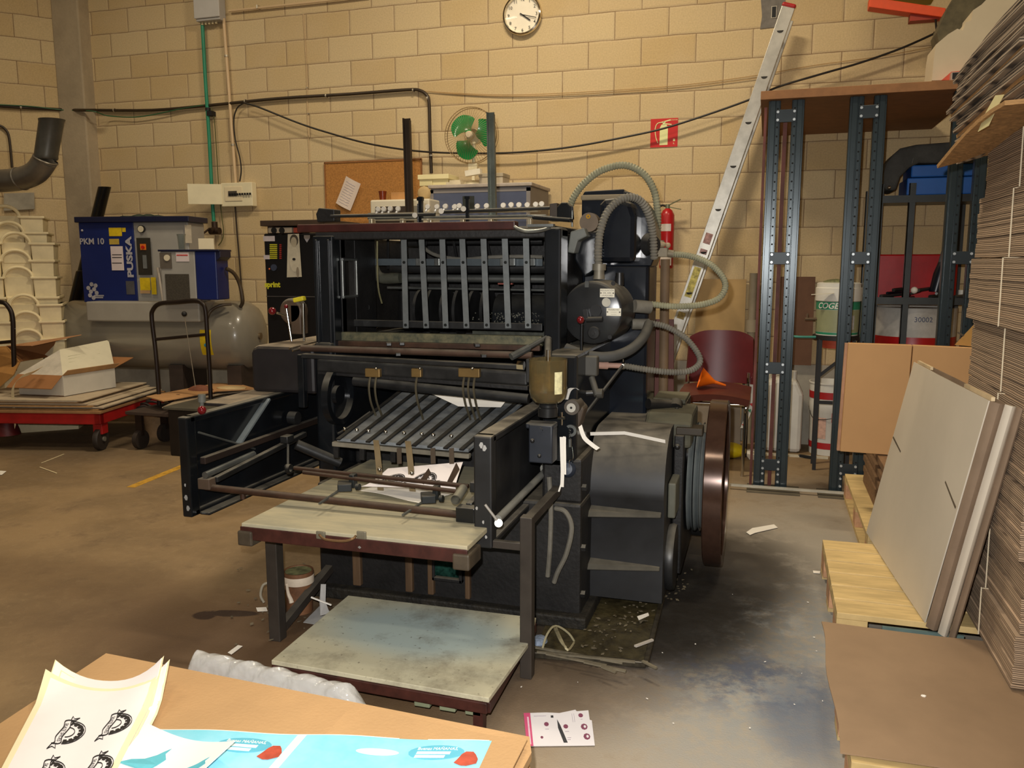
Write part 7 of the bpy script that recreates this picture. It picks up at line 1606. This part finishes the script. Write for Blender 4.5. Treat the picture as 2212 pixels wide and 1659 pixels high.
# white box with open flaps on the trolley
bz = .382
c0, c1, c2 = P(138, 856, Z=bz), P(42, 852, Z=bz), P(250, 836, Z=bz)
e1, e2 = (c1 - c0), (c2 - c0); hz = Z1 * .15
e1.z = e2.z = 0
t = thing('white_carton', 'white cardboard carton with its lid half open on the red trolley', 'carton', c0)
wb_ = M('white carton board', (206, 200, 186), .7, var=.05); br_in = M('brown inside board', (158, 108, 64), .8, var=.08)
def wall_(a_, b_, h0=0., nm='carton_wall'):
    n_ = (b_ - a_).cross(Z1).normalized() * .004
    return obj(nm, B().prism([a_, b_, b_ + hz, a_ + hz], n_), wb_, t, .001)
wall_(c0, c1); wall_(c0, c2); wall_(c1, c1 + e2); wall_(c2, c2 + e1)
obj('carton_floor', B().prism([c0, c1, c1 + e2, c2], Z1 * .004), br_in, t)
def flap(a_, b_, out, mt=br_in, nm='flap'): return obj(nm, B().prism([a_ + hz, b_ + hz, b_ + hz + out, a_ + hz + out], Z1 * .004), mt, t)
flap(c0, c1, -e2.normalized() * .10 - Z1 * .085)
flap(c0, c2, -e1.normalized() * .05 + Z1 * .04, M('cream flap', (190, 150, 104), .8), 'flap')
obj('flap', B().prism([c2 + hz, c2 + e1 + hz, c2 + e1 + hz + e2.normalized() * .20 + Z1 * .06, c2 + hz + e2.normalized() * .20 + Z1 * .06], Z1 * .004), br_in, t)
# raised roof-like lid panels
rt0, rt1 = P(128, 756, Y=c0.y + .20), P(234, 735, Y=c0.y + .20 + (c2.y - c0.y))
lid_a = c0 + hz; lid_b = c2 + hz
obj('raised_lid', B().prism([lid_a, lid_b, rt1, rt0], (0, .004, .003)), M('cream white lid', (220, 212, 184), .7, var=.04), t, .001)
obj('raised_lid', B().prism([lid_a + V((0, 0, .002)), rt0, c1 + hz + e2 * .1, c1 + hz], (0, .004, .003)), M('lid inner white', (206, 196, 178), .7), t, .001)
k = B()
for f_, ln in ((.45, .5), (.58, .62), (.68, .55)):
    p, q = lid_a.lerp(rt0, f_), lid_b.lerp(rt1, f_); k.bar(p.lerp(q, .15) + V((0, -.003, .003)), p.lerp(q, .15 + ln) + V((0, -.003, .003)), .008, .001, V((0, -1, .6)))
obj('print_lines', k, M('pale green grey print', (168, 170, 130), .7), t)
k = B().bar(c0.lerp(c2, .25) + Z1 * .115 + V((.002, -.004, 0)), c0.lerp(c2, .78) + Z1 * .115 + V((.002, -.004, 0)), .002, .014, Z1)
obj('print_lines', k, M('grey stencil', (130, 126, 112), .7), t)
ts_ = [P(88, 795, Y=c0.y - .05), P(70, 805, Y=c0.y - .12), P(45, 815, Y=c0.y - .16), P(28, 838, Y=c0.y - .17), P(30, 880, Y=c0.y - .17), P(33, 922, Y=c0.y - .17)]
tsp2 = spline(ts_, 4); n2_ = len(tsp2) - 1
one('packing_tape', 'curled cream packing tape hanging from the white carton over the trolley edge', 'tape', B().sheet(lambda u, v: tsp2[min(int(round(v * n2_)), n2_)] + V(((u - .5) * (.05 - .035 * v), 0, (u - .5) * .03)), 2, n2_, .001), M('cream packing tape', (222, 206, 166), .5), ts_[-1])
# brown boxes at the far left
t = thing('brown_carton', 'open brown cardboard carton at the left picture edge behind the white carton', 'carton', P(0, 850, Z=.382))
q0 = [P(-70, 850, Y=-1.45), P(40, 775, Y=-1.45)]
obj('carton_wall', B().prism([P(-60, 752, Y=-1.5), P(14, 748, Y=-1.5), P(40, 780, Y=-1.6), P(-30, 838, Y=-1.6)], (0, .006, .002)), M('ochre carton', (176, 126, 66), .8, var=.1), t)
obj('carton_wall', B().prism([P(14, 748, Y=-1.5), P(120, 735, Y=-1.2), P(110, 770, Y=-1.2), P(40, 782, Y=-1.6)], (0, .006, .002)), M('brown inside board', (158, 108, 64)), t)
obj('flap', B().prism([P(14, 748, Y=-1.5), P(68, 748, Y=-1.6), P(176, 724, Y=-1.35), P(120, 734, Y=-1.2)], (0, 0, .005)), M('flap tan', (180, 130, 88), .8), t)
obj('flap', B().prism([P(-40, 870, Y=-1.7), P(-20, 800, Y=-1.65), P(44, 782, Y=-1.6), P(30, 810, Y=-1.7)], (0, 0, .005)), M('ochre carton', (176, 126, 66)), t)
# --- second cart with black handle and cardboard
t = thing('cart', 'low cart with a black tubular handle standing in front of the air tank', 'cart', (-1.55, -1.35, 0))
hm = M('black brown tube handle', (40, 30, 24))
YH = -1.32
obj('push_handle', B().tube([P(x, y, Y=YH) for x, y in ((344, 900), (343, 850), (336, 760), (328, 690), (330, 670), (345, 656), (385, 652), (420, 649), (436, 654), (444, 672), (448, 730), (452, 790), (456, 880))], .016, 10, 4), hm, t)
obj('cross_tube', B().cyl(P(337, 733, Y=YH), P(449, 722, Y=YH), .0115, n=10), hm, t)
obj('deck', B().box(-1.85, -1.15, -1.62, -1.24, .26, .285), M('dark deck board', (62, 48, 38), .8), t, .004)
for x_ in (-1.78, -1.25):
    for y_ in (-1.56, -1.30):
        obj('wheel', B().cyl((x_ - .018, y_, .07), (x_ + .018, y_, .07), .07, n=24), M('dark rubber wheel', (46, 38, 32)), t)
        obj('wheel_fork', B().box(x_ - .028, x_ + .028, y_ - .012, y_ + .012, .10, .26), hm, t)
obj('pull_knob', B().ball(P(398, 678, Y=YH - .03), .020, 12), M('black iron', (28, 26, 24)), t)
obj('string_pull', B().cyl(P(398, 680, Y=YH - .03), P(422, 835, Y=YH - .03), .003, n=6), M('thin pull rod', (128, 116, 96), .5), t)
for i, (pl_, z_, lb) in enumerate(((((316, 858), (352, 868), (470, 846), (556, 842), (520, 832), (470, 829)), .36, 'tan cardboard sheet lying on the low cart by the black press arm'), (((350, 882), (400, 870), (480, 852), (545, 845), (520, 838), (420, 848)), .335, 'torn grey cardboard sheet below the tan one on the low cart'))):
    ps = [P(x, y, Z=z_ - .0) for x, y in pl_]
    ps = [EYE + (p - EYE) * ((-1.30 - .0 - EYE.y) / (p.y - EYE.y)) if 0 else p for p in ps]
    one('cardboard_sheet', lb, 'cardboard', B().prism(ps, (0, 0, .008)), M('tan sheet board', (186, 140, 92), .8, var=.1) if i == 0 else M('grey torn board', (160, 142, 116), .85, var=.25, scale=8), ps[0])
kp_ = P(500, 838, Z=.37); one('cream_roll_end', 'cream oval paper piece on the tan sheet of the low cart', 'paper scrap', B().ball(kp_, .10, 14, (1.3, .8, .12)), M('cream piece', (206, 180, 132), .7), kp_)
kb2 = P(342, 940, Z=0); one('beige_bucket', 'dusty beige bucket on the floor between the trolley wheel and the press arm', 'bucket', B().lathe(kb2, [(0, 0), (.085, 0), (.105, .19), (.11, .20), (.103, .20), (.08, .02), (0, .02)], Z1, 28), M('dusty beige plastic', (132, 106, 76), .7, var=.25), kb2)
kd = P(378, 985, Z=0); t = thing('dark_cabinet', 'small dark metal cabinet on the floor just behind the left press arm', 'cabinet', kd + V((.05, .2, 0)))
obj('body', B().box(kd.x - .04, kd.x + .32, kd.y, kd.y + .35, 0, P(378, 885, Y=kd.y).z), M('dark cabinet steel', (38, 32, 28), .4, .2, var=.2), t, .01)
obj('top_edge', B().box(kd.x - .06, kd.x + .34, kd.y - .02, kd.y + .37, P(378, 885, Y=kd.y).z, P(378, 885, Y=kd.y).z + .02), M('dusty steel edge', (92, 88, 76), .5, .3), t, .004)
k = B()
for p_, q_ in (((86, 1009), (122, 1022)), ((90, 1000), (138, 981))): k.bar(P(*p_, Z=.003), P(*q_, Z=.003), .008, .003)
one('white_straw', 'two thin white sticks meeting at an angle on the floor before the trolley', 'sticks', k, M('cream stick', (214, 196, 156), .6), P(90, 1005, Z=0))
# --- vending machine
YV = -1.62
def vz(px, py): return P(px, py, Y=YV)
vl, vr, vt = vz(569, 505).x, vz(690, 505).x, vz(600, 504).z
t = thing('vending_machine', 'black coffee vending machine lettered sprint behind the left side of the press', 'vending machine', ((vl + vr) / 2, YV + .3, 0))
obj('cabinet', B().box(vl, vr + .06, YV, YV + .6, 0, vt), M('black vending cabinet', (18, 16, 17), .3, var=.1), t, .01)
obj('door_seam', B().box(vl, vr, YV - .002, YV, vz(580, 640).z - .002, vz(580, 640).z + .002), M('grey seam', (80, 74, 70), .5), t)
def vlbl(x0, y0, x1, y1, nm, mt, th=.003): a_, c_ = vz(x0, y0), vz(x1, y1); return obj(nm, B().box(a_.x, c_.x, YV - th, YV, c_.z, a_.z), mt, t)
vlbl(569, 510, 594, 521, 'label', M('pinkish label', (190, 178, 176), .6)); vlbl(570, 551, 583, 560, 'label', M('pinkish label', (190, 178, 176)))
for i in range(8):
    y_ = 527.5 + i * 4.15
    vlbl(583, y_, 599, y_ + 2.4, 'price_strip', M('yellow strip', (186, 180, 40), .5))
    vlbl(604.5, y_, 608.5, y_ + 2.6, 'select_button', M('dark red button', (150, 40, 30), .5), .006)
obj('coin_slot', B().cyl(vz(592, 578), vz(592, 578) + V((0, -.006, 0)), .022, n=20), M('blue grey slot', (50, 56, 72), .4), t)
obj('coin_light', B().ball(vz(582, 581), .006, 8), M('orange lamp', (210, 100, 50), .4), t)
obj('lettering', words_on(B(), 'sprint', (vz(589, 615).x, YV - .003, vz(589, 615).z), X1, Z1, .050, .0008, bold=.002), M('yellow strip', (186, 180, 40)), t)
t2 = thing('photo_print', 'black and white portrait print hanging on the front of the vending machine', 'print', vz(640, 600))
pq = [vz(623, 506), vz(647, 505), vz(653, 598), vz(621, 599)]
obj('paper', B().prism([p + V((0, -.008, 0)) for p in pq], (0, .002, 0)), M('sepia white print', (184, 174, 150), .6, var=.15, scale=9), t2)
sep = M('sepia print shade', (128, 116, 96), .7, var=.25, scale=12)
def oval(cx, cy, rx, ry, nm, mt, off=.0095):
    c_ = vz(cx, cy); s_ = (vz(cx + 1, cy).x - c_.x)
    return obj(nm, B().prism([c_ + V((math.cos(a_ * .393) * rx * s_, -off, math.sin(a_ * .393) * ry * s_)) for a_ in range(16)], (0, -.0006, 0)), mt, t2)
oval(637, 519, 9, 11, 'hair_print', M('sepia dark', (70, 62, 50), .7)); oval(636.5, 523, 6.5, 9.5, 'face_print', M('sepia skin', (170, 158, 132), .7), .0105)
oval(638, 560, 11, 24, 'figure_print', M('sepia white print', (184, 174, 150)), .0100); oval(637, 560, 3.5, 2.5, 'ring_print', ink, .0112); oval(645, 588, 3, 10, 'fold_print', sep, .0110)
k = B().prism([vz(657, 508) + V((0, -.002, 0)), vz(670, 508) + V((0, -.002, 0)), vz(670, 514) + V((0, -.002, 0)), vz(663.5, 524) + V((0, -.002, 0)), vz(657, 514) + V((0, -.002, 0))], (0, -.001, 0))
obj('crest', k, silver, t)
# shelf board and things on top of it
zt = vz(600, 492).z
t3 = thing('tray', 'dark brown wooden tray resting across the top of the vending machine', 'tray', ((vl + vr) / 2, YV + .2, vt))
a_ = vz(567, 477); obj('board', B().box(a_.x, vr + .06, YV - .03, YV + .45, vz(567, 489).z, a_.z), M('dark brown wood', (58, 42, 28), .6, var=.2), t3, .003)
for x_ in (vl + .02, vr): obj('foot', B().box(x_, x_ + .04, YV + .02, YV + .4, vt, vz(567, 489).z), M('dark brown wood', (58, 42, 28)), t3)
t4 = thing('toy_like_case', 'white case with two dark round windows under the brown tray on the vending machine', 'case', vz(605, 502)) if 0 else thing('white_case', 'small white case with two dark round windows on the vending machine', 'case', vz(605, 503))
a_, c_ = vz(580, 491), vz(632, 503)
obj('body', B().box(a_.x, c_.x, YV - .01, YV + .1, vt + .001, a_.z - .002), M('shiny cream case', (190, 174, 150), .2, .3), t4, .006)
for px in (594, 611): obj('window', B().cyl(vz(px, 496) + V((0, -.010, -.006)), vz(px, 496) + V((0, -.016, -.006)), .020, n=20), M('black void', (14, 12, 10)), t4)
one('red_cloth', 'orange red cloth edge beside the white case on the vending machine', 'cloth', B().box(c_.x + .01, vz(652, 490).x, YV - .01, YV + .1, vt + .001, a_.z - .004), M('orange red cloth', (150, 62, 42), .8, var=.2), (c_.x + .05, YV, vt), .006)
# --- cabinet with fan by the wall
YC = -.55
def ccz(px, py): return P(px, py, Y=YC)
cl, cr2, ct = ccz(930, 410).x, ccz(1146, 410).x, ccz(930, 402).z
t = thing('metal_cabinet', 'grey metal cabinet with dark blue grey glass doors against the wall behind the press', 'cabinet', ((cl + cr2) / 2, -.3, 0))
cg = M('cabinet grey', (132, 126, 122), .5, .1, var=.05)
obj('carcass', B().box(cl, cr2, YC + .004, -.03, 0, ct - .02), cg, t, .004)
obj('top_plate', B().box(cl - .015, cr2 + .015, YC - .02, -.03, ct - .02, ct + .006), M('cabinet top grey', (172, 160, 146), .5), t, .005)
xm_ = ccz(1058, 430).x
for x0_, x1_ in ((cl + .025, xm_ - .006), (xm_ + .006, cr2 - .03)):
    o_ = obj('glass_door', B().box(x0_, x1_, YC - .004, YC + .004, .25, ct - .055), M('blue grey dusty glass', (82, 88, 108), .22, var=.12, scale=3, coat=.4), t)
obj('door_frame', B().box(cl, cl + .025, YC - .006, YC + .004, 0, ct - .03).box(cr2 - .03, cr2, YC - .006, YC + .004, 0, ct - .03).box(cl, cr2, YC - .006, YC + .004, ct - .055, ct - .03), cg, t)
obj('dark_sticker', B().box(ccz(1000, 440).x, ccz(1025, 440).x, YC - .006, YC - .003, ccz(1000, 458).z, ccz(1000, 424).z), M('dark sticker', (44, 48, 44), .5), t)
# white framed instrument at the left of it
a_, c_ = P(799, 432, Y=-.75), P(928, 468, Y=-.75)
t = thing('white_case_unit', 'white framed instrument case with a dark slot left of the grey cabinet', 'instrument', ((a_.x + c_.x) / 2, -.6, 0))
obj('body', B().box(a_.x, c_.x, -.75, -.4, .75, a_.z), M('instrument ivory', (206, 196, 172), .5, var=.04), t, .012)
obj('recess', B().box(a_.x + .05, c_.x - .05, -.755, -.74, c_.z - .05, a_.z - .05), M('grey recess', (140, 134, 120), .6), t)
obj('slot', B().box(P(812, 445, Y=-.75).x, P(878, 445, Y=-.75).x, -.76, -.75, c_.z - .05, P(812, 447, Y=-.75).z), M('dark slot brown', (52, 42, 34), .6), t)
obj('table_leg', B().box(a_.x + .03, c_.x - .03, -.72, -.45, 0, .75), cg, t)
cp_ = P(814, 428, Y=-.7)
one('brown_cup', 'brown plastic cup standing on the white instrument case in front of the cork board', 'cup', B().lathe(V((cp_.x, -.6, a_.z)), [(0, 0), (.022, 0), (.031, .075), (.029, .075), (.02, .004), (0, .004)], Z1, 20), M('brown translucent plastic', (122, 50, 22), .2, trans=.2), (cp_.x, -.6, a_.z))
one('clear_tray', 'pale see-through tray on the white instrument case beside the cup', 'tray', B().box(P(845, 430, Y=-.65).x, P(880, 430, Y=-.65).x, -.65, -.5, a_.z + .001, a_.z + .06), M('pale tan plastic', (176, 128, 76), .5), (P(860, 430, Y=-.65).x, -.6, a_.z))
b0_, b1_ = P(903, 378, Y=-.5), P(970, 402, Y=-.5)
t = thing('cream_box', 'cream lidded box standing on the left end of the grey cabinet', 'box', ((b0_.x + b1_.x) / 2, -.4, ct))
obj('body', B().box(b0_.x + .01, b0_.x + .115, -.5, -.3, ct + .007, b0_.z - .02).box(b0_.x + .115, b1_.x - .01, -.495, -.3, ct + .007, b0_.z - .02), M('cream box board', (212, 200, 148), .7, var=.04), t, .003)
obj('lid', B().box(b0_.x, b1_.x, -.51, -.29, b0_.z - .035, b0_.z), M('cream box lid', (224, 212, 162), .7, var=.03), t, .003)
one('tan_bag', 'small tan bag hanging at the left corner of the grey cabinet', 'bag', B().ball(P(916, 418, Y=-.58), .05, 12, (1.1, .5, 1.1)), M('tan bag', (176, 150, 104), .8, var=.2, bump=.5, bscale=20), P(916, 428, Y=-.58))
one('paper_pile', 'low pile of white papers on the middle of the cabinet top', 'paper', B().box(P(974, 395, Y=-.4).x, P(1005, 395, Y=-.4).x, -.5, -.35, ct + .007, ct + .03).box(P(980, 395, Y=-.4).x, P(1003, 395, Y=-.4).x, -.49, -.36, ct + .03, ct + .045), M('grey white paper', (196, 184, 156), .8), (P(990, 395, Y=-.4).x, -.4, ct + .007))
t = thing('small_carton', 'small white carton with dark lid line on the right of the cabinet top', 'carton', (P(1060, 395, Y=-.4).x, -.4, ct + .007))
obj('body', B().box(P(1035, 395, Y=-.42).x, P(1086, 395, Y=-.42).x, -.42, -.25, ct + .007, P(1060, 382, Y=-.42).z), M('greyish carton', (178, 166, 144), .7, var=.08), t, .004)
obj('lid', B().box(P(1034, 395, Y=-.42).x, P(1087, 395, Y=-.42).x, -.425, -.245, P(1060, 382, Y=-.42).z, P(1060, 374, Y=-.42).z), M('grey carton lid', (164, 152, 128), .7), t, .003)
# fan
fcn = P(1016, 292, Y=-.42)
t = thing('desk_fan', 'desk fan with green blades and thin wire cage standing on the grey cabinet', 'fan', V((fcn.x, -.36, ct + .007)))
Rf = (P(1072, 292, Y=-.42).x - fcn.x)
wire = M('brown grey cage wire', (150, 126, 92), .4, .5)
k = B()
for r_, dy in ((Rf, 0), (Rf * .97, .03), (Rf, .05)):
    k.lathe(fcn + V((0, dy, 0)), [(r_ - .0022, 0), (r_, -.0022), (r_ + .0022, 0), (r_, .0022), (r_ - .0022, 0)], (0, 1, 0), 56)
for i in range(60):
    an = 2 * math.pi * i / 60; dv = V((math.cos(an), 0, math.sin(an)))
    k.tube([fcn + dv * .035 + V((0, -.035, 0)), fcn + dv * Rf * .6 + V((0, -.035, 0)), fcn + dv * Rf], .0013, 4, 2, False)
obj('cage', k, wire, t)
gbm = M('green fan blade', (24, 128, 62), .25, var=.06, coat=.4)
blm = M('pale blade root', (150, 176, 130), .3)
for k_ in range(3):
    a0_ = math.radians((124, 2, 236)[k_])
    def bl_f(u, v):
        r_ = .035 + (Rf * .88 - .035) * v
        sp_ = (.30 + .62 * math.sin(min(1, v * 1.15) * math.pi * .5)) * (1 - .45 * max(0, v - .72) / .28)
        an = a0_ + (u - .5) * 2 * sp_ + .22 * v
        rr = r_ * (1 - .10 * (abs(u - .5) * 2) ** 3 * v)
        return fcn + V((math.cos(an) * rr, .03 - .035 * (u - .5), math.sin(an) * rr))
    obj('blade', B().sheet(bl_f, 10, 10, .003), gbm, t)
obj('hub', B().lathe(fcn + V((0, -.04, 0)), [(0, -.008), (.020, -.006), (.026, 0), (.030, .02), (.030, .05)], (0, 1, 0), 24), M('pale hub', (196, 180, 150), .4), t)
obj('motor_housing', B().lathe(fcn + V((0, .06, 0)), [(.055, 0), (.06, .02), (.045, .10), (0, .11)], (0, 1, 0), 24), whitep, t)
obj('neck', B().cyl(V((fcn.x, -.34, fcn.z - .04)), V((fcn.x, -.36, ct + .05)), .014, n=12).box(fcn.x - .035, fcn.x + .035, -.375, -.34, P(1016, 362, Y=-.4).z - .04, P(1016, 352, Y=-.4).z), whitep, t)
obj('foot', B().lathe(V((fcn.x, -.36, ct + .007)), [(0, 0), (.085, 0), (.085, .02), (.05, .035), (0, .04)], Z1, 28), whitep, t)
p_ = P(1020, 372, Y=-.48); one('white_block', 'small white packet lying tilted across the fan base', 'packet', B().obox(V((p_.x, -.45, p_.z)), (.12, .05, .04), (1, 0, .12), Y1), M('white packet', (220, 212, 190), .7, var=.1), (p_.x, -.45, p_.z))
# debris block above the vending tray: two screws of the rail etc. are part of the press
